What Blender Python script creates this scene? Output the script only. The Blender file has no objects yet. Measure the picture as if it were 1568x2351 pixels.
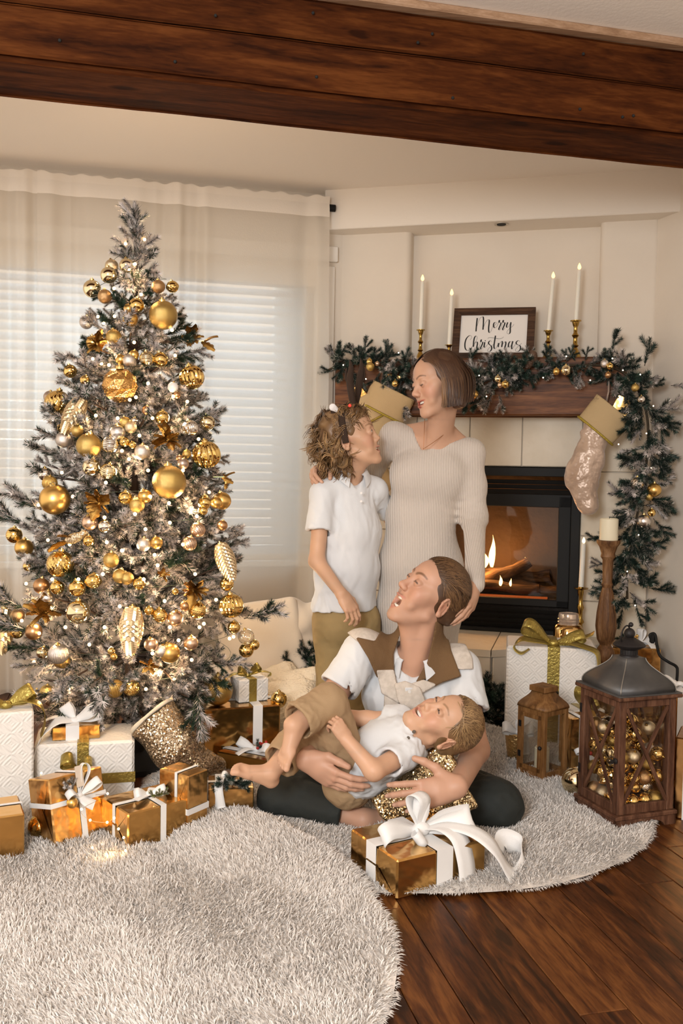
import bpy, bmesh, math, random
import numpy as np
from mathutils import Vector, Matrix
random.seed(11); rng = np.random.default_rng(11)
SC = bpy.context.scene; COL = SC.collection
# ------------------------------------------------------------------ camera
F, CX, CY, H = 2100.0, 784.0, 1175.5, 1.10
PITCH = math.atan(95.5/F); ROLL = math.radians(1.03)
RC = Matrix.Rotation(math.pi/2-PITCH, 3, 'X') @ Matrix.Rotation(ROLL, 3, 'Z')
cam = bpy.data.objects.new('camera', bpy.data.cameras.new('camera')); COL.objects.link(cam)
cam.matrix_world = Matrix.Translation((0, 0, H)) @ RC.to_4x4()
cam.data.sensor_fit = 'VERTICAL'; cam.data.sensor_height = 36.0
cam.data.lens = F*36.0/2351.0; cam.data.clip_start = 0.05
SC.camera = cam
# ------------------------------------------------------------------ world, lights, exposure
wd = bpy.data.worlds.new('world'); SC.world = wd; wd.use_nodes = True
wd.node_tree.nodes['Background'].inputs[0].default_value = (1.0, 0.82, 0.66, 1)
wd.node_tree.nodes['Background'].inputs[1].default_value = 1.36
SC.view_settings.view_transform = 'Standard'; SC.view_settings.look = 'None'
SC.view_settings.exposure = 0.0; SC.view_settings.gamma = 1.0; SC.view_settings.use_curve_mapping = False
SC.cycles.use_denoising = True; SC.cycles.use_adaptive_sampling = True; SC.cycles.adaptive_threshold = 0.03
SC.cycles.max_bounces = 7; SC.cycles.diffuse_bounces = 3; SC.cycles.glossy_bounces = 3; SC.cycles.transmission_bounces = 3
SC.cycles.transparent_max_bounces = 16; SC.cycles.caustics_reflective = False; SC.cycles.caustics_refractive = False
SC.cycles.sample_clamp_indirect = 3.0
def area(name, loc, target, size, power, col, shape='SQUARE', size_y=None):
    l = bpy.data.lights.new(name, 'AREA'); l.energy = power; l.color = col; l.shape = shape; l.size = size
    if size_y: l.size_y = size_y
    o = bpy.data.objects.new(name, l); COL.objects.link(o); o.location = loc
    o.rotation_euler = (Vector(target)-Vector(loc)).to_track_quat('-Z', 'Y').to_euler(); return o
def point(name, loc, power, col, r=0.03):
    l = bpy.data.lights.new(name, 'POINT'); l.energy = power; l.color = col; l.shadow_soft_size = r
    o = bpy.data.objects.new(name, l); COL.objects.link(o); o.location = loc; return o
KEY = area('room_lamp_key', (-0.85, -0.7, 1.72), (0.15, 3.4, 1.0), 0.9, 90, (0.95, 0.98, 1.0), 'DISK')
# ------------------------------------------------------------------ projection helpers (pixels of the 1568x2351 frame)
def V(*a): return Vector(a[0]) if len(a) == 1 else Vector(a)
CAM0 = V(0, 0, H)
def ray(px, py): return RC @ V((px-CX)/F, -(py-CY)/F, -1.0)
def at(px, py, Y): r = ray(px, py); return CAM0 + r*(Y/r.y)
def onz(px, py, z=0.0): r = ray(px, py); return CAM0 + r*((z-H)/r.z)
# room frame: w along the curtain wall, d away from camera
WA = math.radians(13.4)
WU = V(math.cos(WA), math.sin(WA), 0); DU = V(-math.sin(WA), math.cos(WA), 0)
def wd2(w, d, z=0.0): return WU*w + DU*d + V(0, 0, z)
# fireplace frame: a along the chimney breast, b out of it towards the room
FA = math.radians(14.8)
FU = V(math.cos(FA), -math.sin(FA), 0); FN = V(-math.sin(FA), -math.cos(FA), 0)
_p = at(1160, 1087, 4.585); FO = V(_p.x, _p.y, 0)
def fpos(a, b, z): return FO + FU*a + FN*b + V(0, 0, z)
def fpx(px, py, b=0.0):
    r = ray(px, py); o = FO + FN*b; t = (o-CAM0).dot(FN)/r.dot(FN); return CAM0 + r*t
FM = Matrix(((FU.x, -FN.x, 0, FO.x), (FU.y, -FN.y, 0, FO.y), (0, 0, 1, 0), (0, 0, 0, 1)))   # local x = a, y = -b
WM = Matrix(((WU.x, DU.x, 0, 0), (WU.y, DU.y, 0, 0), (0, 0, 1, 0), (0, 0, 0, 1)))            # local x = w, y = d
# ------------------------------------------------------------------ materials
MATS = {}
def nt(m): return m.node_tree.nodes, m.node_tree.links
def mat(name, col=(0.8, 0.8, 0.8), rough=0.5, metal=0.0, bump=None, var=None, emit=None, sheen=0.0, sss=0.0, spec=None, vcol=False, trans=0.0, coat=0.0):
    """bump=(scale,strength[,distance]) noise relief; var=(scale,colour2[,lo,hi]) noise colour variation"""
    if name in MATS: return MATS[name]
    m = bpy.data.materials.new(name); m.use_nodes = True; N, L = nt(m); b = N['Principled BSDF']
    b.inputs['Base Color'].default_value = (*col, 1); b.inputs['Roughness'].default_value = rough; b.inputs['Metallic'].default_value = metal
    if spec is not None: b.inputs['Specular IOR Level'].default_value = spec
    if sheen: b.inputs['Sheen Weight'].default_value = sheen
    if coat: b.inputs['Coat Weight'].default_value = coat; b.inputs['Coat Roughness'].default_value = .1
    if sss: b.inputs['Subsurface Weight'].default_value = sss; b.inputs['Subsurface Radius'].default_value = (.012, .005, .003); b.inputs['Subsurface Scale'].default_value = 1
    if trans: b.inputs['Transmission Weight'].default_value = trans
    tc = N.new('ShaderNodeTexCoord')
    if vcol:
        a = N.new('ShaderNodeVertexColor'); a.layer_name = 'Col'; L.new(a.outputs[0], b.inputs['Base Color'])
    if var:
        n = N.new('ShaderNodeTexNoise'); n.inputs['Scale'].default_value = var[0]; n.inputs['Detail'].default_value = 4
        L.new(tc.outputs['Object'], n.inputs['Vector'])
        r = N.new('ShaderNodeValToRGB'); lo, hi = (var[2], var[3]) if len(var) > 3 else (.35, .65)
        r.color_ramp.elements[0].position = lo; r.color_ramp.elements[1].position = hi
        r.color_ramp.elements[0].color = (*col, 1); r.color_ramp.elements[1].color = (*var[1], 1)
        L.new(n.outputs['Fac'], r.inputs['Fac']); L.new(r.outputs['Color'], b.inputs['Base Color'])
    if bump:
        n = N.new('ShaderNodeTexNoise'); n.inputs['Scale'].default_value = bump[0]; n.inputs['Detail'].default_value = 3
        L.new(tc.outputs['Object'], n.inputs['Vector'])
        bp = N.new('ShaderNodeBump'); bp.inputs['Strength'].default_value = bump[1]; bp.inputs['Distance'].default_value = bump[2] if len(bump) > 2 else .01
        L.new(n.outputs['Fac'], bp.inputs['Height']); L.new(bp.outputs['Normal'], b.inputs['Normal'])
    if emit:
        b.inputs['Emission Color'].default_value = (*emit[0], 1); b.inputs['Emission Strength'].default_value = emit[1]
    MATS[name] = m; return m
def wood(name, c1, c2, c3, stretch=(1, 14, 14), scale=3.0, rough=.45, knots=True, bump=.25, rnd=0.0, dist=1.0, spec=.25):
    if name in MATS: return MATS[name]
    m = bpy.data.materials.new(name); m.use_nodes = True; N, L = nt(m); b = N['Principled BSDF']; b.inputs['Roughness'].default_value = rough; b.inputs['Specular IOR Level'].default_value = spec
    tc = N.new('ShaderNodeTexCoord'); mp = N.new('ShaderNodeMapping'); mp.inputs['Scale'].default_value = stretch
    oi = N.new('ShaderNodeObjectInfo'); ad = N.new('ShaderNodeVectorMath'); ad.operation = 'ADD'
    ms = N.new('ShaderNodeVectorMath'); ms.operation = 'SCALE'; ms.inputs[3].default_value = 37.0
    cb = N.new('ShaderNodeCombineXYZ')
    for i in range(3): L.new(oi.outputs['Random'], cb.inputs[i])
    L.new(cb.outputs[0], ms.inputs[0]); L.new(tc.outputs['Object'], ad.inputs[0]); L.new(ms.outputs[0], ad.inputs[1])
    L.new(ad.outputs[0], mp.inputs['Vector'])
    n1 = N.new('ShaderNodeTexNoise'); n1.inputs['Scale'].default_value = scale; n1.inputs['Detail'].default_value = 7; n1.inputs['Distortion'].default_value = dist
    L.new(mp.outputs[0], n1.inputs['Vector'])
    n2 = N.new('ShaderNodeTexNoise'); n2.inputs['Scale'].default_value = scale*9; n2.inputs['Detail'].default_value = 4; n2.inputs['Distortion'].default_value = .4
    L.new(mp.outputs[0], n2.inputs['Vector'])
    r = N.new('ShaderNodeValToRGB'); e = r.color_ramp.elements
    e[0].position = .34; e[0].color = (*c1, 1); e[1].position = .66; e[1].color = (*c3, 1); k = e.new(.5); k.color = (*c2, 1)
    mx = N.new('ShaderNodeMix'); mx.data_type = 'FLOAT'; mx.inputs[0].default_value = .3
    L.new(n1.outputs['Fac'], mx.inputs[2]); L.new(n2.outputs['Fac'], mx.inputs[3])
    src = mx.outputs[0]
    if rnd:
        mr = N.new('ShaderNodeMapRange'); mr.inputs[3].default_value = -rnd; mr.inputs[4].default_value = rnd
        L.new(oi.outputs['Random'], mr.inputs[0]); a2 = N.new('ShaderNodeMath'); L.new(src, a2.inputs[0]); L.new(mr.outputs[0], a2.inputs[1]); src = a2.outputs[0]
    if knots:
        vo = N.new('ShaderNodeTexVoronoi'); vo.inputs['Scale'].default_value = scale*1.3
        mk = N.new('ShaderNodeMapping'); mk.inputs['Scale'].default_value = tuple(math.sqrt(s) for s in stretch)
        L.new(ad.outputs[0], mk.inputs['Vector']); L.new(mk.outputs[0], vo.inputs['Vector'])
        mr2 = N.new('ShaderNodeMapRange'); mr2.inputs[1].default_value = .03; mr2.inputs[2].default_value = .15; mr2.inputs[3].default_value = -.35; mr2.inputs[4].default_value = 0
        L.new(vo.outputs['Distance'], mr2.inputs[0]); a3 = N.new('ShaderNodeMath'); L.new(src, a3.inputs[0]); L.new(mr2.outputs[0], a3.inputs[1]); src = a3.outputs[0]
    L.new(src, r.inputs['Fac']); L.new(r.outputs['Color'], b.inputs['Base Color'])
    bp = N.new('ShaderNodeBump'); bp.inputs['Strength'].default_value = bump; bp.inputs['Distance'].default_value = .004
    L.new(src, bp.inputs['Height']); L.new(bp.outputs['Normal'], b.inputs['Normal'])
    MATS[name] = m; return m
def glitter(name, col, col2, scale=420.0):
    if name in MATS: return MATS[name]
    m = bpy.data.materials.new(name); m.use_nodes = True; N, L = nt(m); b = N['Principled BSDF']
    b.inputs['Metallic'].default_value = .92; b.inputs['Roughness'].default_value = .26
    tc = N.new('ShaderNodeTexCoord'); vo = N.new('ShaderNodeTexVoronoi'); vo.inputs['Scale'].default_value = scale
    L.new(tc.outputs['Object'], vo.inputs['Vector'])
    mx = N.new('ShaderNodeMix'); mx.data_type = 'RGBA'; mx.inputs[6].default_value = (*col, 1); mx.inputs[7].default_value = (*col2, 1)
    sp = N.new('ShaderNodeSeparateColor'); L.new(vo.outputs['Color'], sp.inputs[0]); L.new(sp.outputs[0], mx.inputs[0])
    L.new(mx.outputs[2], b.inputs['Base Color'])
    ge = N.new('ShaderNodeNewGeometry'); sb = N.new('ShaderNodeVectorMath'); sb.operation = 'MULTIPLY_ADD'
    L.new(vo.outputs['Color'], sb.inputs[0]); sb.inputs[1].default_value = (.75, .75, .75); sb.inputs[2].default_value = (-.375, -.375, -.375)
    ad = N.new('ShaderNodeVectorMath'); L.new(ge.outputs['Normal'], ad.inputs[0]); L.new(sb.outputs[0], ad.inputs[1])
    nn = N.new('ShaderNodeVectorMath'); nn.operation = 'NORMALIZE'; L.new(ad.outputs[0], nn.inputs[0]); L.new(nn.outputs[0], b.inputs['Normal'])
    MATS[name] = m; return m
def glass(name, tint=(1, 1, 1), refl=.08):
    if name in MATS: return MATS[name]
    m = bpy.data.materials.new(name); m.use_nodes = True; N, L = nt(m); N.remove(N['Principled BSDF'])
    t = N.new('ShaderNodeBsdfTransparent'); t.inputs[0].default_value = (*tint, 1); g = N.new('ShaderNodeBsdfGlossy'); g.inputs['Roughness'].default_value = .03
    f = N.new('ShaderNodeLayerWeight'); f.inputs[0].default_value = .25; mr = N.new('ShaderNodeMapRange'); mr.inputs[3].default_value = refl*.6; mr.inputs[4].default_value = min(1, refl*6)
    L.new(f.outputs['Facing'], mr.inputs[0]); x = N.new('ShaderNodeMixShader'); L.new(mr.outputs[0], x.inputs[0]); L.new(t.outputs[0], x.inputs[1]); L.new(g.outputs[0], x.inputs[2])
    L.new(x.outputs[0], N['Material Output'].inputs[0]); MATS[name] = m; return m
def sheer(name, col, transp, transl, bump=None):
    if name in MATS: return MATS[name]
    m = bpy.data.materials.new(name); m.use_nodes = True; N, L = nt(m); N.remove(N['Principled BSDF'])
    d = N.new('ShaderNodeBsdfDiffuse'); d.inputs[0].default_value = (*col, 1); s = N.new('ShaderNodeBsdfTranslucent'); s.inputs[0].default_value = (*col, 1)
    t = N.new('ShaderNodeBsdfTransparent'); x1 = N.new('ShaderNodeMixShader'); x1.inputs[0].default_value = transl
    x2 = N.new('ShaderNodeMixShader'); x2.inputs[0].default_value = transp
    L.new(d.outputs[0], x1.inputs[1]); L.new(s.outputs[0], x1.inputs[2]); L.new(x1.outputs[0], x2.inputs[1]); L.new(t.outputs[0], x2.inputs[2])
    if bump:
        tc = N.new('ShaderNodeTexCoord'); n = N.new('ShaderNodeTexNoise'); n.inputs['Scale'].default_value = bump[0]; L.new(tc.outputs['Object'], n.inputs['Vector'])
        bp = N.new('ShaderNodeBump'); bp.inputs['Strength'].default_value = bump[1]; bp.inputs['Distance'].default_value = .01; L.new(n.outputs['Fac'], bp.inputs['Height'])
        L.new(bp.outputs[0], d.inputs['Normal'])
    L.new(x2.outputs[0], N['Material Output'].inputs[0]); MATS[name] = m; return m
def glow(name, col, strength):
    if name in MATS: return MATS[name]
    m = bpy.data.materials.new(name); m.use_nodes = True; N, L = nt(m); N.remove(N['Principled BSDF'])
    e = N.new('ShaderNodeEmission'); e.inputs[0].default_value = (*col, 1); e.inputs[1].default_value = strength
    L.new(e.outputs[0], N['Material Output'].inputs[0]); MATS[name] = m; return m
# ------------------------------------------------------------------ mesh building
def frame_from(n, up=V(0, 0, 1)):
    n = n.normalized(); x = up.cross(n)
    if x.length < 1e-4: x = V(1, 0, 0).cross(n)
    x.normalize(); return x, n.cross(x)
class MB:
    def __init__(s): s.v = []; s.f = []; s.m = []
    def add(s, vs, fs, mi=0):
        o = len(s.v); s.v.extend([tuple(v) for v in vs]); s.f.extend([tuple(i+o for i in f) for f in fs]); s.m.extend([mi]*len(fs)); return s
    def box(s, lo, hi, M=None, bev=0.0, mi=0):
        lo = V(lo); hi = V(hi)
        if bev <= 0:
            vs = [V(x, y, z) for z in (lo.z, hi.z) for y in (lo.y, hi.y) for x in (lo.x, hi.x)]
            fs = [(0, 2, 3, 1), (4, 5, 7, 6), (0, 1, 5, 4), (2, 6, 7, 3), (0, 4, 6, 2), (1, 3, 7, 5)]
        else:
            b = min(bev, .49*min(hi.x-lo.x, hi.y-lo.y, hi.z-lo.z)); vs = []; fs = []; idx = {}
            for sx in (0, 1):
                for sy in (0, 1):
                    for sz in (0, 1):
                        c = V(hi.x if sx else lo.x, hi.y if sy else lo.y, hi.z if sz else lo.z); d = V(-b if sx else b, -b if sy else b, -b if sz else b)
                        for ax in range(3):
                            p = c.copy()
                            for q in range(3):
                                if q != ax: p[q] += d[q]
                            idx[(sx, sy, sz, ax)] = len(vs); vs.append(p)
            def I(sx, sy, sz, ax): return idx[(sx, sy, sz, ax)]
            for ax in range(3):
                u, w = (ax+1) % 3, (ax+2) % 3
                for sd in (0, 1):
                    def key(a, b_):
                        t = [0, 0, 0]; t[ax] = sd; t[u] = a; t[w] = b_; return I(*t, ax)
                    q = [key(0, 0), key(1, 0), key(1, 1), key(0, 1)]; fs.append(tuple(q if sd else q[::-1]))
                for a in (0, 1):
                    for b_ in (0, 1):
                        t0 = [0, 0, 0]; t0[u] = a; t0[w] = b_; t1 = list(t0); t1[ax] = 1
                        q = [I(*t0, u), I(*t1, u), I(*t1, w), I(*t0, w)]; fs.append(tuple(q if (a == b_) else q[::-1]))
            for sx in (0, 1):
                for sy in (0, 1):
                    for sz in (0, 1):
                        q = [I(sx, sy, sz, 0), I(sx, sy, sz, 1), I(sx, sy, sz, 2)]; fs.append(tuple(q if (sx+sy+sz) % 2 else q[::-1]))
        if M is not None: vs = [M @ v for v in vs]
        return s.add(vs, fs, mi)
    def tube(s, pts, r, n=8, caps=True, mi=0, flat=1.0, up=None, closed=False):
        pts = [V(p) for p in pts]; k = len(pts); rr = r if hasattr(r, '__len__') else [r]*k; vs = []; fs = []; px = None
        for i, p in enumerate(pts):
            if closed: t = pts[(i+1) % k]-pts[i-1]
            else: t = pts[min(i+1, k-1)]-pts[max(i-1, 0)]
            if t.length < 1e-9: t = V(0, 0, 1)
            t.normalize()
            if px is None:
                x, y = frame_from(t, V(up) if up is not None else V(0, 0, 1))
            else:
                x = px-t*px.dot(t)
                if x.length < 1e-6: x, y = frame_from(t)
                x.normalize(); y = t.cross(x)
            px = x
            for j in range(n):
                a = 2*math.pi*j/n; vs.append(p+x*(math.cos(a)*rr[i])+y*(math.sin(a)*rr[i]*flat))
        for i in range(k if closed else k-1):
            i2 = (i+1) % k
            for j in range(n):
                j2 = (j+1) % n; fs.append((i*n+j, i*n+j2, i2*n+j2, i2*n+j))
        if caps and not closed: fs.append(tuple(range(n-1, -1, -1))); fs.append(tuple((k-1)*n+j for j in range(n)))
        return s.add(vs, fs, mi)
    def lathe(s, prof, n=24, M=None, mi=0, rib=None):
        """prof [(r,z)...]; rib=(count,depth[,twist])"""
        vs = []; fs = []; k = len(prof)
        for i, (r, z) in enumerate(prof):
            for j in range(n):
                a = 2*math.pi*j/n; q = r
                if rib: q = r*(1+rib[1]*math.cos(rib[0]*(a+(rib[2]*z if len(rib) > 2 else 0))))
                vs.append(V(q*math.cos(a), q*math.sin(a), z))
        for i in range(k-1):
            for j in range(n):
                j2 = (j+1) % n; fs.append((i*n+j, i*n+j2, (i+1)*n+j2, (i+1)*n+j))
        if prof[0][0] > 1e-6: fs.append(tuple(range(n-1, -1, -1)))
        if prof[-1][0] > 1e-6: fs.append(tuple((k-1)*n+j for j in range(n)))
        if M is not None: vs = [M @ v for v in vs]
        return s.add(vs, fs, mi)
    def sphere(s, c=(0, 0, 0), r=1.0, nu=16, nv=10, sc=(1, 1, 1), M=None, mi=0):
        c = V(c); vs = [V(0, 0, 1)]; fs = []
        for i in range(1, nv):
            t = math.pi*i/nv
            for j in range(nu): a = 2*math.pi*j/nu; vs.append(V(math.sin(t)*math.cos(a), math.sin(t)*math.sin(a), math.cos(t)))
        vs.append(V(0, 0, -1)); q = len(vs)-1
        for j in range(nu): fs.append((0, 1+j, 1+(j+1) % nu)); fs.append((q, q-nu+(j+1) % nu, q-nu+j))
        for i in range(nv-2):
            for j in range(nu): a = 1+i*nu; j2 = (j+1) % nu; fs.append((a+j, a+nu+j, a+nu+j2, a+j2))
        vs = [V(v.x*r*sc[0], v.y*r*sc[1], v.z*r*sc[2]) for v in vs]
        if M is not None: vs = [M @ v for v in vs]
        return s.add([v+c for v in vs], fs, mi)
    def ribbon(s, pts, width, side, th=0.0012, mi=0, wprof=None, subdiv=2):
        """strip following pts; side = vector or list of vectors across the strip; given thickness"""
        k = len(pts); pts = [V(p) for p in pts]; vs = []; fs = []; m = subdiv+1
        for i, p in enumerate(pts):
            t = pts[min(i+1, k-1)]-pts[max(i-1, 0)]; sd = V(side[i]) if isinstance(side, list) else V(side)
            t = t.normalized() if t.length > 1e-9 else V(0, 0, 1); sd = (sd-t*sd.dot(t)).normalized(); nn = t.cross(sd)
            w = width*(wprof[i] if wprof else 1)
            for o in (th/2, -th/2):
                for j in range(m+1): vs.append(p+sd*(w*(j/m-.5))+nn*o)
        q = m+1; r = 2*q
        for i in range(k-1):
            for j in range(m):
                a = i*r+j; fs.append((a, a+1, a+r+1, a+r)); b = i*r+q+j; fs.append((b+1, b, b+r, b+r+1))
            fs.append((i*r+q, i*r, i*r+r, i*r+q+r)); fs.append((i*r+m, i*r+q+m, i*r+r+q+m, i*r+r+m))
        fs.append(tuple(range(0, q))+tuple(range(2*q-1, q-1, -1))); e = (k-1)*r; fs.append(tuple(e+j for j in range(q-1, -1, -1))+tuple(e+q+j for j in range(q)))
        return s.add(vs, fs, mi)
    def prism(s, poly, lo, hi, M=None, mi=0):
        n = len(poly); vs = [V(p[0], p[1], lo) for p in poly]+[V(p[0], p[1], hi) for p in poly]
        fs = [tuple(range(n-1, -1, -1)), tuple(range(n, 2*n))]+[(i, (i+1) % n, n+(i+1) % n, n+i) for i in range(n)]
        if M is not None: vs = [M @ v for v in vs]
        return s.add(vs, fs, mi)
    def grid(s, P, mi=0, closed_u=False):
        """P[i][j] points"""
        a = len(P); b = len(P[0]); vs = [p for r in P for p in r]; fs = []
        for i in range(a-1):
            for j in range(b if closed_u else b-1): j2 = (j+1) % b; fs.append((i*b+j, i*b+j2, (i+1)*b+j2, (i+1)*b+j))
        return s.add(vs, fs, mi)
    def xf(s, M): s.v = [tuple(M @ V(v)) for v in s.v]; return s
    def mesh(s, name, mats, smooth=True):
        me = bpy.data.meshes.new(name); me.from_pydata(s.v, [], s.f)
        for m in (mats if isinstance(mats, (list, tuple)) else [mats]): me.materials.append(m)
        if any(s.m): me.polygons.foreach_set('material_index', s.m)
        finish(me, smooth); return me
    def build(s, name, mats, parent=None, smooth=True, world=False, M=None):
        me = s.mesh(name, mats, smooth); return link(name, me, parent, world, M)
def finish(me, smooth=True):
    if smooth:
        me.polygons.foreach_set('use_smooth', [True]*len(me.polygons)); me.update()
        if smooth is True: 
            try: me.set_sharp_from_angle(angle=math.radians(38))
            except Exception: pass
    me.update()
def wmat(o):
    m = o.matrix_basis.copy()
    while o.parent: o = o.parent; m = o.matrix_basis @ m
    return m
def link(name, me, parent=None, world=False, M=None):
    o = bpy.data.objects.new(name, me); COL.objects.link(o)
    if parent: o.parent = parent
    if M is not None: o.matrix_basis = M
    elif world and parent: me.transform(wmat(parent).inverted())
    return o
def mesh_np(name, verts, faces, mats, smooth='all', colors=None):
    """faces: (n,3) or (n,4) int array"""
    me = bpy.data.meshes.new(name); verts = np.asarray(verts, np.float32); faces = np.asarray(faces, np.int32); k = faces.shape[1]
    me.vertices.add(len(verts)); me.vertices.foreach_set('co', verts.ravel()); me.loops.add(faces.size); me.loops.foreach_set('vertex_index', faces.ravel())
    me.polygons.add(len(faces)); me.polygons.foreach_set('loop_start', np.arange(0, faces.size, k, dtype=np.int32))
    me.update(calc_edges=True)
    for m in (mats if isinstance(mats, (list, tuple)) else [mats]): me.materials.append(m)
    if colors is not None:
        a = me.color_attributes.new('Col', 'FLOAT_COLOR', 'POINT'); c = np.ones((len(verts), 4), np.float32); c[:, :3] = colors; a.data.foreach_set('color', c.ravel())
    if smooth: me.polygons.foreach_set('use_smooth', np.ones(len(faces), bool))
    me.update(); return me
def thing(name, label, cat, loc=(0, 0, 0), rotz=0.0, group=None, M=None):
    o = bpy.data.objects.new(name, None); COL.objects.link(o); o.empty_display_size = .05
    if M is not None: o.matrix_basis = M
    else: o.location = loc; o.rotation_euler = (0, 0, rotz)
    return tag(o, label, cat, group)
def tag(o, label, cat, group=None, kind=None):
    o['label'] = label; o['category'] = cat
    if group: o['group'] = group
    if kind: o['kind'] = kind
    return o
def struct(o, label, cat=None):
    o['kind'] = 'structure'; o['label'] = label; o['category'] = cat or o.name.split('_')[0]; return o
def place(M, loc): return Matrix.Translation(loc) @ M
def rotz(a): return Matrix.Rotation(a, 4, 'Z')
def bez(ps, n=8):
    """Catmull-Rom through points"""
    ps = [V(p) for p in ps]; out = []
    for i in range(len(ps)-1):
        p0 = ps[max(i-1, 0)]; p1 = ps[i]; p2 = ps[i+1]; p3 = ps[min(i+2, len(ps)-1)]
        for k in range(n):
            t = k/n; out.append(.5*((2*p1)+(p2-p0)*t+(2*p0-5*p1+4*p2-p3)*t*t+(3*p1-p0-3*p2+p3)*t**3))
    out.append(ps[-1]); return out
# ------------------------------------------------------------------ soft-solid modelling: smooth distance fields -> one continuous surface
class Soft:
    def __init__(s): s.ops = []; s.dsp = []; s.clips = []
    def _bb(s, pts, r): p = np.array([tuple(q) for q in pts], np.float32); return p.min(0)-r, p.max(0)+r
    def cap(s, a, b, ra, rb=None, k=.012, op='u'):
        rb = ra if rb is None else rb; s.ops.append(('cap', op, k, s._bb((a, b), max(ra, rb)), (np.array(tuple(a), np.float32), np.array(tuple(b), np.float32), ra, rb))); return s
    def chain(s, pts, rr, k=.012, op='u'):
        for i in range(len(pts)-1): s.cap(pts[i], pts[i+1], rr[i], rr[i+1], k, op)
        return s
    def ball(s, c, r, k=.012, op='u'): return s.cap(c, V(c)+V(0, 0, 1e-5), r, r, k, op)
    def ell(s, c, r, R=None, k=.012, op='u'):
        R = R.to_3x3() if R is not None else Matrix.Identity(3); m = max(r)
        s.ops.append(('ell', op, k, s._bb((c,), m), (np.array(tuple(c), np.float32), np.array(R, np.float32), np.array(r, np.float32)))); return s
    def box(s, c, h, R=None, rad=.01, k=.01, op='u'):
        R = R.to_3x3() if R is not None else Matrix.Identity(3); m = V(h).length+rad
        s.ops.append(('box', op, k, s._bb((c,), m), (np.array(tuple(c), np.float32), np.array(R, np.float32), np.array(h, np.float32), rad))); return s
    def ccap(s, a, b, ra, rb, k=.012, op='u'):
        s.ops.append(('ccap', op, k, s._bb((a, b), max(ra, rb)), (np.array(tuple(a), np.float32), np.array(tuple(b), np.float32), ra, rb))); return s
    def ecap(s, a, b, ra, rb, side, flat, k=.015, op='u'):
        """capsule with elliptic section: radius across 'side' is multiplied by flat"""
        s.ops.append(('ecap', op, k, s._bb((a, b), max(ra, rb)*max(1, flat)), (np.array(tuple(a), np.float32), np.array(tuple(b), np.float32), ra, rb, np.array(tuple(V(side).normalized()), np.float32), flat))); return s
    def plane(s, p, n, k=.004):
        n = V(n).normalized(); s.ops.append(('pl', 'i', k, None, (np.array(tuple(p), np.float32), np.array(tuple(n), np.float32)))); return s
    def disp(s, fn): s.dsp.append(fn); return s
    def ev(s, P):
        d = np.full(len(P), 1.0, np.float32); pmin = P.min(0); pmax = P.max(0)
        for kind, op, k, bb, a in s.ops:
            if bb is not None:
                mg = k+.03
                if np.any(bb[0]-mg > pmax) or np.any(bb[1]+mg < pmin): continue
                idx = np.nonzero(np.all((P > bb[0]-mg) & (P < bb[1]+mg), axis=1))[0]
                if not len(idx): continue
                Q = P[idx]
            else: idx = slice(None); Q = P
            if kind == 'cap':
                ab = a[1]-a[0]; t = np.clip(((Q-a[0])@ab)/max(float(ab@ab), 1e-12), 0, 1); e = np.linalg.norm(Q-a[0]-t[:, None]*ab, axis=1)-(a[2]+(a[3]-a[2])*t)
            elif kind == 'ccap':
                ab = a[1]-a[0]; l = float(np.sqrt(ab@ab)); tt = ((Q-a[0])@ab)/(l*l); t = np.clip(tt, 0, 1.3); e = np.linalg.norm(Q-a[0]-t[:, None]*ab, axis=1)-(a[2]+(a[3]-a[2])*np.minimum(t, 1)); g = (tt-1)*l
                h = np.clip(.5-.5*(g-e)/.004, 0, 1); e = g+(e-g)*h+.004*h*(1-h)
            elif kind == 'ecap':
                ab = a[1]-a[0]; t = np.clip(((Q-a[0])@ab)/max(float(ab@ab), 1e-12), 0, 1); q = Q-a[0]-t[:, None]*ab; u = q@a[4]
                l2 = np.sqrt(np.maximum((q*q).sum(1)-u*u+(u/a[5])**2, 1e-12)); e = (l2-(a[2]+(a[3]-a[2])*t))*min(1, a[5])
            elif kind == 'ell':
                q = (Q-a[0])@a[1]; k0 = np.linalg.norm(q/a[2], axis=1); k1 = np.linalg.norm(q/(a[2]*a[2]), axis=1); e = k0*(k0-1)/np.maximum(k1, 1e-6)
            elif kind == 'box':
                q = np.abs((Q-a[0])@a[1])-a[2]; e = np.linalg.norm(np.maximum(q, 0), axis=1)+np.minimum(q.max(1), 0)-a[3]
            elif kind == 'pl': e = (Q-a[0])@a[1]
            c = d[idx]
            if op == 'u': h = np.clip(.5+.5*(e-c)/k, 0, 1); d[idx] = e+(c-e)*h-k*h*(1-h)
            else:
                if op == 's': e = -e
                h = np.clip(.5-.5*(e-c)/k, 0, 1); d[idx] = e+(c-e)*h+k*h*(1-h)
        for f in s.dsp: d = d+f(P)
        for c in s.clips: d = np.maximum(d, c.ev(P))
        return d
    def bounds(s):
        L = [o[3] for o in s.ops if o[3] is not None and o[1] == 'u']; return np.min([b[0] for b in L], 0)-.02, np.max([b[1] for b in L], 0)+.02
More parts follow.
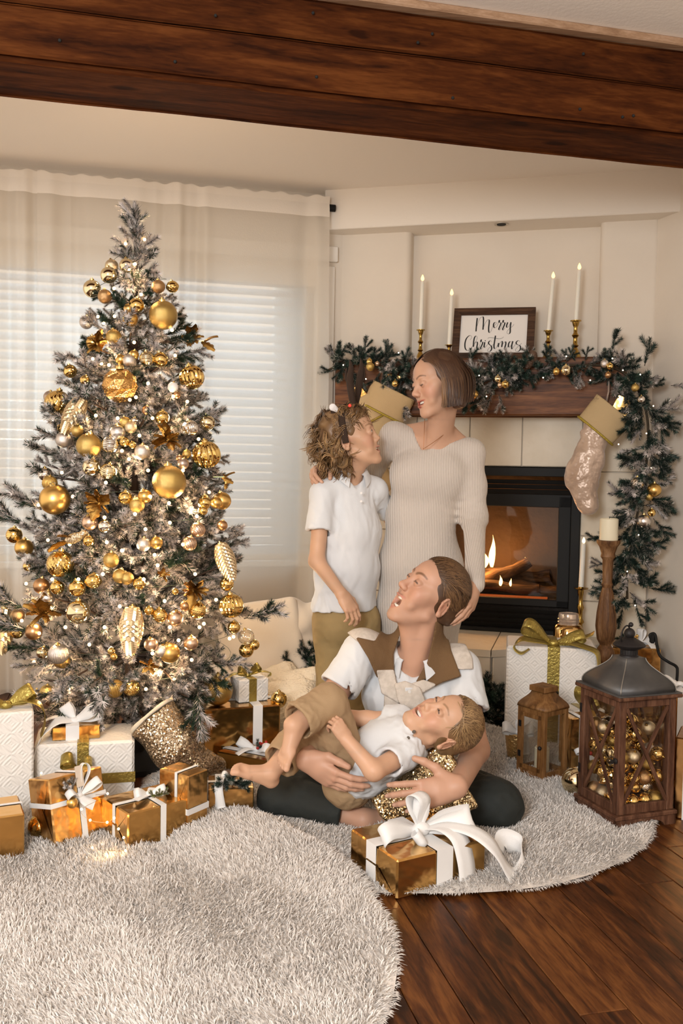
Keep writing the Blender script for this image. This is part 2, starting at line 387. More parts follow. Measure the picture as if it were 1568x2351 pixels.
def nets(S, res, lo=None, hi=None, st=5):
    l0, h0 = S.bounds(); lo = l0 if lo is None else np.maximum(np.array(lo, np.float32), l0); hi = h0 if hi is None else np.minimum(np.array(hi, np.float32), h0)
    nc = np.maximum(np.ceil((hi-lo)/(res*st)).astype(int), 1)+1
    ci = np.stack(np.meshgrid(*[np.arange(n) for n in nc], indexing='ij'), -1).reshape(-1, 3)
    C = (lo+(ci*st+(st-1)/2)*res).astype(np.float32); dc = np.empty(len(C), np.float32); gq = ci//10; od = np.lexsort((gq[:, 2], gq[:, 1], gq[:, 0]))
    for i in range(0, len(od), 4000): dc[od[i:i+4000]] = S.ev(C[od[i:i+4000]])
    n = nc*st; D = np.repeat(np.repeat(np.repeat(np.where(dc.reshape(nc) > 0, 1., -1.).astype(np.float32), st, 0), st, 1), st, 2)
    near = np.abs(dc) < res*st*1.0+.014; kc = ci[near]
    off = np.stack(np.meshgrid(*[np.arange(st)]*3, indexing='ij'), -1).reshape(-1, 3)
    gq = kc//3; kc = kc[np.lexsort((gq[:, 2], gq[:, 1], gq[:, 0]))]
    for i in range(0, len(kc), 110):
        I = (kc[i:i+110, None, :]*st+off[None]).reshape(-1, 3); D[I[:, 0], I[:, 1], I[:, 2]] = S.ev((lo+I*res).astype(np.float32))
    ins = D < 0; cnt = np.zeros(n-1, np.int8)
    for o in off8: cnt += ins[o[0]:n[0]-1+o[0], o[1]:n[1]-1+o[1], o[2]:n[2]-1+o[2]]
    act = np.argwhere((cnt > 0) & (cnt < 8)); vid = np.full(n-1, -1, np.int32); vid[tuple(act.T)] = np.arange(len(act))
    acc = np.zeros((len(act), 3), np.float32); num = np.zeros(len(act), np.float32)
    vals = [D[act[:, 0]+o[0], act[:, 1]+o[1], act[:, 2]+o[2]] for o in off8]
    for i, j in edges12:
        a, b = vals[i], vals[j]; x = (a < 0) != (b < 0); t = np.where(x, a/np.where(x, a-b, 1), 0)
        t = np.clip(t, 0, 1); p = off8[i]+(off8[j]-off8[i])*t[:, None]; acc += np.where(x[:, None], p, 0); num += x
    Vx = lo+(act+acc/num[:, None])*res; faces = []
    for ax in range(3):
        u, w = (ax+1) % 3, (ax+2) % 3; sl0 = [slice(None)]*3; sl1 = [slice(None)]*3; sl0[ax] = slice(0, -1); sl1[ax] = slice(1, None)
        A = ins[tuple(sl0)]; B = ins[tuple(sl1)]; ch = np.argwhere(A != B)
        ok = (ch[:, u] > 0) & (ch[:, w] > 0) & (ch[:, u] < n[u]-1) & (ch[:, w] < n[w]-1); ch = ch[ok]
        if not len(ch): continue
        fl = A[tuple(ch.T)]; q = []
        for du, dw in ((-1, -1), (0, -1), (0, 0), (-1, 0)):
            c = ch.copy(); c[:, u] += du; c[:, w] += dw; q.append(vid[tuple(c.T)])
        q = np.stack(q, 1); q[~fl] = q[~fl][:, ::-1]; faces.append(q)
    Fa = np.concatenate(faces) if faces else np.zeros((0, 4), int)
    return Vx.astype(np.float32), Fa[(Fa >= 0).all(1)]
off8 = np.array([(x, y, z) for z in (0, 1) for y in (0, 1) for x in (0, 1)])
edges12 = [(0, 1), (2, 3), (4, 5), (6, 7), (0, 2), (1, 3), (4, 6), (5, 7), (0, 4), (1, 5), (2, 6), (3, 7)]
def relax(Vx, Fa, it=1, f=.5):
    a = np.concatenate([Fa[:, i] for i in range(4)]+[Fa[:, (i+1) % 4] for i in range(4)]); b = np.concatenate([Fa[:, (i+1) % 4] for i in range(4)]+[Fa[:, i] for i in range(4)]); c = np.bincount(a, minlength=len(Vx))
    for _ in range(it):
        A = np.stack([np.bincount(a, weights=Vx[b, q], minlength=len(Vx)) for q in range(3)], 1).astype(np.float32)
        Vx = Vx+f*(A/np.maximum(c, 1)[:, None]-Vx)
    return Vx
def soft_obj(name, S, res, mt, parent=None, color=None, zones=None, rel=1, world=True):
    """zones: list of (lo,hi,res) boxes meshed finer; the rest at res. One mesh."""
    Vs = []; Fs = []; o = 0; zl = list(zones or [])+[(None, None, res)]
    for zi, (lo, hi, rs) in enumerate(zl):
        if lo is None: v, f = nets(S, rs)
        else: v, f = nets(S, rs, np.array(lo)-.01, np.array(hi)+.01)
        if not len(f): continue
        v = relax(v, f, rel, .45); c = v[f].mean(1); keep = np.ones(len(f), bool)
        if lo is not None: keep &= np.all((c >= np.array(lo)-.0005) & (c <= np.array(hi)+.0005), axis=1)
        for (l2, h2, r2) in zl[:zi]: keep &= ~np.all((c > np.array(l2)+rs*.9) & (c < np.array(h2)-rs*.9), axis=1)
        f = f[keep]; us, inv = np.unique(f, return_inverse=True); Vs.append(v[us]); Fs.append(inv.reshape(f.shape)+o); o += len(us)
    v = np.concatenate(Vs); f = np.concatenate(Fs); col = color(v) if color else None
    if world and parent is not None:
        Mi = np.array(wmat(parent).inverted(), np.float32); v2 = v@Mi[:3, :3].T+Mi[:3, 3]
    else: v2 = v
    me = mesh_np(name, v2, f, mt, True, col); o = bpy.data.objects.new(name, me); COL.objects.link(o)
    if parent is not None: o.parent = parent
    return o
def fbm(P, s, seed=0):
    """cheap smooth noise: sum of sines"""
    x, y, z = P[:, 0]*s+seed, P[:, 1]*s+seed*1.7, P[:, 2]*s+seed*2.3
    return (np.sin(x+1.3*np.sin(y*.9+z*.4))+np.sin(y*1.1+1.2*np.sin(z*1.05+x*.3))+np.sin(z*.95+1.4*np.sin(x*1.2+y*.5))+.5*np.sin(2.1*x+1.7*y+seed)*np.sin(1.9*z-1.3*y))/3.5
# ================================================================== ROOM
M_wall = mat('wall_plaster', (.73, .645, .545), .85, bump=(35, .12, .01), var=(3, (.76, .68, .58)))
M_ceil = mat('ceiling_paint', (.92, .85, .77), .9, bump=(60, .08, .01))
M_white = mat('white_trim_paint', (.82, .77, .70), .5)
M_black = mat('black_metal', (.008, .008, .008), .6, 0.0, spec=.25)
M_blackmatte = mat('black_matte', (.01, .009, .008), .8)
def wpx(px, py, d):
    r = ray(px, py); t = (d-CAM0.dot(DU))/r.dot(DU); q = CAM0+r*t; return q.dot(WU), q.z
CEIL = 2.517
# floor with planks
fl = MB().box((-2.6, -1.6, -.05), (3.2, 5.2, -.012), WM).build('floor', mat('subfloor', (.05, .025, .012), .8), smooth=False)
struct(fl, 'dark walnut wood plank floor', 'floor')
M_plank = wood('walnut_plank', (.020, .0058, .0014), (.074, .0215, .0050), (.160, .056, .0135), (8, 1.1, 8), 2.4, .42, True, .12, rnd=.075, dist=1.8)
pw = .1105; r0 = random.Random(3); plmesh = {}
row = 0; w = .69-pw*22
while w < 2.9:
    d = -1.5-r0.random()*1.1
    while d < 4.66:
        ln = r0.choice([.62, .92, 1.22, 1.22]); d1 = d+ln
        a = max(d, -1.5); b = min(d1, 4.68)
        if b-a > .05:
            key = round(b-a, 3)
            if key not in plmesh: plmesh[key] = MB().box((.0012, 0, -.012), (pw-.0012, key-.002, 0), bev=.0016).mesh('plank', M_plank, False)
            o = link('plank', plmesh[key], fl, M=WM @ Matrix.Translation((w, a, 0)))
        d = d1
    w += pw; row += 1
# ceiling
struct(MB().box((-3.2, -1.6, CEIL), (3.4, 5.2, CEIL+.08), WM).build('ceiling', M_ceil, smooth=False), 'plain cream painted ceiling')
# curtain wall with window opening
DW = 4.68
wl, _ = wpx(-70, 900, DW); wr, _ = wpx(722, 900, DW); _, zb = wpx(620, 1272, DW); _, zt = wpx(620, 612, DW)
wmax, _ = wpx(800, 560, DW); wmax += .12
m = MB()
m.box((-3.2, DW, 0), (wl, DW+.12, CEIL), WM); m.box((wr, DW, 0), (wmax, DW+.12, CEIL), WM)
m.box((wl, DW, 0), (wr, DW+.12, zb), WM); m.box((wl, DW, zt), (wr, DW+.12, CEIL), WM)
struct(m.build('wall_left', M_wall, smooth=False), 'cream plaster wall behind the curtained window')
win = bpy.data.objects.new('window_1', None); COL.objects.link(win); struct(win, 'wide window with white horizontal blinds behind sheer curtain', 'window')
m = MB(); cs = .095
m.box((wr, DW-.02, zb-.03), (wr+cs, DW, zt+.02), WM, .004); m.box((wl-cs, DW-.02, zb-.03), (wl, DW, zt+.02), WM, .004)
m.build('window_casing', M_white, win, False)
_, zh0 = wpx(770, 604, DW); _, zh1 = wpx(770, 569, DW)
MB().box((wl-cs-.02, DW-.032, zh0), (wr+cs+.012, DW, zh1), WM, .004).build('window_head', M_white, win, False)
MB().box((wl-cs-.03, DW-.06, zb-.06), (wr+cs+.03, DW, zb-.03), WM, .004).build('window_sill', M_white, win, False)
m = MB(); 
for x in (wl, (wl+wr)/2-.02, wr-.04): m.box((x, DW+.07, zb), (x+.04, DW+.10, zt), WM)
m.box((wl, DW+.07, zb), (wr, DW+.10, zb+.04), WM); m.box((wl, DW+.07, zt-.04), (wr, DW+.10, zt), WM)
m.build('window_frame', M_white, win, False)
MB().box((wl, DW+.083, zb), (wr, DW+.087, zt), WM).build('pane', glass('window_glass', (.95, .98, 1)), win, False)
M_slat = sheer('blind_slat', (.80, .82, .84), 0.0, .30)
ns = 30; sm = MB().box((wl+.01, -.024, -.0015), (wr-.01, .024, .0015)).mesh('slat', M_slat, False)
for i in range(ns):
    z = zb+.02+(zt-zb-.10)*i/(ns-1)
    link('slat', sm, win, M=WM @ Matrix.Translation((0, DW+.035, z)) @ Matrix.Rotation(math.radians(50), 4, 'X'))
MB().box((wl, DW+.002, zt-.085), (wr, DW+.065, zt), WM).build('blind_headrail', M_white, win, False)
area('window_daylight', wd2((wl+wr)/2, DW+.75, 1.75), wd2((wl+wr)/2, DW, 1.35), 2.2, 66, (.62, .82, 1.0), 'RECTANGLE', 1.5)
# soffit above fireplace, chimney breast, right wall
M_sof = mat('soffit_plaster', (.86, .79, .70), .85, bump=(35, .1, .01))
ZS = 2.319
sof = MB().box((-.93, -.12, ZS), (1.6, .6, CEIL+.01), FM, .004).build('trim_2', M_sof, smooth=False); struct(sof, 'plastered bulkhead above the chimney breast', 'bulkhead')
pv = fpos(-.02, .075, ZS)
ve = MB().lathe([(.0, -.002), (.03, -.002), (.034, -.004), (.034, 0), (0, 0)], 20).build('vent_ring', mat('vent_metal', (.55, .5, .42), .4, .6), sof, M=FM @ Matrix.Translation((-.045, -.06, ZS)))
MB().lathe([(0, -.004), (.022, -.0045), (.022, -.002), (0, -.002)], 20).build('vent_hole', M_blackmatte, sof, M=FM @ Matrix.Translation((-.045, -.06, ZS)))
def rounded_col(a0, a1, y0, y1, r=.03):
    out = []
    for (cx, cy, s) in ((a0, y0, 180), (a1, y0, 270)):
        x = cx+(r if s == 180 else -r); y = cy+r
        for k in range(6): t = math.radians(s+90*k/5); out.append((x+r*math.cos(t), y+r*math.sin(t)))
    return out+[(a1, y1), (a0, y1)]
m = MB()
m.prism(rounded_col(-1.25, -.505, 0, .4), 0, ZS, FM); m.prism(rounded_col(.426, .70, 0, .4), 0, ZS, FM)
m.box((-.51, .085, 1.45), (.43, .4, ZS), FM)
m.box((-.51, 0.0, 1.135), (.43, .4, 1.45), FM); m.box((-.51, 0, 0), (.43, .4, .30), FM)
m.box((-.51, 0, .3), (-.45, .4, 1.135), FM); m.box((.37, 0, .3), (.43, .4, 1.135), FM); m.box((-.45, .40, .3), (.37, .44, 1.135), FM)
struct(m.build('wall_back', M_wall), 'cream chimney breast with a shallow niche above the mantel')
q = fpos(.69, 0, 0); RW = rotz(WA)
rw = MB().box((0, -4.0, 0), (.12, .25, CEIL)).build('wall_right', M_wall, smooth=False, M=Matrix.Translation(q) @ rotz(math.radians(20)))
struct(rw, 'cream wall right of the fireplace')
# ceiling beam
bm = bpy.data.objects.new('trim_1', None); COL.objects.link(bm); struct(bm, 'thick dark stained rustic wood beam across the ceiling', 'beam')
M_beam = wood('beam_wood', (.022, .0052, .0012), (.064, .0165, .0034), (.120, .036, .008), (1.0, 7, 7), 2.2, .75, True, .35, dist=1.4, spec=.08)
def board(parent, name, lo, hi, mt, amp=.004, nx=90):
    lo = V(lo); hi = V(hi); P = []; c = [(lo.y, lo.z), (hi.y, lo.z), (hi.y, hi.z), (lo.y, hi.z)]; e = .006
    for i in range(nx+1):
        x = lo.x+(hi.x-lo.x)*i/nx; ring = []
        for (cy, cz), (dy, dz) in zip(c, ((1, 1), (-1, 1), (-1, -1), (1, -1))):
            j = amp*(math.sin(x*3.1+cy*40+cz*17)+.6*math.sin(x*9.7+cz*31)+.4*r0.uniform(-1, 1))
            ring += [V(x, cy+dy*e+j*.4, cz+j*.5), V(x, cy+j*.4, cz+dz*e+j*.5)] if (dy*dz > 0) else [V(x, cy+j*.4, cz+dz*e+j*.5), V(x, cy+dy*e+j*.4, cz+j*.5)]
        P.append([ring[k] for k in (1, 0, 3, 2, 5, 4, 7, 6)] if False else ring)
    m = MB(); m.grid([[V(p) for p in r] for r in P], closed_u=True); n = 8
    m.f.append(tuple(range(n-1, -1, -1))); m.f.append(tuple(nx*n+j for j in range(n))); m.m += [0, 0]
    return m.build(name, mt, parent, True, M=WM)
board(bm, 'board', (-1.6, 2.722, 2.372), (3.0, 2.775, 2.492), M_beam, .003)
board(bm, 'board', (-1.6, 2.715, 2.226), (3.0, 2.775, 2.366), M_beam, .003)
board(bm, 'board', (-1.6, 2.735, 2.214), (3.0, 3.0, 2.245), M_beam, .003)
board(bm, 'board', (-1.6, 2.955, 2.236), (3.0, 2.99, 2.517), M_beam, .003)
MB().box((-1.6, 2.76, 2.24), (3.0, 2.96, 2.517), WM).build('beam_core', M_beam, bm, False)
MB().box((-1.6, 2.69, 2.492), (3.0, 2.76, 2.517), WM, .004).build('moulding', wood('moulding_wood', (.25, .14, .08), (.36, .22, .13), (.46, .3, .2), (1, 12, 12), 3, .5, False), bm, False)
nm = MB().sphere((0, 0, 0), .005, 8, 5).mesh('nail', M_blackmatte)
for (px, py) in ((137, 92), (402, 141), (495, 35), (719, 29), (727, 176), (993, 77), (1040, 224), (1332, 250), (1340, 123), (960, 97), (1455, 265), (1430, 268)):
    w_, z_ = wpx(px, py, 2.717); link('nail', nm, bm, M=Matrix.Translation(wd2(w_, 2.719, z_)))
# ------------------------------------------------------------------ curtains
rod_w, rod_z = wpx(764, 478, 4.57)
cr = thing('curtain_rod', 'black curtain rod end sticking out beyond the sheer curtain', 'curtain rod', wd2(rod_w, 4.57, rod_z))
MB().tube([wd2(-1.6, 4.57, rod_z), wd2(rod_w-.02, 4.57, rod_z)], .011, 10).build('rod', M_black, cr, world=True)
MB().tube([wd2(rod_w-.03, 4.57, rod_z), wd2(rod_w+.012, 4.57, rod_z)], .018, 12).build('finial', M_black, cr, world=True)
MB().tube([wd2(rod_w-.05, 4.57, rod_z), wd2(rod_w-.05, 4.69, rod_z)], .007, 8).build('bracket', M_black, cr, world=True)
M_curt = sheer('sheer_curtain', (.84, .77, .67), .27, .42, (160, .15)); M_curth = sheer('curtain_header', (.90, .83, .74), .0, .25, (160, .15))
M_curtL = M_curt
def curtain(name, pxa, pxb, label, clusters, seed):
    R = random.Random(seed); wa, _ = wpx(pxa, 600, 4.56); wb, _ = wpx(pxb, 600, 4.56); n = int((wb-wa)/.004)
    ph = [0.0]; amp = []; top = []
    for i in range(n+1):
        px = pxa+(pxb-pxa)*i/n; k = max([math.exp(-((px-c)/s)**2) for c, s in clusters]+[0])
        ph.append(ph[-1]+(.0035+.033*k)*(0.8+.4*math.sin(i*.07+seed)))
        amp.append(.009+.026*k); top.append(.003*math.sin(i*.11+seed)+.004*math.sin(i*.29))
    zs = [0, .12, .3, .5, .8, 1.2, 1.6, 2.0, 2.3, 2.5, 2.62]; ztop = rod_z+.035
    zs = [z for z in zs if z < ztop-.13]+[ztop-.115, ztop-.10, ztop-.06, ztop-.035, ztop-.03, ztop-.012, ztop]
    P = []
    for z in zs:
        g = max(0, min(1, (ztop-z)/1.0)); row = []
        for i in range(n+1):
            w = wa+(wb-wa)*i/n; a = 2*math.pi*ph[i]
            o = amp[i]*(.55+.9*g)*math.sin(a)+.010*g*math.sin(a*.37+z*2)+.006*g*math.sin(w*9+z*3.1)
            if z > ztop-.105: o = o*.55-(.008 if abs(z-(ztop-.0325)) < .004 else 0)
            row.append(wd2(w+.008*g*math.sin(z*2.2+w*5), 4.532-o, z+(top[i] if z >= ztop-.012 else 0)+.008))
        P.append(row)
    t = thing(name, label, 'curtain', wd2((wa+wb)/2, 4.56, 0), group='sheer window curtains')
    k = len(zs)-7+1
    MB().grid(P[:k+1]).build('panel', M_curt, t, 'all', world=True)
    MB().grid(P[k:]).build('header', M_curth, t, 'all', world=True)
    return t
curtain('curtain', 86, 752, 'sheer cream curtain panel running from behind the tree to the corner', [(130, 36), (175, 22), (320, 26), (365, 20), (400, 18), (450, 22), (700, 30)], 2)
curtain('curtain', -220, 86, 'sheer cream curtain panel at the far left edge', [(20, 30), (70, 22), (-100, 50)], 5)
# ================================================================== FIREPLACE
M_stone = mat('cream_stone_tile', (.74, .66, .54), .6, bump=(14, .35, .02), var=(6, (.66, .575, .45)))
M_grout = mat('grout', (.62, .55, .45), .9)
fp_ = thing('fireplace', 'cream stone tiled fireplace surround with black gas insert', 'fireplace', M=FM)
def ftile(a0, a1, z0, z1, y=-.016):
    g = .002; MB().box((a0+g, y, z0+g), (a1-g, 0, z1-g), bev=.003).build('tile', M_stone, fp_, False)
for a0, a1 in ((-.90, -.45), (.37, .69)):
    for z0, z1 in ((.30, .48), (.48, .80), (.80, 1.115), (1.115, 1.40)): ftile(a0, a1, z0, z1)
for a0, a1 in ((-.45, -.18), (-.18, .08), (.08, .37)): ftile(a0, a1, 1.135, 1.40)
for k in range(3): ftile(-.90+.45*k*.0, -.9+.45, 0, .001) if False else None
# insert
A0, A1, Z0, Z1 = -.45, .37, .305, 1.132
GA0, GA1, GZ0, GZ1 = -.375, .295, .475, .935
def fbox(lo, hi, name, mt, par=fp_, bev=.003): return MB().box(lo, hi, bev=bev).build(name, mt, par, False)
ins = bpy.data.objects.new('insert', None); COL.objects.link(ins); ins.parent = fp_
for lo, hi in (((A0, -.03, Z0), (A0+.045, .02, Z1)), ((A1-.045, -.03, Z0), (A1, .02, Z1)), ((A0, -.03, Z1-.045), (A1, .02, Z1)), ((A0, -.03, Z0), (A1, .02, Z0+.02))): fbox(lo, hi, 'frame_bar', M_black, ins)
for k in range(3):
    z = 1.02+k*.024; MB().box((A0+.045, -.020, -.011), (A1-.045, -.016, .011)).build('louver', M_black, ins, False, M=Matrix.Translation((0, 0, z)) @ Matrix.Rotation(.5, 4, 'X'))
for k in range(4):
    z = .345+k*.026; MB().box((A0+.045, -.020, -.011), (A1-.045, -.016, .011)).build('louver', M_black, ins, False, M=Matrix.Translation((0, 0, z)) @ Matrix.Rotation(.5, 4, 'X'))
for lo, hi in (((A0+.045, -.012, .44), (GA0+.03, .02, .99)), ((GA1-.03, -.012, .44), (A1-.045, .02, .99)), ((A0+.045, -.012, GZ1), (A1-.045, .02, 1.0)), ((A0+.045, -.012, .44), (A1-.045, .02, GZ0))): fbox(lo, hi, 'door_bar', M_black, ins)
MB().box((GA0, .004, GZ0), (GA1, .007, GZ1)).build('pane', glass('fire_glass', (.78, .74, .70), .05), ins, False)
M_fb = mat('firebox_lining', (.055, .033, .020), .85, bump=(18, .5, .02), var=(5, (.09, .05, .028)))
fbox((A0+.02, .33, .31), (A1-.02, .36, 1.12), 'back_panel', M_fb, ins); fbox((A0+.02, .02, .31), (A0+.05, .36, 1.12), 'side_panel', M_fb, ins); fbox((A1-.05, .02, .31), (A1-.02, .36, 1.12), 'side_panel', M_fb, ins)
fbox((A0+.02, .02, .31), (A1-.02, .36, .47), 'firebed', mat('firebed', (.02, .015, .012), .9, bump=(50, .8, .02)), ins); fbox((A0+.02, .02, 1.1), (A1-.02, .36, 1.13), 'top_panel', M_fb, ins)
M_log = wood('burnt_log', (.015, .008, .005), (.10, .055, .03), (.22, .13, .07), (1.2, 7, 7), 6, .8, False, .9)
def log(a, z, y, ln, r, rot, tilt, label):
    R = random.Random(int(a*1000)+7); pts = []; rr = []
    for i in range(13):
        t = i/12-.5; pts.append(V(t*ln, .012*math.sin(t*5+a*9), .01*math.sin(t*8+z*5))); rr.append(r*(1-.25*abs(t)*R.random())*(.93+.14*R.random()))
    o = MB().tube(pts, rr, 12).build('fire_log', M_log, None, True, M=FM @ Matrix.Translation((a, y, z)) @ rotz(rot) @ Matrix.Rotation(tilt, 4, 'Y')); tag(o, label, 'log', 'logs in the fire'); return o
log(-.03, .57, .17, .34, .034, .2, -.42, 'charred log leaning diagonally across the fire'); log(.10, .505, .20, .36, .034, -.15, .05, 'thick charred log lying at the right of the fire')
log(-.20, .51, .20, .34, .036, .12, -.04, 'charred log lying at the left of the fire'); log(-.02, .515, .115, .40, .026, .04, .03, 'thin charred log lying along the front of the fire')
log(.02, .56, .25, .42, .035, -.05, -.03, 'charred log at the back of the fire')
M_flame = glow('flame', (1.0, .60, .20), 11.0)
def flame(px, pyt, pyb, wd_, b, label):
    base = fpx(px, pyb, -b); tip = fpx(px+2, pyt, -b); h = (tip-base).length; prof = []; R = random.Random(px)
    m = MB(); P = []; n = 14
    for i in range(n+1):
        t = i/n; r = wd_*(math.sin(math.pi*min(1, t*.95+.08))**.9)*(1-t)**.55*1.15+.0004; off = .25*wd_*math.sin(t*5+px)*t*1.6
        P.append([V(off+r*math.cos(a), r*.6*math.sin(a), t*h) for a in [2*math.pi*j/10 for j in range(10)]])
    m.grid(P, closed_u=True); o = m.build('flame', M_flame, None, 'all', M=Matrix.Translation(base) @ rotz(-FA)); tag(o, label, 'flame', 'flames in the fireplace')
for f in ((1129, 1228, 1302, .019, .17, 'tallest flame in the fireplace'), (1112, 1262, 1303, .022, .16, 'broad flame beside the tallest one at its left'), (1203, 1279, 1309, .010, .2, 'pointed flame at the right of the logs'),
          (1166, 1303, 1314, .014, .19, 'low flame under the leaning log'), (1179, 1301, 1314, .010, .19, 'low flame right of the leaning log'), (1149, 1321, 1345, .010, .06, 'small flame in the embers at the front'), (1172, 1328, 1346, .007, .06, 'faint little flame at the front right of the embers'), (1085, 1270, 1304, .02, .18, 'flame at the left end of the fire hidden by the dress')): flame(*f)
MB().box((-.3, .03, .468), (.22, .10, .476)).build('embers', mat('embers', (.03, .01, .005), .9, emit=((1, .18, .03), .5), bump=(90, 1, .02)), ins, False)
point('fire_light', fpos(-.05, -.17, .68), 6.5, (1, .52, .18), .06)
point('fire_light_low', fpos(-.1, -.10, .6), 2.0, (1, .5, .16), .04)
# hearth: raised, with an angled right end, built from slabs
hs = thing('hearth', 'raised hearth of pale cream stone slabs under the fire', 'hearth', M=FM)
poly = [(-.80, -.016), (-.60, -.50), (-.005, -.50), (.44, -.20), (.69, -.016)]
MB().prism([(x*.995-.002, y*.985) for x, y in poly], 0, .272).build('hearth_core', M_grout, hs, False)
def quad(poly, z0, z1, name, mt, bev=.004):
    return MB().prism(poly, z0, z1).build(name, mt, hs, False)
g = .0025
tops = [[(-.61, -.52), (-.40-g, -.52), (-.40-g, -.02), (-.81, -.02)], [(-.40+g, -.52), (-.0-g, -.52), (-.0-g, -.02), (-.40+g, -.02)], [(g, -.52), (.46, -.21), (.70, -.02), (g, -.02)]]
for t in tops: quad(t, .272, .304, 'slab', M_stone)
for a0, a1 in ((-.60, -.4), (-.4, 0)): MB().box((a0+g, -.515, 0), (a1-g, -.50, .27), bev=.003).build('tile', M_stone, hs, False)
dv = V(.445, .30, 0); L_ = dv.length; an = math.atan2(.30, .445)
for k in range(2): MB().box((L_*k/2+g, -.015, 0), (L_*(k+1)/2-g, 0, .27), bev=.003).build('tile', M_stone, hs, False, M=Matrix.Translation((0, -.50, 0)) @ rotz(an))
# mantel
MAZ0, MAZ1 = 1.378, 1.652
M_mantel = wood('mantel_wood', (.045, .014, .0055), (.15, .055, .019), (.26, .105, .038), (1.0, 16, 16), 2.2, .5, True, .4, dist=1.2)
mt_ = board(None, 'mantel_shelf', (-.84, -.19, MAZ0), (.56, -.016, MAZ1), M_mantel, .002, 60); mt_.matrix_basis = FM
tag(mt_, 'chunky stained wood mantel beam above the fire', 'mantel')
# ================================================================== PROPS: shared pieces
G_shiny = mat('gold_shiny', (.86, .60, .22), .07, 1.0); G_light = mat('champagne_shiny', (.90, .78, .52), .07, 1.0)
G_satin = mat('gold_satin', (.80, .52, .17), .33, 1.0); G_rose = mat('rose_satin', (.80, .58, .42), .3, 1.0); G_copper = mat('copper_satin', (.58, .34, .17), .35, 1.0)
G_silver = mat('silver_satin', (.80, .76, .72), .28, 1.0); G_silvsh = mat('silver_shiny', (.88, .84, .78), .07, 1.0); G_taupe = mat('taupe_satin', (.48, .38, .32), .38, .9)
G_pearl = mat('white_pearl', (.84, .78, .72), .35); G_glit = glitter('glitter_gold', (.42, .26, .06), (.80, .58, .22)); G_glits = glitter('glitter_silver', (.58, .52, .48), (.9, .85, .8))
G_glitc = glitter('glitter_copper', (.42, .22, .09), (.75, .5, .25)); G_glitch = glitter('glitter_champagne', (.66, .5, .32), (.9, .78, .55)); G_matte = mat('gold_matte', (.66, .43, .13), .48, .85)
G_clear = glass('clear_bauble', (1, .96, .88), .16); G_foil = mat('gold_foil', (.80, .47, .16), .17, 1.0, bump=(7, .28, .03)); G_foil2 = mat('gold_foil_worn', (.78, .46, .17), .24, 1.0, bump=(9, .4, .03))
G_brass = mat('brass', (.52, .34, .09), .2, 1.0, var=(9, (.40, .25, .06))); G_cap = mat('bauble_cap', (.75, .55, .22), .25, 1.0)
M_rib = mat('white_ribbon', (.82, .80, .78), .55, sheen=.4, bump=(240, .12, .004)); M_ribth = M_rib
M_gribbon = mat('gold_ribbon', (.40, .30, .075), .36, .75, bump=(110, .5, .006))
M_wax = mat('candle_wax', (.86, .82, .72), .4, sss=.1); M_iv = mat('ivory_wax', (.86, .78, .58), .45)
M_led = glow('led_flame', (1, .55, .14), 5.0); M_bulb = glow('warm_bulb', (1, .62, .26), 14.0); M_bulb2 = glow('cool_bulb', (1, .82, .55), 8.0)
def emboss(name):
    if name in MATS: return MATS[name]
    m = bpy.data.materials.new(name); m.use_nodes = True; N, L = nt(m); b = N['Principled BSDF']; b.inputs['Base Color'].default_value = (.84, .79, .73, 1); b.inputs['Roughness'].default_value = .6
    tc = N.new('ShaderNodeTexCoord'); h = None
    def vm(op, a, v=None, sc=None):
        n = N.new('ShaderNodeVectorMath'); n.operation = op; L.new(a, n.inputs[0])
        if v is not None: n.inputs[1].default_value = v
        if sc is not None: n.inputs[3].default_value = sc
        return n
    s = vm('SCALE', tc.outputs['Object'], sc=15.0); f = vm('FRACTION', s.outputs[0]); c = vm('SUBTRACT', f.outputs[0], (.5, .5, .5)); l = vm('LENGTH', c.outputs[0]); a = vm('ABSOLUTE', c.outputs[0])
    dt = vm('DOT_PRODUCT', a.outputs[0], (1, 1, 1))
    def mth(op, x, y):
        n = N.new('ShaderNodeMath'); n.operation = op
        for i, q in enumerate((x, y)):
            if isinstance(q, (int, float)): n.inputs[i].default_value = q
            elif q is not None: L.new(q, n.inputs[i])
        return n.outputs[0]
    w1 = mth('SINE', mth('MULTIPLY', l.outputs['Value'], 34.0), None); w2 = mth('SINE', mth('MULTIPLY', dt.outputs['Value'], 30.0), None)
    hs = mth('ADD', w1, w2); bp = N.new('ShaderNodeBump'); bp.inputs['Strength'].default_value = .42; bp.inputs['Distance'].default_value = .0012
    L.new(hs, bp.inputs['Height']); L.new(bp.outputs[0], b.inputs['Normal']); MATS[name] = m; return m
M_emb = emboss('embossed_white_paper')
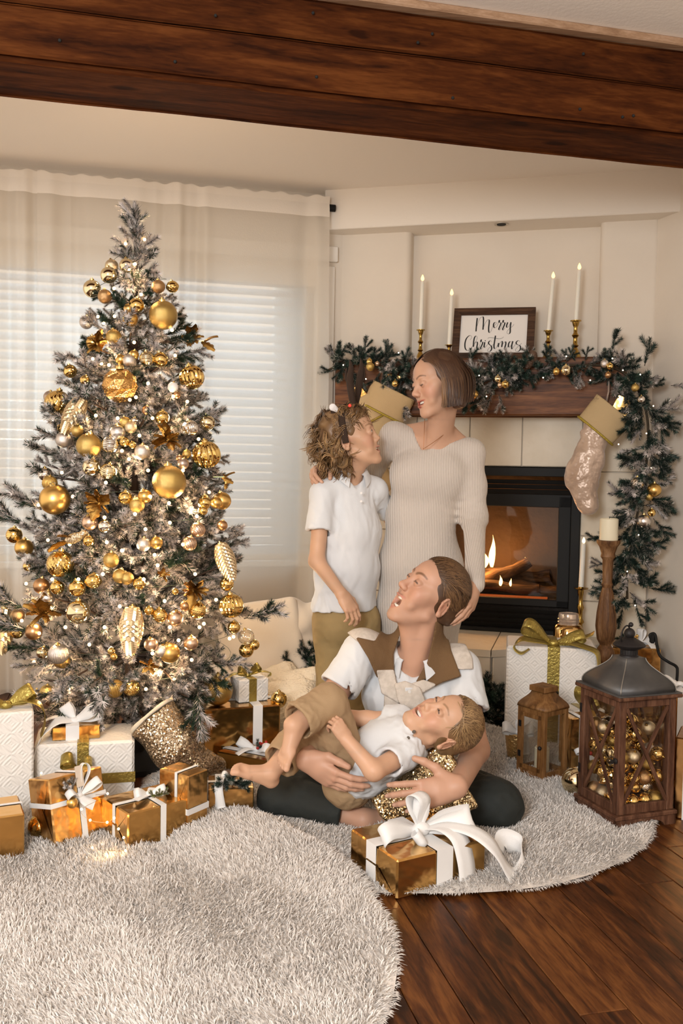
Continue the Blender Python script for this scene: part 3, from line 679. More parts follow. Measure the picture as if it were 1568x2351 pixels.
# ---- pine sprigs
M_pine = mat('pine_needles', (1, 1, 1), .65, vcol=True); M_stem = mat('pine_stem', (.06, .04, .02), .8)
def sprig_mesh(name, ln=.15, nn=190, nl=.024, flock=.5, seed=1, twigs=2, green=(.022, .048, .026), white=(.68, .60, .56), droop=0.0, wn=.0034):
    R = np.random.default_rng(seed); vs = []; fs = []; cs = []; o = 0
    stems = [(V(0, 0, 0), V(0, 0, 1), ln)]
    for k in range(twigs):
        a = R.uniform(0, 6.28); t = .25+.5*(k+.5)/max(twigs, 1); d = V(math.cos(a)*.75, math.sin(a)*.75, .8).normalized(); stems.append((V(0, 0, ln*t), d, ln*R.uniform(.4, .62)))
    for (p0, d, L_) in stems:
        x, y = frame_from(d); n = max(6, int(nn*L_/ln/(1+.5*twigs)*1.2)); fl = flock+R.uniform(-.25, .25)
        m = 4; ring = []
        for e, r in ((0, .0022), (1, .001)):
            for j in range(3): a = 2.094*j; vs.append(p0+d*(L_*e)+(x*math.cos(a)+y*math.sin(a))*r); cs.append((.05, .03, .015) if R.random() > .3 else (.3, .26, .22))
        for j in range(3): fs.append((o+j, o+(j+1) % 3, o+3+j)); fs.append((o+3+j, o+(j+1) % 3, o+3+(j+1) % 3))
        o += 6
        for i in range(n):
            t = R.uniform(.05, 1.0)**.85; a = R.uniform(0, 6.28); rad = x*math.cos(a)+y*math.sin(a); up = rad.z if abs(d.z) < .9 else math.cos(a)
            q = p0+d*(L_*t); dr = (rad*R.uniform(.75, 1.0)+d*R.uniform(.55, 1.0)).normalized(); l = nl*R.uniform(.7, 1.15)*(1 if t < .9 else .75); sd = dr.cross(d)
            sd = sd.normalized() if sd.length > 1e-6 else x; w = wn*R.uniform(.7, 1.2)
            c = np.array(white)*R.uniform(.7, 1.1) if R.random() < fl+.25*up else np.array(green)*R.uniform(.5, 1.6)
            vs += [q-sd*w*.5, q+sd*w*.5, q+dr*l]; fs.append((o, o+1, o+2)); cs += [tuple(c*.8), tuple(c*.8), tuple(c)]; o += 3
    return mesh_np(name, np.array([tuple(v) for v in vs]), np.array(fs), M_pine, False, np.array(cs))
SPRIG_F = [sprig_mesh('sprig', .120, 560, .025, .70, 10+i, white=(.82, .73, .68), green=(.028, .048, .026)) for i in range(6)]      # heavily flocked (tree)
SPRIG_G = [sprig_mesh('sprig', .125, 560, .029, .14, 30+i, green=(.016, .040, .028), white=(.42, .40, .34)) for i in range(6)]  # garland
SPRIG_D = [sprig_mesh('sprig', .11, 420, .027, .02, 50+i, green=(.012, .034, .020)) for i in range(3)]
def orient(p, d, sc=1.0, spin=0.0):
    d = V(d).normalized(); x, y = frame_from(d); M = Matrix(((x.x, y.x, d.x, p[0]), (x.y, y.y, d.y, p[1]), (x.z, y.z, d.z, p[2]), (0, 0, 0, 1)))
    return M @ rotz(spin) @ Matrix.Scale(sc, 4)
# ---- baubles (unit radius meshes)
def unit_ball(nu=28, nv=18): return MB().sphere((0, 0, 0), 1, nu, nv)
def ribbed(n, dep, tw=0.0, sq=1.0, nu=96):
    prof = [(max(1e-7, math.sin(math.pi*i/22)), -math.cos(math.pi*i/22)*sq) for i in range(23)]; return MB().lathe(prof, nu, rib=(n, dep, tw))
def ringed():
    pr = []
    for i in range(61): t = math.pi*i/60; pr.append((max(1e-7, math.sin(t))*(1+.018*math.cos(t*34)), -math.cos(t))); 
    return MB().lathe(pr, 28)
def faceted(nu=9, nv=6):
    m = MB(); P = []
    for i in range(nv+1):
        t = math.pi*i/nv; P.append([V(math.sin(t)*math.cos(2*math.pi*(j+.5*(i % 2))/nu), math.sin(t)*math.sin(2*math.pi*(j+.5*(i % 2))/nu), -math.cos(t)) for j in range(nu)])
    m.grid(P, closed_u=True); return m
def starball():
    m = unit_ball(28, 18)
    for ax in (V(0, -1, 0), V(.87, -.5, 0), V(-.87, -.5, 0), V(0, 1, 0), V(.87, .5, 0), V(-.87, .5, 0)):
        x, y = frame_from(ax); c = ax*1.10; ring = [(x*math.sin(k*math.pi/6)+y*math.cos(k*math.pi/6))*(.5 if k % 2 == 0 else .24)+ax*(.93 if k % 2 == 0 else .97) for k in range(12)]
        m.add([c]+ring, [(0, 1+k, 1+(k+1) % 12) for k in range(12)])
    return m
def cone_mesh(sc=9, rows=16, ln=1.0, w=.33):
    """pinecone ornament: core with overlapping scales, hanging tip down, unit length"""
    m = MB(); prof = []
    def rad(t): return w*(math.sin(math.pi*min(1, (t*.86+.10)))**.75)*(1-.30*t)
    for i in range(17): t = i/16; prof.append((max(1e-6, rad(t)*.92), .5-t))
    m.lathe(prof, 20)
    for i in range(rows):
        t = (i+.6)/(rows+.3); r = rad(t); n = max(5, int(sc*r/w+3)); z = .5-t; s = .62*2*math.pi*r/n
        for j in range(n):
            a = 2*math.pi*(j+.5*(i % 2))/n; e = V(math.cos(a), math.sin(a), 0); q = V(-math.sin(a), math.cos(a), 0); up = V(0, 0, 1)
            b = e*r*.9+up*z; m.add([b+q*s*.7+up*.035, b-q*s*.7+up*.035, b-q*s*.85+e*.014-up*.01, b+e*.048-up*.045, b+q*s*.85+e*.014-up*.01, b+e*.038+up*.012], [(5, 0, 1), (5, 1, 2), (5, 2, 3), (5, 3, 4), (5, 4, 0)])
    return m
BALL = {}
def ballmesh(kind, mt, key):
    k = (kind, key)
    if k not in BALL:
        mk = {'ball': unit_ball, 'rib': lambda: ribbed(18, .05), 'swirl': lambda: ribbed(16, .05, 1.1), 'fine': lambda: ribbed(30, .025), 'ring': ringed, 'facet': faceted, 'disco': lambda: faceted(16, 10), 'star': starball, 'mesh': lambda: faceted(26, 16)}[kind]()
        BALL[k] = mk.mesh('bauble', mt, False if kind in ('facet', 'disco', 'mesh') else True)
    return BALL[k]
CAPM = MB().lathe([(0, 0), (.24, 0), (.22, .14), (.08, .15), (.07, .26), (0, .27)], 10).mesh('cap', G_cap)
KINDS = {  # code: (mesh kind, material, wording)
 's': ('ball', G_shiny, 'shiny gold'), 'l': ('ball', G_light, 'shiny champagne'), 'm': ('ball', G_satin, 'satin gold'), 'r': ('ball', G_rose, 'satin rose gold'), 'c': ('ball', G_copper, 'satin copper'),
 'v': ('ball', G_silver, 'satin silver'), 'V': ('ball', G_silvsh, 'shiny silver'), 't': ('ball', G_taupe, 'satin taupe'), 'p': ('ball', G_pearl, 'white pearl'), 'g': ('ball', G_glit, 'gold glitter'),
 'w': ('ball', G_glits, 'silver glitter'), 'o': ('ball', G_glitc, 'copper glitter'), 'h': ('ball', G_glitch, 'champagne glitter'), 'R': ('rib', G_shiny, 'ribbed shiny gold'), 'S': ('swirl', G_shiny, 'swirl-ribbed gold'),
 'q': ('swirl', G_rose, 'swirl-ribbed rose gold'), 'x': ('fine', G_silvsh, 'finely ribbed silver'), 'y': ('fine', G_matte, 'ribbed matte gold'), 'i': ('ring', G_light, 'ringed champagne'), 'I': ('ring', G_silvsh, 'ringed silver'),
 'f': ('facet', G_foil, 'faceted gold'), 'd': ('disco', G_light, 'mirror-faceted champagne'), 'D': ('disco', G_shiny, 'mirror-faceted gold'), '*': ('star', G_shiny, 'star-embossed gold'), 'k': ('mesh', G_shiny, 'beaded gold'), 'K': ('mesh', G_silvsh, 'beaded silver'),
 'z': ('ball', G_clear, 'clear glass'), 'X': ('fine', G_glits, 'ribbed silver glitter')}
BAUBLES = []
def bauble(code, p, r, where, hang=V(0, 0, 1), group=None, capped=True):
    kd, mt, words = KINDS[code]; me = ballmesh(kd, mt, code); o = bpy.data.objects.new('bauble', me); COL.objects.link(o)
    o.matrix_basis = orient(p, hang, r, random.uniform(0, 6.28) if code != '*' else random.uniform(-.3, .3))
    if capped:
        c = bpy.data.objects.new('cap', CAPM); COL.objects.link(c); c.parent = o; c.matrix_basis = Matrix.Translation((0, 0, .97))
    size = 'tiny ' if r < .012 else 'small ' if r < .0185 else '' if r < .029 else 'large '
    o['category'] = 'bauble'; o['group'] = group or where; o['label'] = size+words+' bauble '+where; BAUBLES.append((o, V(p))); return o
ORD = ['first', 'second', 'third', 'fourth', 'fifth', 'sixth', 'seventh', 'eighth', 'ninth', 'tenth', 'eleventh', 'twelfth', 'thirteenth', 'fourteenth']
def unique_labels(items, up='from the top'):
    d = {}
    for o, p in items: d.setdefault(o['label'], []).append((o, p))
    for lb, L in d.items():
        if len(L) < 2: continue
        L.sort(key=lambda t: -t[1].z)
        for i, (o, p) in enumerate(L):
            w = ('upper of two' if i == 0 else 'lower of two') if len(L) == 2 else ORD[min(i, 13)]+' '+up
            o['label'] = lb+', '+w
# ---- gifts
def gift_parts(t, w, d, h, wrap, bands=(), bmat=None, fold=True, bev=.004):
    """t: thing at base centre; local x width, y depth"""
    b = MB(); nx = 1
    b.box((-w/2, -d/2, 0), (w/2, d/2, h), bev=bev).build('wrapped_box', wrap, t, True)
    if fold:
        e = .0012
        for sx in (-1, 1):
            m = MB(); x = sx*w/2; c = V(x+sx*e, 0, h*.52)
            A = V(x, -d/2+.003, .003); B = V(x, d/2-.003, .003); C = V(x, d/2-.003, h-.003); D_ = V(x, -d/2+.003, h-.003)
            k = .62 if d > h else .8; ap1 = V(x+sx*.0028, 0, h*.5-.0); 
            tri1 = [A, B, V(x+sx*.003, d*.10, h*.56), V(x+sx*.003, -d*.10, h*.56)]
            m.add(tri1, [(0, 1, 2, 3) if sx > 0 else (3, 2, 1, 0)]); m.add([D_, C, V(x+sx*.0018, d*.14, h*.5), V(x+sx*.0018, -d*.14, h*.5)], [(3, 2, 1, 0) if sx > 0 else (0, 1, 2, 3)])
            m.build('paper_fold', wrap, t, False)
    for (ax, pos, bw) in bands:
        m = MB(); o = .0015; th = .0012
        if ax == 'x':
            x = -w/2+w*pos; L_ = [((-bw/2, -d/2-o-th, 0), (bw/2, -d/2-o, h+o+th)), ((-bw/2, d/2+o, 0), (bw/2, d/2+o+th, h+o+th)), ((-bw/2, -d/2-o, h+o), (bw/2, d/2+o, h+o+th))]; T = V(x, 0, 0)
        elif ax == 'y':
            y = -d/2+d*pos; L_ = [((-w/2-o-th, -bw/2, 0), (-w/2-o, bw/2, h+o+th)), ((w/2+o, -bw/2, 0), (w/2+o+th, bw/2, h+o+th)), ((-w/2-o, -bw/2, h+o), (w/2+o, bw/2, h+o+th))]; T = V(0, y, 0)
        else:
            z = h*pos; L_ = [((-w/2-o-th, -d/2-o-th, -bw/2), (w/2+o+th, -d/2-o, bw/2)), ((-w/2-o-th, d/2+o, -bw/2), (w/2+o+th, d/2+o+th, bw/2)), ((-w/2-o-th, -d/2, -bw/2), (-w/2-o, d/2, bw/2)), ((w/2+o, -d/2, -bw/2), (w/2+o+th, d/2, bw/2))]; T = V(0, 0, z)
        for lo, hi in L_: m.box(V(lo)+T, V(hi)+T)
        m.build('ribbon', bmat or M_rib, t, False)
def gift_px(A, B, ty, depth, wrap, label, bands=(), bmat=None, z0=0.0, fold=True, tilt=None, name='gift_box', bev=.004, hh=None):
    """A,B: pixels of the left and right ends of the front bottom edge; ty: pixel row of the top above A"""
    a = onz(A[0], A[1], z0); b = onz(B[0], B[1], z0); u = (b-a); w = u.length; u.normalize(); n = V(-u.y, u.x, 0)
    if hh is None:
        r = ray(A[0], ty); s = (a-CAM0).xy.length/r.xy.length; h = (CAM0+r*s).z-z0
    else: h = hh
    c = (a+b)/2+n*depth/2; ang = math.atan2(u.y, u.x); t = thing(name, label, 'gift box', (c.x, c.y, z0), ang)
    if tilt is not None: t.matrix_basis = Matrix.Translation(c.to_3d()) @ rotz(ang) @ tilt
    gift_parts(t, w, depth, h, wrap, bands, bmat, fold, bev); t['dims'] = (w, depth, h); return t, w, depth, h
def loop(t, base, dirv, ln, ht, width, mt, lift=.3, name='bow_loop', tw=0.0, side=None):
    """ribbon loop from base going out along dirv (local coords)"""
    d = V(dirv).normalized(); sd = V(side).normalized() if side is not None else d.cross(V(0, 0, 1)).normalized() if abs(d.z) < .95 else V(1, 0, 0)
    if side is None and abs(d.z) < .8: u0 = sd.cross(d); u0 = u0 if u0.z > 0 else -u0; fr_ = sd if sd.y < 0 else -sd; sd = (fr_*.62-u0*.78).normalized()
    up = sd.cross(d) if sd.cross(d).z >= 0 else d.cross(sd); pts = []; n = 22; wp = []; ss = []
    for i in range(n+1):
        a = i/n; x = ln*math.sin(math.pi*a)**.8; z = ht*math.sin(2*math.pi*a)*(.5+.5*math.sin(math.pi*a))*.8+lift*ln*math.sin(math.pi*a)*.6
        pts.append(V(base)+d*x+up*z+sd*(tw*math.sin(2*math.pi*a))); wp.append(.35+.65*min(1, 2.2*math.sin(math.pi*a))); ss.append(sd+d*(tw*2*math.cos(2*math.pi*a)))
    return MB().ribbon(pts, width, ss, .0012, wprof=wp).build(name, mt, t, 'all')
def tail(t, pts, width, side, mt, name='bow_tail', n=6, wp0=.4):
    P = bez(pts, n); k = len(P); wp = [min(1, wp0+(1-wp0)*3*i/k) for i in range(k)]
    ss = [V(side) for _ in P] if not isinstance(side, list) else [V(side[0]).lerp(V(side[1]), i/(k-1)) for i in range(k)]
    return MB().ribbon(P, width, ss, .0012, wprof=wp).build(name, mt, t, 'all')
def knot(t, p, r, mt): return MB().sphere(p, r, 14, 8, (1.15, .9, .8)).build('bow_knot', mt, t, 'all')
def simple_bow(t, p, s, width, mt, seed=0, nl=2, tails=2, tl=1.2):
    R = random.Random(seed); p = V(p)
    for k in range(nl): a = math.pi*k*2/nl+R.uniform(-.3, .3); loop(t, p, (math.cos(a), math.sin(a), .12), s*R.uniform(.85, 1.1), s*.42, width, mt)
    for k in range(tails):
        a = math.pi*k+R.uniform(.5, 1.0); d = V(math.cos(a), math.sin(a), 0); tail(t, [p, p+d*s*.5*tl+V(0, 0, s*.12), p+d*s*tl+V(0, 0, -.01+R.uniform(0, .02))], width, d.cross(V(0, 0, 1)), mt)
    knot(t, p+V(0, 0, .004), width*.42, mt)
# sprig decoration parts
def deco_sprig(t, p, d, sc, meshes=None, k=0):
    o = link('sprig', (meshes or SPRIG_D)[k % 3], t, M=orient(p, d, sc)); return o
def berry(t, p, r, mt): return MB().sphere(p, r, 10, 7).build('berry', mt, t, 'all')
M_red = mat('red_berry', (.45, .02, .015), .25)
def small_cone(t, p, d, s, mt):
    o = link('pinecone', CONE_S if mt is None else CONE_S, t, M=orient(p, d, s)); return o
M_brcone = mat('brown_pinecone', (.10, .045, .022), .6, var=(30, (.32, .22, .16), .5, .8)); CONE_S = cone_mesh(8, 9, 1, .42).mesh('pinecone', M_brcone); CONE_G = cone_mesh(12, 21, 1, .27).mesh('pinecone', mat('champagne_cone', (.78, .60, .36), .33, .85))
# ================================================================== PROPS: placing
MT = MAZ1  # mantel top
# ---- sign
sg_c = fpx(1132, 757, .07); SGW, SGH = .398, .268
lean = math.atan2(.06, SGH); sg = thing('wooden_sign', 'dark wood framed sign reading Merry Christmas leaning on the wall above the mantel', 'sign', M=FM @ Matrix.Translation(((sg_c-FO).dot(FU), -.098, MT)) @ Matrix.Rotation(-lean, 4, 'X') @ Matrix.Rotation(.012, 4, 'Y'))
M_sgf = wood('sign_frame_wood', (.022, .010, .005), (.06, .027, .013), (.11, .055, .027), (1, 14, 14), 4, .55, False, .3); fw = .036
def rail(p, name): MB().prism(p, 0, .022, Matrix.Rotation(math.pi/2, 4, 'X') @ Matrix.Translation((0, 0, -.012))).build(name, M_sgf, sg, False)
x0, x1, y0, y1 = -SGW/2, SGW/2, 0, SGH
rail([(x0, y0), (x1, y0), (x1-fw, y0+fw), (x0+fw, y0+fw)], 'frame_rail'); rail([(x1-fw, y1-fw), (x1, y1), (x0, y1), (x0+fw, y1-fw)][::1], 'frame_rail')
rail([(x0, y0), (x0+fw, y0+fw), (x0+fw, y1-fw), (x0, y1)], 'frame_stile'); rail([(x1, y0), (x1, y1), (x1-fw, y1-fw), (x1-fw, y0+fw)], 'frame_stile')
MB().box((x0+fw-.004, -.002, y0+fw-.004), (x1-fw+.004, .008, y1-fw+.004)).build('panel', mat('sign_panel', (.80, .76, .72), .6), sg, False)
STR = ["510,305 495,400 483,505 500,430 545,320 590,285 605,310 600,400 592,480 615,410 660,340 690,335 692,370 680,450 680,510 695,525 720,490 745,430 775,415 800,385 785,372 765,385 755,420 770,455 800,440 825,400 835,350 850,345 845,375 870,380 862,410 835,470 845,485 870,455 890,400 895,350 910,345 905,375 930,380 918,420 893,475 905,487 930,455",
 "975,375 955,425 960,452 985,435 1010,395 1022,378 1010,450 1005,520 985,545 957,535 965,500 1010,460 1050,430 1068,402",
 "385,630 410,600 405,570 375,568 330,610 305,680 305,750 330,785 370,780 410,735 440,690", "440,690 470,660 497,610 495,585 478,572 455,600 440,660 435,735 460,680 490,660 497,690 485,745 495,772 520,740 540,690 545,640 560,628 555,660 580,665 570,700 545,750 555,768 580,740 605,690",
 "612,665 600,720 608,745 640,715 668,682", "714,664 706,646 686,650 668,676 682,702 710,727 712,766 690,800 660,806 650,786 676,750 720,716 748,698", "780,570 765,640 750,720 755,760 775,760 800,720 820,690", "658,612 690,597 760,605 830,618 880,608 902,588",
 "822,680 815,740 835,690 870,655 880,670 868,740 890,690 925,660 932,690 915,750 925,772 955,735 970,710", "1020,665 995,660 972,700 975,740 1000,730 1030,680 1040,655 1020,720 1022,770 1050,735 1088,688", "1143,662 1132,645 1107,653 1088,680 1104,704 1140,718 1152,748 1140,786 1105,808 1078,800 1076,775 1110,738 1150,706 1170,685"]
lm = MB(); pw_ = SGW-2*fw; ph_ = SGH-2*fw
def uvp(x, y):
    v = (y-265)/562; l = 265-60*v; r = 1287-57*v; return V(x0+fw+pw_*(x-l)/(r-l), -.0026, y1-fw-ph_*v)
for s_ in STR:
    pts = [tuple(map(float, q.split(','))) for q in s_.split()]; P = bez([V(a, b, 0) for a, b in pts], 6)
    vs = []; fs = []
    for i, p in enumerate(P):
        t = P[min(i+1, len(P)-1)]-P[max(i-1, 0)]; t.normalize(); dn = max(0, t.y); hw = 1.9+8.5*dn**1.5; n = V(-t.y, t.x, 0)
        vs += [uvp(*(p+n*hw).xy), uvp(*(p-n*hw).xy)]
    for i in range(len(P)-1): fs.append((2*i, 2*i+1, 2*i+3, 2*i+2))
    lm.add(vs, fs)
lm.add([uvp(620+8*math.cos(a*.785), 645+9*math.sin(a*.785)) for a in range(8)], [tuple(range(8))])
lm.build('lettering', mat('ink', (.008, .008, .008), .7), sg, False)
# ---- candlesticks
CS_PROF = [(0, 0), (.036, 0), (.036, .006), (.028, .012), (.012, .05), (.009, .056), (.016, .064), (.010, .072), (.0085, .10), (.016, .112), (.0085, .124), (.008, .150), (.012, .158), (.016, .175), (.024, .178), (.024, .182), (.011, .182), (.011, .176), (0, .176)]
def candlestick(label, base, topz, prof, tag_grp, name='candlestick', mt=None, rmul=1.0):
    h = prof[-2][1]; s = (topz-base.z)/max(p[1] for p in prof); t = thing(name, label, 'candlestick', base, group=tag_grp)
    MB().lathe([(r*rmul, z*s) for r, z in prof], 24).build('stem', mt or G_brass, t); return t
def taper(label, p0, p1, r, flame_h, grp, led=True):
    t = thing('candle', label, 'candle', p0, group=grp); d = (p1-p0); L_ = d.length
    MB().lathe([(0, 0), (r, 0), (r*.86, L_*.97), (r*.5, L_), (0, L_)], 14).build('wax', M_wax, t, M=orient((0, 0, 0), d))
    f = [(0, 0), (.2, .04), (.55, .2), (.62, .36), (.5, .58), (.22, .85), (0, 1)]
    MB().lathe([(a*flame_h*.42, b*flame_h) for a, b in f], 12).build('flame', M_led if led else glow('wick_flame', (1, .72, .32), 9), t, M=Matrix.Translation(d) @ Matrix.Translation((0, 0, -.001)))
    return t
B_ = .085
for (px, cup, fl_t, pxt, ru, lb) in ((966, 757, 628, 970, .9, 'left end of mantel'), (1031, 792, 661, 1037, .9, 'left side of the framed sign'), (1259, 759, 622, 1270, .95, 'right side of the framed sign'), (1322, 736, 602, 1330, 1.1, 'right part of mantel beside the drooping garland')):
    q = fpx(px, cup, B_); base = V(q.x, q.y, MT); tp = fpx(pxt, fl_t+17, B_)
    dsc = {966: 'brass candlestick at the left end of the mantel', 1031: 'short brass candlestick at the left edge of the framed sign', 1259: 'brass candlestick just right of the framed sign', 1322: 'tallest brass candlestick at the right of the mantel'}[px]
    candlestick(dsc, base, q.z, CS_PROF, 'brass candlesticks on the mantel', rmul=ru)
    d2 = {966: 'white taper candle at the left end of the mantel', 1031: 'white taper candle overlapping the left edge of the sign', 1259: 'leaning white taper candle just right of the sign', 1322: 'white taper candle reaching highest on the right of the mantel'}[px]
    taper(d2, V(q.x, q.y, q.z-.004), tp, .0105, .033, 'white taper candles on the mantel')
# low brass candlestick on the hearth with lit taper
q = fpx(1333, 1380, .13); pan = at(1334, 1347, q.y)
LOWP = [(0, 0), (.045, 0), (.045, .008), (.03, .014), (.014, .05), (.011, .06), (.02, .07), (.011, .085), (.011, .11), (.017, .125), (.010, .14), (.010, .165), (.014, .18), (.014, .19), (.033, .195), (.035, .199), (.012, .198), (.012, .21), (0, .21)]
candlestick('brass candlestick with wide drip pan on the hearth beside the firebox', V(q.x, q.y, .304), pan.z+.01, LOWP, 'brass candlesticks')
tp = at(1340, 1247, q.y); taper('lit white taper candle standing beside the firebox on the hearth', V(pan.x, pan.y, pan.z), V(tp.x, tp.y, tp.z), .0125, .03, 'taper candles', False)
# carved wooden pillar holder
q = V(at(1389, 1500, 4.12)); hb = V(q.x, q.y, 0); top = at(1392, 1240, 4.12)
M_carv = wood('carved_wood', (.05, .02, .008), (.16, .075, .03), (.28, .15, .07), (10, 10, 1), 3, .5, False, .4)
wh = thing('pillar_candle_holder', 'tall carved wooden pillar candle holder standing beside the hearth', 'candle holder', hb); s = top.z
P1 = [(0, s-.002), (.052, s), (.052, s-.012), (.040, s-.03), (.030, s-.06), (.033, s-.075), (.024, s-.09), (.021, s-.19), (.026, s-.20), (.021, s-.215)]; P2 = [(.021, s-.215), (.030, s-.25), (.042, s-.33), (.046, s-.39), (.038, s-.45), (.024, s-.475)]; P3 = [(.024, s-.475), (.040, s-.50), (.046, s-.53), (.036, s-.56), (.028, s-.575), (.044, s-.59)]
MB().lathe(P1[::-1], 24).build('top_cup', M_carv, wh); MB().lathe(P2[::-1], 60, rib=(12, .05)).build('fluted_body', M_carv, wh); MB().lathe(P3[::-1], 24).build('turned_collar', M_carv, wh)
MB().box((-.048, -.048, .03), (.048, .048, s-.59), bev=.006).build('plinth', M_carv, wh, False); MB().box((-.065, -.065, 0), (.065, .065, .03), bev=.006).build('foot', M_carv, wh, False)
pc = thing('pillar_candle', 'ivory pillar candle on top of the carved wooden holder', 'candle', (hb.x, hb.y, s)); ct = at(1400, 1190, 4.12)
MB().lathe([(0, 0), (.040, 0), (.041, .005), (.041, ct.z-s-.004), (.036, ct.z-s), (.030, ct.z-s-.006), (0, ct.z-s-.01)], 28).build('wax', M_iv, pc); MB().tube([(0, 0, ct.z-s-.01), (.002, 0, ct.z-s+.008)], .0012, 6).build('wick', M_blackmatte, pc)
# jar
q = onz(1303, 1490, .304); jr = thing('glass_jar', 'gold mirrored glass jar with screw lid rim on the hearth', 'jar', (q.x, q.y, .304)); k = (at(1303, 1408, q.y).z-.304)
MB().lathe([(0, 0), (.062, 0), (.066, .006), (.066, k*.58), (.055, k*.68), (.046, k*.70)], 32).build('body', mat('mirror_jar', (.72, .46, .18), .08, 1), jr)
MB().lathe([(.046, k*.70), (.046, k*.76), (.05, k*.77), (.046, k*.79), (.046, k*.84), (.05, k*.85), (.046, k*.87), (.046, k*.94), (.043, k), (.040, k*.98), (.040, k*.72), (0, k*.72)], 32).build('threaded_rim', mat('jar_glass', (.62, .5, .40), .1, .6), jr)
# ---- stockings
M_velv = mat('champagne_velvet', (.40, .27, .19), .33, .15, sheen=.6, bump=(14, .6, .03), var=(7, (.56, .41, .31))); M_linen = mat('linen_cuff', (.50, .36, .19), .8, bump=(300, .3, .004)); M_linen2 = mat('gold_linen', (.53, .37, .19), .75, bump=(300, .3, .004)); M_trimg = mat('gold_trim', (.46, .34, .05), .5, .4, bump=(200, .8, .006))
def stocking(label, L_, b, M_leg, M_cuff, s=1.0, gold=True, cuffw=.075, mir=1):
    """L_ = pixel polyline: top centre, cuff bottom, ankle, heel, toe"""
    P = [fpx(x, y, b) for x, y in L_]; t = thing('stocking', label, 'stocking', P[0], group='Christmas stockings on the mantel'); nrm = FN
    S = Soft(); S.ecap(P[1], P[2], .062*s, .052*s, nrm, .42, .03); S.ecap(P[2], P[3], .052*s, .058*s, nrm, .45, .03); S.ecap(P[3], P[4], .056*s, .046*s, nrm, .5, .03)
    S.disp(lambda Q: .0030*fbm(Q, 60, 3)+.0016*fbm(Q, 130, 1)); soft_obj('leg', S, .005, M_leg, t, rel=1)
    d = (P[1]-P[0]).normalized(); S = Soft(); S.ecap(P[0], P[1], cuffw*s*1.03, cuffw*s*.97, nrm, .46, .01); S.plane(P[0], -d, .003); S.plane(P[1]+d*.012, d, .004); S.ecap(P[0]-d*.05, P[0]+d*.012, cuffw*s*.96, cuffw*s*.96, nrm, .36, .003, 's'); S.disp(lambda Q: .0015*fbm(Q, 50, 2))
    soft_obj('cuff', S, .005, M_cuff, t, rel=1)
    x = d.cross(nrm).normalized(); e = P[1]+d*.010; pts = [e+x*(math.cos(a)*cuffw*s*.99)+nrm*(math.sin(a)*cuffw*s*.46) for a in [k*math.pi/14 for k in range(28)]]
    MB().tube(pts, .0055, 6, closed=True).build('gold_trim', M_trimg, t, 'all', world=True)
    return t, P, d, x
def mini_gift(P, d, x, label, mt=None, s=.05, off=(0, .0)):
    c = P-d*s*.45+x*off[0]+FN*off[1]; zz = -d; xx = x; M = Matrix(((xx.x, FN.x, zz.x, c.x), (xx.y, FN.y, zz.y, c.y), (xx.z, FN.z, zz.z, c.z), (0, 0, 0, 1))) @ Matrix.Rotation(.25, 4, 'Y'); t = thing('small_gift_box', label, 'gift box', M=M, group='gold boxes poking out of stockings')
    MB().box((-s*.8, -s*.3, -s*.9), (s*.8, s*.3, s*.9), bev=.003).build('wrapped_box', mt or G_foil2, t, False); MB().box((-s*.12, -s*.32, -s*.92), (s*.12, s*.32, s*.92)).build('ribbon', G_shiny, t, False); return t
t, P, d, x = stocking('long champagne velvet stocking hanging at the right end of the mantel', [(1412, 938), (1370, 985), (1352, 1055), (1334, 1095), (1350, 1160)], .235, M_velv, M_linen, 1.05, True, .098)
mini_gift(P[0], d, x, 'gold wrapped box poking out of the right stocking', off=(-.02, 0), s=.052)
hk = fpx(1398, 872, .205); MB().tube([P[0]+x*.05, (P[0]+hk)/2+FN*.01+x*.02, hk], .004, 6).build('hanging_loop', M_velv, t, 'all', world=True)
t, P, d, x = stocking('gold linen stocking hanging beside the woman, tilted with its trim showing', [(905, 895), (880, 945), (862, 1010), (850, 1060), (880, 1110)], .235, M_linen, M_linen2, 1.1, True, .105); mini_gift(P[0], d, x, 'gold wrapped box poking out of the stocking beside the woman', off=(.02, 0), s=.05)
t, P, d, x = stocking('gold linen stocking hanging nearest the curtain behind the antlers', [(828, 915), (852, 965), (862, 1020), (856, 1070), (830, 1110)], .23, M_linen, M_linen2, 1.0, True, .095); mini_gift(P[0], d, x, 'gold wrapped box poking out of the stocking nearest the curtain', off=(-.0, 0), s=.046)
# ================================================================== LANTERNS
M_lw = wood('lantern_brown_wood', (.042, .016, .008), (.105, .045, .024), (.19, .092, .052), (9, 9, 1.2), 4, .6, False, .4); M_lw2 = wood('lantern_light_wood', (.09, .036, .010), (.19, .085, .026), (.28, .14, .05), (9, 9, 1.2), 4, .5, False, .25)
M_roof = mat('grey_metal_roof', (.070, .068, .070), .5, .55, bump=(9, .2, .02), var=(7, (.13, .125, .12))); M_iron = mat('dark_iron', (.03, .026, .026), .55, .6, bump=(80, .4, .005)); M_lglass = glass('lantern_glass', (.97, .96, .94), .06)
fF = onz(1415, 1907); fR = onz(1540, 1890); u = fR-fF; LS = .212; yaw = math.atan2(u.y, u.x); u.normalize(); n = V(-u.y, u.x, 0); lc = fF+u*LS/2+n*LS/2
LB, LT = .035, .405
ln = thing('large_lantern', 'large brown wooden lantern with grey metal roof, filled with gold baubles', 'lantern', lc, yaw); hw = LS/2
def bracket_base(s, z, w):
    pr = [(-s, 0)]; k = 24
    for i in range(k+1):
        x = -s*.62+2*s*.62*i/k; y = .024*max(0, math.sin(math.pi*i/k))**.45*(1-.35*max(0, math.cos(math.pi*(i/k-.5)*3.2))**2); pr.append((x, y))
    return pr+[(s, 0), (s, LB), (-s, LB)]
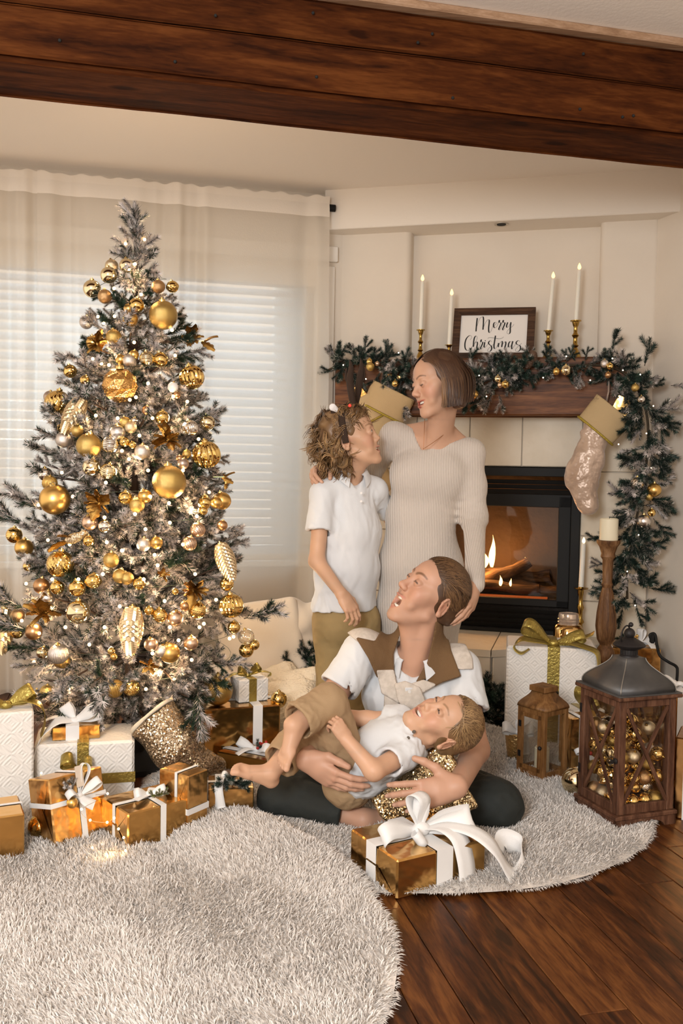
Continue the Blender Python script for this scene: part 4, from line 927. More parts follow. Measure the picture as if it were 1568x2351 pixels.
for k in range(4):
    MB().prism(bracket_base(hw+.006, 0, 0), 0, .012, rotz(math.pi/2*k) @ Matrix.Translation((0, -hw-.006+.012, 0)) @ Matrix.Rotation(math.pi/2, 4, 'X')).build('base_apron', M_lw, ln, False)
MB().box((-hw-.010, -hw-.010, LB-.004), (hw+.010, hw+.010, LB+.010), bev=.003).build('base_board', M_lw, ln, False)
pt = .026
for sx in (-1, 1):
    for sy in (-1, 1): MB().box((min(sx*hw, sx*(hw-pt)), min(sy*hw, sy*(hw-pt)), LB+.01), (max(sx*hw, sx*(hw-pt)), max(sy*hw, sy*(hw-pt)), LT), bev=.002).build('post', M_lw, ln, False)
for k in range(4):
    Rk = rotz(math.pi/2*k); gz0, gz1 = LB+.01+.030, LT-.026; gx = hw-pt
    MB().box((-hw+pt, -hw+.001, LB+.01), (hw-pt, -hw+.016, LB+.04), Rk, .002).build('rail', M_lw, ln, False); MB().box((-hw+pt, -hw+.001, LT-.026), (hw-pt, -hw+.016, LT), Rk, .002).build('rail', M_lw, ln, False)
    for sgn in (-1, 1):
        a = V(-gx*sgn, -hw+.006+.003*sgn, gz0); b = V(gx*sgn, -hw+.006+.003*sgn, gz1); dd = b-a; L2 = dd.length
        MB().box((-.0055, -.003, 0), (.0055, .003, L2)).build('cross_bar', M_lw, ln, False, M=Rk @ Matrix.Translation(a) @ Matrix.Rotation(math.atan2(dd.x, dd.z), 4, 'Y'))
    MB().box((-gx, -hw+.018, gz0), (gx, -hw+.020, gz1), Rk).build('pane', M_lglass, ln, False)
MB().box((-hw+.004, -hw+.004, LB+.009), (hw-.004, hw-.004, LB+.013)).build('floor_board', M_blackmatte, ln, False)
MB().box((-hw-.014, -hw-.014, LT), (hw+.014, hw+.014, LT+.012), bev=.003).build('top_board', M_lw, ln, False); MB().box((-hw-.012, -hw-.012, LT+.012), (hw+.012, hw+.012, LT+.016), bev=.001).build('roof_flange', M_roof, ln, False)
def ogee(s0, s1, z0, h, bulge, n=12, curve=None):
    P = []
    for i in range(n+1):
        t = i/n; s = s0+(s1-s0)*(t**1.0)+bulge*math.sin(math.pi*t)*(1-1.55*t) if curve is None else curve(t); z = z0+h*t; P.append([V(-s, -s, z), V(s, -s, z), V(s, s, z), V(-s, s, z)])
    return P
P = ogee(hw-.004, .036, LT+.016, .098, .030); m = MB(); m.grid(P, closed_u=True); m.f.append(tuple(len(m.v)-4+i for i in range(4))); m.m.append(0); m.build('roof', M_roof, ln, 'x')
zt_ = LT+.114
for k in range(4):
    m = MB(); pts = [P[i][k]*1.0 for i in range(len(P))]; m.tube([V(p.x*1.004, p.y*1.004, p.z) for p in pts], .0017, 5).build('roof_seam', mat('seam_metal', (.30, .28, .25), .45, .6), ln, 'all')
MB().lathe([(.030, 0), (.029, .004), (.026, .006), (.026, .022), (.050, .034), (.052, .038), (.044, .046), (.026, .056), (.016, .062), (0, .063)], 28).build('chimney_cap', M_iron, ln, M=Matrix.Translation((0, 0, zt_)))
for k in range(16):
    a = 2*math.pi*k/16; MB().box((.0258, -.0022, .007), (.0275, .0022, .021), rotz(a)).build('vent_slot', M_blackmatte, ln, False, M=Matrix.Translation((0, 0, zt_)))
MB().sphere((0, 0, zt_+.074), .0175, 18, 12).build('finial', M_iron, ln, 'all')
ri = Matrix.Translation((-.016, 0, zt_+.070)) @ Matrix.Rotation(.25, 4, 'Y') @ rotz(.5); MB().tube([ri @ V(.030*math.cos(a), 0, .030*math.sin(a)) for a in [k*math.pi/14 for k in range(28)]], .0026, 6, closed=True).build('ring', M_iron, ln, 'all'); MB().sphere((.004, 0, zt_+.102), .008, 12, 8).build('ring_knob', M_iron, ln, 'all')
o = MB().lathe([(0, 0), (.009, 0), (.010, .003), (.006, .006), (.006, .012), (.008, .015), (0, .017)], 10).build('latch', M_iron, ln, M=Matrix.Translation((-hw-.001, -hw+.012, .215)) @ Matrix.Rotation(-math.pi/2, 4, 'Y'))
for z in (.32, .12): MB().box((-hw-.002, hw-.012, z), (-hw, hw-.002, z+.03)).build('hinge', M_iron, ln, False)
# baubles inside
LMi = ln.matrix_basis; lat = []; R9 = random.Random(5); codes = ['*', 'D', 'h', 'o', 's', 'I', 'w', 'D', '*', 'g', 'k', 'S', 'o', 'd']; zc = LB+.013; lay = 0; i9 = 0; rr0 = .0235
pos9 = []
while zc+rr0*2 < .345:
    nside = 4 if lay % 2 == 0 else 3; frac = 1.0 if zc < .2 else .8 if zc < .27 else .5
    for ix in range(nside):
        for iy in range(nside):
            if R9.random() > frac*.97: continue
            if 0 < ix < nside-1 and 0 < iy < nside-1: continue
            st = .0455; x = (ix-(nside-1)/2)*st; y = (iy-(nside-1)/2)*st; pos9.append((x, y, zc+rr0))
    zc += rr0*1.52; lay += 1
BL0 = len(BAUBLES)
for (x, y, z) in pos9:
    side = 'front pane' if y < -.04 else 'left pane' if x < -.04 else 'back' if y > .04 else 'right side'; hgt = 'lower' if z < .12 else 'middle' if z < .21 else 'upper'
    bauble(codes[i9 % len(codes)] if R9.random() < .7 else R9.choice(codes), LMi @ V(x, y, z), rr0*.97, 'in large lantern near its %s, %s part' % (side, hgt), hang=V(R9.uniform(-1, 1), R9.uniform(-1, .6), R9.uniform(-.4, 1)), group='baubles filling the large lantern'); i9 += 1
unique_labels(BAUBLES[BL0:])
for o_, _p in BAUBLES[BL0:]:
    if KINDS and o_.data == ballmesh('star', G_shiny, '*'): o_.matrix_basis = Matrix.Translation(o_.matrix_basis.translation) @ rotz(yaw+R9.choice([0, -math.pi/2])+R9.uniform(-.25, .25)) @ Matrix.Rotation(R9.uniform(-.2, .3), 4, 'X') @ Matrix.Scale(rr0*.97, 4)
# small lantern
fF = onz(1246, 1802); yaw2 = math.radians(36); u = V(math.cos(yaw2), math.sin(yaw2), 0); n = V(-u.y, u.x, 0); s2 = .128; sc_ = fF+u*s2/2+n*s2/2; h2 = s2/2
sl = thing('small_lantern', 'small light-brown wooden lantern with glass panes on the rug', 'lantern', sc_, yaw2); B0, B1 = .018, .258; p2 = .017
MB().box((-h2-.006, -h2-.006, .006), (h2+.006, h2+.006, B0), bev=.002).build('base_board', M_lw2, sl, False)
for sx in (-1, 1):
    for sy in (-1, 1):
        MB().box((min(sx*h2, sx*(h2-p2)), min(sy*h2, sy*(h2-p2)), B0), (max(sx*h2, sx*(h2-p2)), max(sy*h2, sy*(h2-p2)), B1), bev=.0015).build('post', M_lw2, sl, False); MB().box((sx*(h2-.006)-.008, sy*(h2-.006)-.008, 0), (sx*(h2-.006)+.008, sy*(h2-.006)+.008, .006)).build('foot', M_lw2, sl, False)
for k in range(4):
    Rk = rotz(math.pi/2*k); MB().box((-h2+p2, -h2+.001, B0), (h2-p2, -h2+.010, B0+.018), Rk).build('rail', M_lw2, sl, False); MB().box((-h2+p2, -h2+.001, B1-.018), (h2-p2, -h2+.010, B1), Rk).build('rail', M_lw2, sl, False)
    MB().box((-h2+p2, -h2+.011, B0+.018), (h2-p2, -h2+.0125, B1-.018), Rk).build('pane', M_lglass, sl, False)
# door on the left face
Rk = rotz(-math.pi/2); dr = MB(); e = h2-p2
for lo, hi in (((-e, -h2-.002, B0+.018), (-e+.013, -h2+.004, B1-.018)), ((e-.013, -h2-.002, B0+.018), (e, -h2+.004, B1-.018)), ((-e, -h2-.002, B0+.018), (e, -h2+.004, B0+.033)), ((-e, -h2-.002, B1-.033), (e, -h2+.004, B1-.018))): dr.box(lo, hi, Rk, .001)
dr = dr.build('door', M_lw2, sl, False)
for z in (.075, .185): MB().box((-e-.008, -h2-.004, z), (-e+.004, -h2-.001, z+.022), Rk).build('hinge', M_black, dr, False)
MB().sphere((0, 0, 0), .0075, 10, 7).build('latch', M_iron, dr, 'all', M=Rk @ Matrix.Translation((e+.002, -h2-.005, .128)))
P = ogee(h2+.002, .030, B1, .058, .012, 8); m = MB(); m.grid(P, closed_u=True); m.f.append(tuple(len(m.v)-4+i for i in range(4))); m.m.append(0); m.f.append((3, 2, 1, 0)); m.m.append(0); m.build('roof', M_lw2, sl, 'x')
MB().box((-.037, -.037, B1+.058), (.037, .037, B1+.078), bev=.002).build('roof_cap', M_lw2, sl, False)
MB().tube([(.039, 0, B1+.066), (.060, .003, B1+.052), (.082, .006, B1+.036)], .0055, 8).build('handle', M_black, sl, 'all')
cd = thing('pillar_candle', 'short white pillar candle inside the small lantern', 'candle', (sc_.x, sc_.y, B0)); MB().lathe([(0, 0), (.027, 0), (.027, .088), (.024, .091), (.018, .088), (0, .086)], 24).build('wax', M_iv, cd); MB().tube([(0, 0, .086), (.001, 0, .097)], .001, 5).build('wick', M_blackmatte, cd)
# gold ball by the lantern
q = onz(1318, 1832); bauble('l', V(q.x+.01, q.y+.02, .050), .049, 'on the rug between the two lanterns', hang=V(.55, -.35, .6), group='baubles on the floor')['label'] = 'big shiny gold bauble lying on the rug between the two lanterns'
# ================================================================== GIFTS right
t, w, d, h = gift_px((1158, 1708), (1366, 1722), 1482, .25, M_emb, 'biggest white embossed gift box with gold ribbon in front of the hearth', [('x', .52, .048)], M_gribbon, bev=.008)
p = V(w*.02, -d*.25, h+.004)
loop(t, p, (-1, -.15, .55), .15, .05, .046, M_gribbon, .25); loop(t, p, (1, .1, .25), .13, .035, .044, M_gribbon, .2)
tail(t, [p, p+V(-.07, -.03, .016), p+V(-.125, -.05, .024), p+V(-.155, -.06, -.004), p+V(-.13, -.065, -.026), p+V(-.10, -.06, -.01)], .046, V(.2, 1, .3), M_gribbon); tail(t, [p, p+V(.06, -.02, .012), p+V(.12, -.06, .006), p+V(.165, -.085, -.01), p+V(.175, -.09, -.06)], .046, V(.4, 1, .2), M_gribbon); tail(t, [p, p+V(.08, .04, .02), p+V(.14, .06, .03), p+V(.165, .05, .045)], .034, V(0, 1, .2), M_gribbon); knot(t, p+V(0, -.01, .006), .02, M_gribbon)
t, w, d, h = gift_px((1384, 1640), (1512, 1648), 1484, .17, G_foil, 'gold foil gift behind the grey lantern roof, topped with white bow and gold berries', [('x', .12, .010)], M_rib)
p = V(.02, 0, h+.004)
for k in range(3): deco_sprig(t, p+V(-.02+.01*k, 0, .004), (-1, .1*k-.2, .35+.1*k), .6, SPRIG_D, k)
for k in range(4): berry(t, p+V(-.005+.012*(k % 2), -.012*(k//2), .016+.008*k % .03), .0075, G_satin)
loop(t, p+V(.02, 0, 0), (.3, .3, 1), .07, .022, .035, M_rib); loop(t, p+V(.03, 0, 0), (1, -.2, .5), .075, .022, .035, M_rib); tail(t, [p+V(.03, -.01, .01), p+V(-.03, -.05, .012), p+V(-.085, -.07, .006)], .022, V(.3, 1, 0), M_rib); tail(t, [p+V(.03, 0, .01), p+V(.06, -.04, .014), p+V(.08, -.08, -.01)], .03, V(1, .2, 0), M_rib); knot(t, p+V(.025, 0, .01), .013, M_rib)
t, w, d, h = gift_px((1308, 1775), (1402, 1768), 1650, .09, G_foil2, 'gold gift with white ribbon half hidden between the two lanterns', [('x', .25, .018)], M_rib, bev=.003)
p = V(-w*.25, -d/2-.004, h*.35)
loop(t, p, (-.8, -.5, .35), .05, .016, .018, M_rib); tail(t, [p, p+V(-.006, -.02, -.03), p+V(-.002, -.02, -.065)], .02, V(1, 0, 0), M_rib); tail(t, [p, p+V(.03, -.012, -.012), p+V(.075, -.006, -.04)], .018, V(.3, 0, 1), M_rib); knot(t, p, .009, M_rib)
deco_sprig(t, p+V(.006, -.008, .004), (-.1, -.15, 1), .62, SPRIG_D, 1); berry(t, p+V(.016, -.018, .004), .0075, M_red); berry(t, p+V(.030, -.014, .004), .0075, M_red)
t, w, d, h = gift_px((1316, 1745), (1386, 1742), 1632, .10, M_emb, 'small white gift with gold bow standing behind the small lantern', [('x', .35, .026)], M_gribbon, bev=.003)
p = V(-w*.15, -d*.3, h+.006); loop(t, p, (-.3, -.3, 1), .085, .028, .05, M_gribbon, .2); loop(t, p, (1, -.2, .35), .06, .025, .04, M_gribbon); tail(t, [p, p+V(.02, -.03, -.005), p+V(.02, -.035, -.04)], .03, V(1, .2, 0), M_gribbon); knot(t, p, .014, M_gribbon)
t, w, d, h = gift_px((1516, 1790), (1660, 1800), 1588, .2, G_foil, 'gold gift with white bow at the right edge behind the large lantern', [('x', .3, .03)], M_rib); simple_bow(t, V(-w*.15, 0, h+.006), .075, .032, M_rib, 4)
t, w, d, h = gift_px((1545, 1878), (1700, 1905), 1692, .16, mat('dark_gold_foil', (.40, .20, .07), .2, 1.0, bump=(6, .3, .03)), 'dark bronze gift at the right edge beside the large lantern', [('x', .16, .012)], M_rib)
# tapered gold pot with white bow
q = onz(1183, 1757); pot = thing('gold_pot', 'small hammered gold tapered pot wrapped with a white bow', 'pot', (q.x+.005, q.y+.03, 0)); pz = at(1183, 1682, q.y+.03).z
MB().lathe([(0, 0), (.026, 0), (.028, .003), (.042, pz), (.040, pz), (.036, pz-.01), (0, pz-.01)], 30).build('pot_body', mat('hammered_gold', (.74, .50, .22), .28, 1, bump=(120, .9, .006)), pot)
p = V(.006, -.012, pz+.004); loop(pot, p, (-1, -.2, .3), .07, .022, .04, M_rib); loop(pot, p, (.9, -.3, .2), .06, .022, .04, M_rib); loop(pot, p, (.1, .1, 1), .05, .016, .028, M_rib); tail(pot, [p, p+V(.015, -.035, .004), p+V(.022, -.045, -.07)], .028, V(1, .2, 0), M_rib); knot(pot, p, .012, M_rib); berry(pot, p+V(-.035, -.01, .018), .005, M_red); deco_sprig(pot, p, (-1, .1, .6), .4, SPRIG_D, 0)
# power cable on the right
cb = thing('power_cable', 'black power cable hanging by the wall behind the gold gift', 'cable', at(1505, 1470, 3.95))
MB().tube(bez([at(1495, 1468, 3.95), at(1492, 1458, 3.95), at(1503, 1456, 3.95), at(1508, 1480, 3.93), at(1515, 1505, 3.9), at(1535, 1520, 3.88), at(1552, 1530, 3.85), at(1555, 1545, 3.83), at(1550, 1600, 3.83)], 6), .0065, 8).build('cord', M_black, cb, 'all', world=True)
MB().box((-.009, -.012, -.02), (.009, .012, .02), bev=.004).build('plug', M_black, cb, False, M=Matrix.Translation(at(1497, 1466, 3.95)-cb.location))
# ================================================================== GIFTS left and front
# hero gift
t, w, d, h = gift_px((910, 2068), (1114, 2014), 1976, (onz(828, 1983)-onz(910, 2068)).length, G_foil, 'gold foil gift with large white satin bow at the front of the round rug', [('x', .52, .052), ('y', .52, .048)], M_rib, bev=.005)
p = V(w*.02, 0, h+.012)
loop(t, p, (-.12, -.06, 1), .105, .034, .05, M_rib, 0, side=(1, .35, 0)); loop(t, p, (.16, .1, 1), .085, .026, .045, M_rib, 0, side=(.75, -.6, 0)); loop(t, p, (1, -.32, .16), .145, .030, .06, M_rib, .28, tw=.012); loop(t, p, (-1, -.08, .02), .135, .026, .05, M_rib, .15, tw=-.01); loop(t, p, (-.62, -.8, -.02), .085, .018, .04, M_rib, .1)
tail(t, [p, p+V(.035, -.06, .018), p+V(.055, -.105, .004), p+V(.062, -.128, -.05), p+V(.066, -.135, -.105)], .062, V(1, .15, 0), M_rib); tail(t, [p, p+V(.05, -.055, .02), p+V(.10, -.108, .014), p+V(.138, -.150, -.02), p+V(.172, -.172, -.085), p+V(.215, -.165, -.118), p+V(.27, -.13, -.105), p+V(.29, -.08, -.075), p+V(.26, -.05, -.06), p+V(.235, -.06, -.075)], .062, [V(.6, .75, .1), V(-.3, .2, .9)], M_rib); knot(t, p+V(0, -.008, .004), .024, M_rib)
# left cluster
t, w, d, h = gift_px((293, 1961), (445, 1919), 1869, .17, G_foil, 'gold gift in front with white bow and a sprig of green fir', [('x', .52, .018), ('y', .5, .016)], M_rib)
p = V(w*.02, 0, h+.008); simple_bow(t, p, .05, .026, M_rib, 3, 2, 2, 1.5); 
for k in range(3): deco_sprig(t, p+V(.0, -.035, .006), (-.5+.5*k, -.7, .25), .42, [sprig_mesh('sprig', .11, 260, .02, .05, 70, green=(.16, .17, .03))]*3, k)
MB().sphere(p+V(0, -.03, .016), .004, 8, 6).build('bulb', M_bulb2, t, 'all')
t, w, d, h = gift_px((128, 1957), (251, 1917), 1806, .12, G_foil2, 'gold gift tilted back with white ribbon bow and a small bauble', [('x', .55, .018), ('z', .6, .014)], M_rib, tilt=Matrix.Rotation(-.22, 4, 'X'))
p = V(w*.0, -d/2-.006, h*.66); loop(t, p, (-1, -.3, .15), .052, .02, .024, M_rib); loop(t, p, (1, -.2, .35), .07, .02, .026, M_rib); loop(t, p, (.5, -.1, .9), .09, .02, .024, M_rib); tail(t, [p, p+V(.01, -.02, -.02), p+V(.03, -.025, -.035)], .03, V(1, 0, .3), M_rib); knot(t, p, .011, M_rib); berry(t, p+V(-.035, -.018, -.012), .0165, G_satin)
for k in range(2): deco_sprig(t, p+V(-.02, -.004, .012), (-.6+.5*k, -.2, .7), .4, SPRIG_F, k)
MB().box((-.012, -.001, -.03), (.012, .001, .03)).build('gift_tag', mat('kraft_tag', (.66, .56, .46), .8), t, False, M=Matrix.Translation(p+V(.002, -.01, .055)))
t, w, d, h = gift_px((-75, 1995), (56, 1974), 1886, .16, G_foil, 'gold gift cut by the left edge with thin white ribbon', [('y', .55, .012), ('x', .25, .012)], M_rib)
t, w, d, h = gift_px((-80, 1890), (77, 1872), 1644, .16, M_emb, 'tall white embossed gift at the left edge with gold ribbon', [('x', .15, .04)], M_gribbon, bev=.006)
p = V(w*.1, -.02, h+.01); loop(t, p, (-1, -.2, .25), .1, .035, .05, M_gribbon); loop(t, p, (.8, .2, .3), .09, .03, .045, M_gribbon); tail(t, [p, p+V(.06, .0, .012), p+V(.105, .0, -.01), p+V(.118, .02, -.06), p+V(.105, .03, -.12)], .045, V(0, 1, .2), M_gribbon); knot(t, p, .018, M_gribbon)
t6, w6, d6, h6 = gift_px((78, 1858), (308, 1842), 1712, .22, M_emb, 'wide white embossed gift with gold ribbon under the small gold gift', [('z', .42, .034), ('x', .48, .036)], M_gribbon, bev=.008)
p = V(-w6*.08, -d6/2-.012, h6*.62); loop(t6, p, (-.6, -.4, .5), .07, .03, .04, M_gribbon); loop(t6, p, (.8, -.4, .4), .06, .025, .036, M_gribbon); knot(t6, p, .012, M_gribbon)
c5 = t6.matrix_basis @ V(-w6*.10, -.02, h6); t = thing('gift_box', 'small gold gift with big white bow lying on the wide white gift', 'gift box', c5, t6.rotation_euler.z+.05); gift_parts(t, .15, .10, .045, G_foil, [('x', .42, .042)], M_rib, True, .003)
p = V(-.005, 0, .052); loop(t, p, (1, -.2, .35), .10, .028, .05, M_rib, .3); loop(t, p, (-.35, .5, .55), .06, .02, .04, M_rib); tail(t, [p, p+V(-.05, -.03, .008), p+V(-.10, -.06, -.03), p+V(-.125, -.075, -.10)], .045, V(.3, 1, .3), M_rib); tail(t, [p, p+V(-.06, .01, .012), p+V(-.10, .0, .0)], .04, V(.2, 1, 0), M_rib); knot(t, p, .013, M_rib)
for k in range(3): berry(t, p+V(-.028+.012*k, .03, .016+.006*(k % 2)), .006, G_pearl)
deco_sprig(t, p+V(-.01, .03, 0), (-1, .3, .35), .5, SPRIG_D, 2)
# stack right of stocking
t8, w8, d8, h8 = gift_px((466, 1768), (642, 1752), 1630, .26, G_foil, 'biggest gold foil gift with white ribbon band under the tree', [('x', .70, .036), ('y', .45, .034)], M_rib, bev=.005)
wl8 = t8.matrix_basis
c9 = onz(568, 1613, h8); t = thing('gift_box', 'small white embossed gift with olive bow on top of the biggest gold gift', 'gift box', (c9.x, c9.y+.055, h8+.001), t8.rotation_euler.z+.14); gift_parts(t, .118, .10, .085, M_emb, [('x', .46, .030)], M_gribbon, True, .003)
m_ = MB(); e = .0015
for sgn in (-1, 1): m_.add([V(sgn*.057, -.0502, .083), V(sgn*.057, -.0502, .003), V(sgn*.016, -.0528, .036)], [(0, 1, 2) if sgn < 0 else (2, 1, 0)])
m_.build('paper_fold', M_emb, t, False); p = V(-.005, 0, .092); loop(t, p, (-1, -.1, .5), .05, .02, .028, M_gribbon); loop(t, p, (.9, -.1, .55), .055, .022, .028, M_gribbon); tail(t, [p, p+V(.05, -.01, .012), p+V(.08, -.02, .006), p+V(.075, -.03, -.006)], .018, V(0, 1, .2), M_gribbon); tail(t, [p, p+V(-.05, .0, .01), p+V(-.09, -.01, .0)], .02, V(0, 1, .2), M_gribbon); knot(t, p, .01, M_gribbon)
q = onz(497, 1624, h8); bauble('g', V(q.x, q.y+.03, h8+.056), .056, 'resting on the biggest gold gift', group='baubles on the floor')['label'] = 'big gold glitter ball resting on the biggest gold gift'
t, w, d, h = gift_px((497, 1774), (652, 1806), 1725, .14, mat('deep_gold_foil', (.55, .31, .09), .2, 1.0, bump=(6, .25, .03)), 'flat dark gold gift with white bow and red berries behind the bare feet', [('y', .4, .03)], M_rib)
p = V(-.02, 0, h+.006); simple_bow(t, p, .075, .034, M_rib, 8, 2, 2, 1.0); [berry(t, p+V(.02+.01*(k % 2), -.02+.008*k, .016+.006*(k % 3)), .006, M_red) for k in range(6)]; deco_sprig(t, p+V(.01, 0, .004), (.3, -.6, .6), .45, SPRIG_D, 1)
t, w, d, h = gift_px((431, 1925), (476, 1904), 1783, .12, G_foil2, 'narrow gold gift with thin white ribbon beside the front gold gift', [('z', .42, .018), ('y', .4, .01)], M_rib, bev=.003)
t, w, d, h = gift_px((478, 1884), (582, 1880), 1812, .13, G_foil2, 'gold gift decorated with a pinecone and fir sprig by the bare feet', [('x', .22, .020), ('y', .5, .016)], M_rib, bev=.003)
p = V(0, -.035, h+.008); link('pinecone', CONE_S, t, M=orient(p+V(-.005, .03, .016), (-.9, .1, .35), .038))
for k in range(5): deco_sprig(t, p, (-1+.5*k, -.65, .05+.12*(k % 3)), .55, SPRIG_G, k)
tail(t, [p+V(0, .02, 0), p+V(-.03, .0, .02), p+V(-.04, -.05, .0), p+V(-.03, -.055, -.06)], .026, V(1, 0, 0), M_rib); loop(t, p+V(0, .02, 0), (-.7, -.2, .5), .04, .015, .022, M_rib)
bauble('s', at(640, 1606, 3.42), .032, 'behind the biggest gold gift', group='baubles on the floor')['label'] = 'shiny gold bauble half hidden behind the biggest gold gift'
# mercury glass ornament
q = onz(87, 1938); t = thing('glass_ornament', 'large mercury glass ornament with dark cap between the gold gifts at left', 'ornament', (q.x, q.y+.04, 0)); k = .042
M_merc = mat('mercury_glass', (.50, .32, .10), .14, 1.0, bump=(26, .5, .01), var=(24, (.12, .07, .02), .45, .7))
MB().lathe([(.004, .002), (k*.6, k*.14), (k*.92, k*.5), (k*1.0, k*.9), (k*.95, k*1.25), (k*.7, k*1.62), (k*.3, k*1.82), (.012, k*1.86)], 40, rib=(12, .02)).build('body', M_merc, t); MB().lathe([(.010, k*1.84), (.013, k*1.9), (.013, k*2.1), (.006, k*2.2), (0, k*2.2)], 14).build('cap', mat('bronze_cap', (.06, .035, .015), .5, .6), t)
MB().tube(bez([V(0, 0, k*2.2), V(-.012, 0, k*2.42), V(0, 0, k*2.55), V(.012, 0, k*2.4), V(0, 0, k*2.22)], 4), .0022, 6).build('tie', mat('jute', (.5, .36, .2), .8), t)
# glitter stocking lying against the gifts
M_gst = glitter('glitter_stocking', (.16, .10, .045), (.62, .50, .36), 260); q0 = at(352, 1648, 3.02); q1 = at(405, 1716, 2.98); q2 = at(452, 1752, 3.0); q3 = at(500, 1756, 3.03)
t = thing('glitter_stocking', 'dark gold glitter stocking with cream lining lying against the gifts', 'stocking', (q1.x, q1.y, 0)); S = Soft(); S.ecap(q0, q1, .088, .066, V(0, -1, .3), .5, .03); S.ecap(q1, q2, .066, .05, V(0, -1, .3), .6, .03); S.cap(q2, q3, .034, .026, .03); dd = (q1-q0).normalized(); S.plane(q0, -dd, .004); S.disp(lambda Q: .004*fbm(Q, 28, 4)); soft_obj('leg', S, .005, M_gst, t)
S = Soft(); S.ecap(q0-dd*.012, q0+dd*.03, .089, .088, V(0, -1, .3), .5, .01); S.plane(q0-dd*.016, -dd, .003); S.plane(q0-dd*.001, dd, .002); S.disp(lambda Q: .003*fbm(Q, 40, 1)); soft_obj('lining', S, .004, mat('cream_lining', (.74, .62, .46), .85), t)
# fairy light string on the front gifts
fl = thing('fairy_light_string', 'string of lit fairy lights draped between the front gold gifts', 'string lights', onz(230, 1965)); fp2 = []
FL = [(95, 1775, 2.78), (92, 1840, 2.70), (247, 1822, 2.66), (187, 1858, 2.52), (207, 1883, 2.5), (246, 1888, 2.5), (262, 1878, 2.5), (272, 1903, 2.5), (284, 1923, 2.5), (288, 1953, 2.5)]
for (px, py, Y) in FL: fp2.append(at(px, py, Y))
for px, py in ((212, 1947), (236, 1938), (262, 1958), (280, 1966), (496, 1887), (478, 1868)): fp2.append(onz(px, py, .012))
bmsh = MB().sphere((0, 0, 0), .0036, 8, 6).mesh('bulb', M_bulb)
for p in fp2: link('bulb', bmsh, fl, M=Matrix.Translation(p-fl.location))
MB().tube(bez([p for p in fp2[:14]], 4), .0006, 4).build('wire', mat('copper_wire', (.6, .4, .2), .3, 1), fl, 'all', world=True)
point('fairy_glow_a', onz(250, 1952, .03)+V(0, -.02, 0), .10, (1, .62, .25), .01); point('fairy_glow_b', at(262, 1900, 2.50), .06, (1, .62, .25), .01)
# ================================================================== RUGS
M_fur = mat('cream_fur', (.90, .84, .78), .8, vcol=True, sheen=.25); M_back = mat('rug_backing', (.86, .80, .74), .9)
def rug(label, cx, cy, R, dens, seed, wob, zf, mask=None):
    G = np.random.default_rng(seed); t = thing('fur_rug', label, 'rug', (cx, cy, 0), group='round white faux fur rugs')
    def rad(a): return R*(1+wob*np.sin(3*a+seed)+wob*.7*np.sin(5*a+2*seed)+wob*.3*np.sin(9*a))
    def hz(x, y): return zf(x, y)+.006*np.sin(x*13+seed)*np.sin(y*11)+.004*np.sin(x*29+y*17)
    na, nr = 96, 20; Vv = [(0, 0, float(hz(cx, cy)))]; Ff = []
    aa = np.linspace(0, 2*np.pi, na, endpoint=False); ra = rad(aa)
    for i in range(1, nr+1):
        for j in range(na): x, y = ra[j]*i/nr*math.cos(aa[j]), ra[j]*i/nr*math.sin(aa[j]); Vv.append((x, y, float(hz(x+cx, y+cy)) if i < nr else .002+float(zf(x+cx, y+cy))*.8))
    m = MB(); m.add(Vv, [(0, 1+j, 1+(j+1) % na) for j in range(na)]+[(1+(i-1)*na+j, 1+i*na+j, 1+i*na+(j+1) % na, 1+(i-1)*na+(j+1) % na) for i in range(1, nr) for j in range(na)]); m.build('backing', M_back, t, 'all')
    n = int(math.pi*R*R*dens); r = np.sqrt(G.random(n)); a = G.random(n)*2*np.pi; rr = rad(a)*r; x = rr*np.cos(a); y = rr*np.sin(a)
    if mask is not None: k = mask(x+cx, y+cy); x, y, r, a = x[k], y[k], r[k], a[k]; n = len(x)
    X, Y = x+cx, y+cy; z = hz(X, Y); P = np.stack([X, Y, z], 1); fx = fbm(np.stack([X, Y, X*0], 1), 7, seed); fy = fbm(np.stack([X, Y, X*0], 1), 8, seed+4); cl = fbm(np.stack([X, Y, X*0], 1), 45, seed+2)
    lean = np.stack([fx*.9+cl*.5+G.normal(0, .35, n), fy*.9-.35+G.normal(0, .35, n), np.full(n, .70)+G.normal(0, .12, n)], 1); edge = np.clip((r-.96)/.04, 0, 1)
    lean[:, 0] += edge*np.cos(a)*1.6; lean[:, 1] += edge*np.sin(a)*1.6; lean[:, 2] = np.maximum(lean[:, 2]-edge*.7, .15); lean /= np.linalg.norm(lean, axis=1)[:, None]
    L = (.014+.009*G.random(n))*(1+.25*cl); th = G.random(n)*2*np.pi; sd = np.stack([np.cos(th), np.sin(th), np.zeros(n)], 1)*(.0013+.0010*G.random(n))[:, None]
    tip = P+lean*L[:, None]; tip[:, 2] = np.maximum(tip[:, 2], .004); mid = P+lean*L[:, None]*.55+np.array([0, 0, .003]); verts = np.stack([P-sd, P+sd, mid+sd*.7, mid-sd*.7, tip], 1).reshape(-1, 3); b = np.arange(n)*5
    tri = np.concatenate([np.stack([b, b+1, b+2], 1), np.stack([b, b+2, b+3], 1), np.stack([b+3, b+2, b+4], 1)])
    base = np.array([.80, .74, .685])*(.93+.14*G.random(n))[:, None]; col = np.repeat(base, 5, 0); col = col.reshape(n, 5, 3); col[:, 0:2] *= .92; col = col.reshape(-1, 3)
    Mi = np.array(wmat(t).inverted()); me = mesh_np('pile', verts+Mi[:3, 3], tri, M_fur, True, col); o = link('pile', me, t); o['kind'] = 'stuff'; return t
RC1 = (.20, 3.16, .86); RC2 = (-.75, 2.05, .885)
def z1(x, y): return .010+0*x
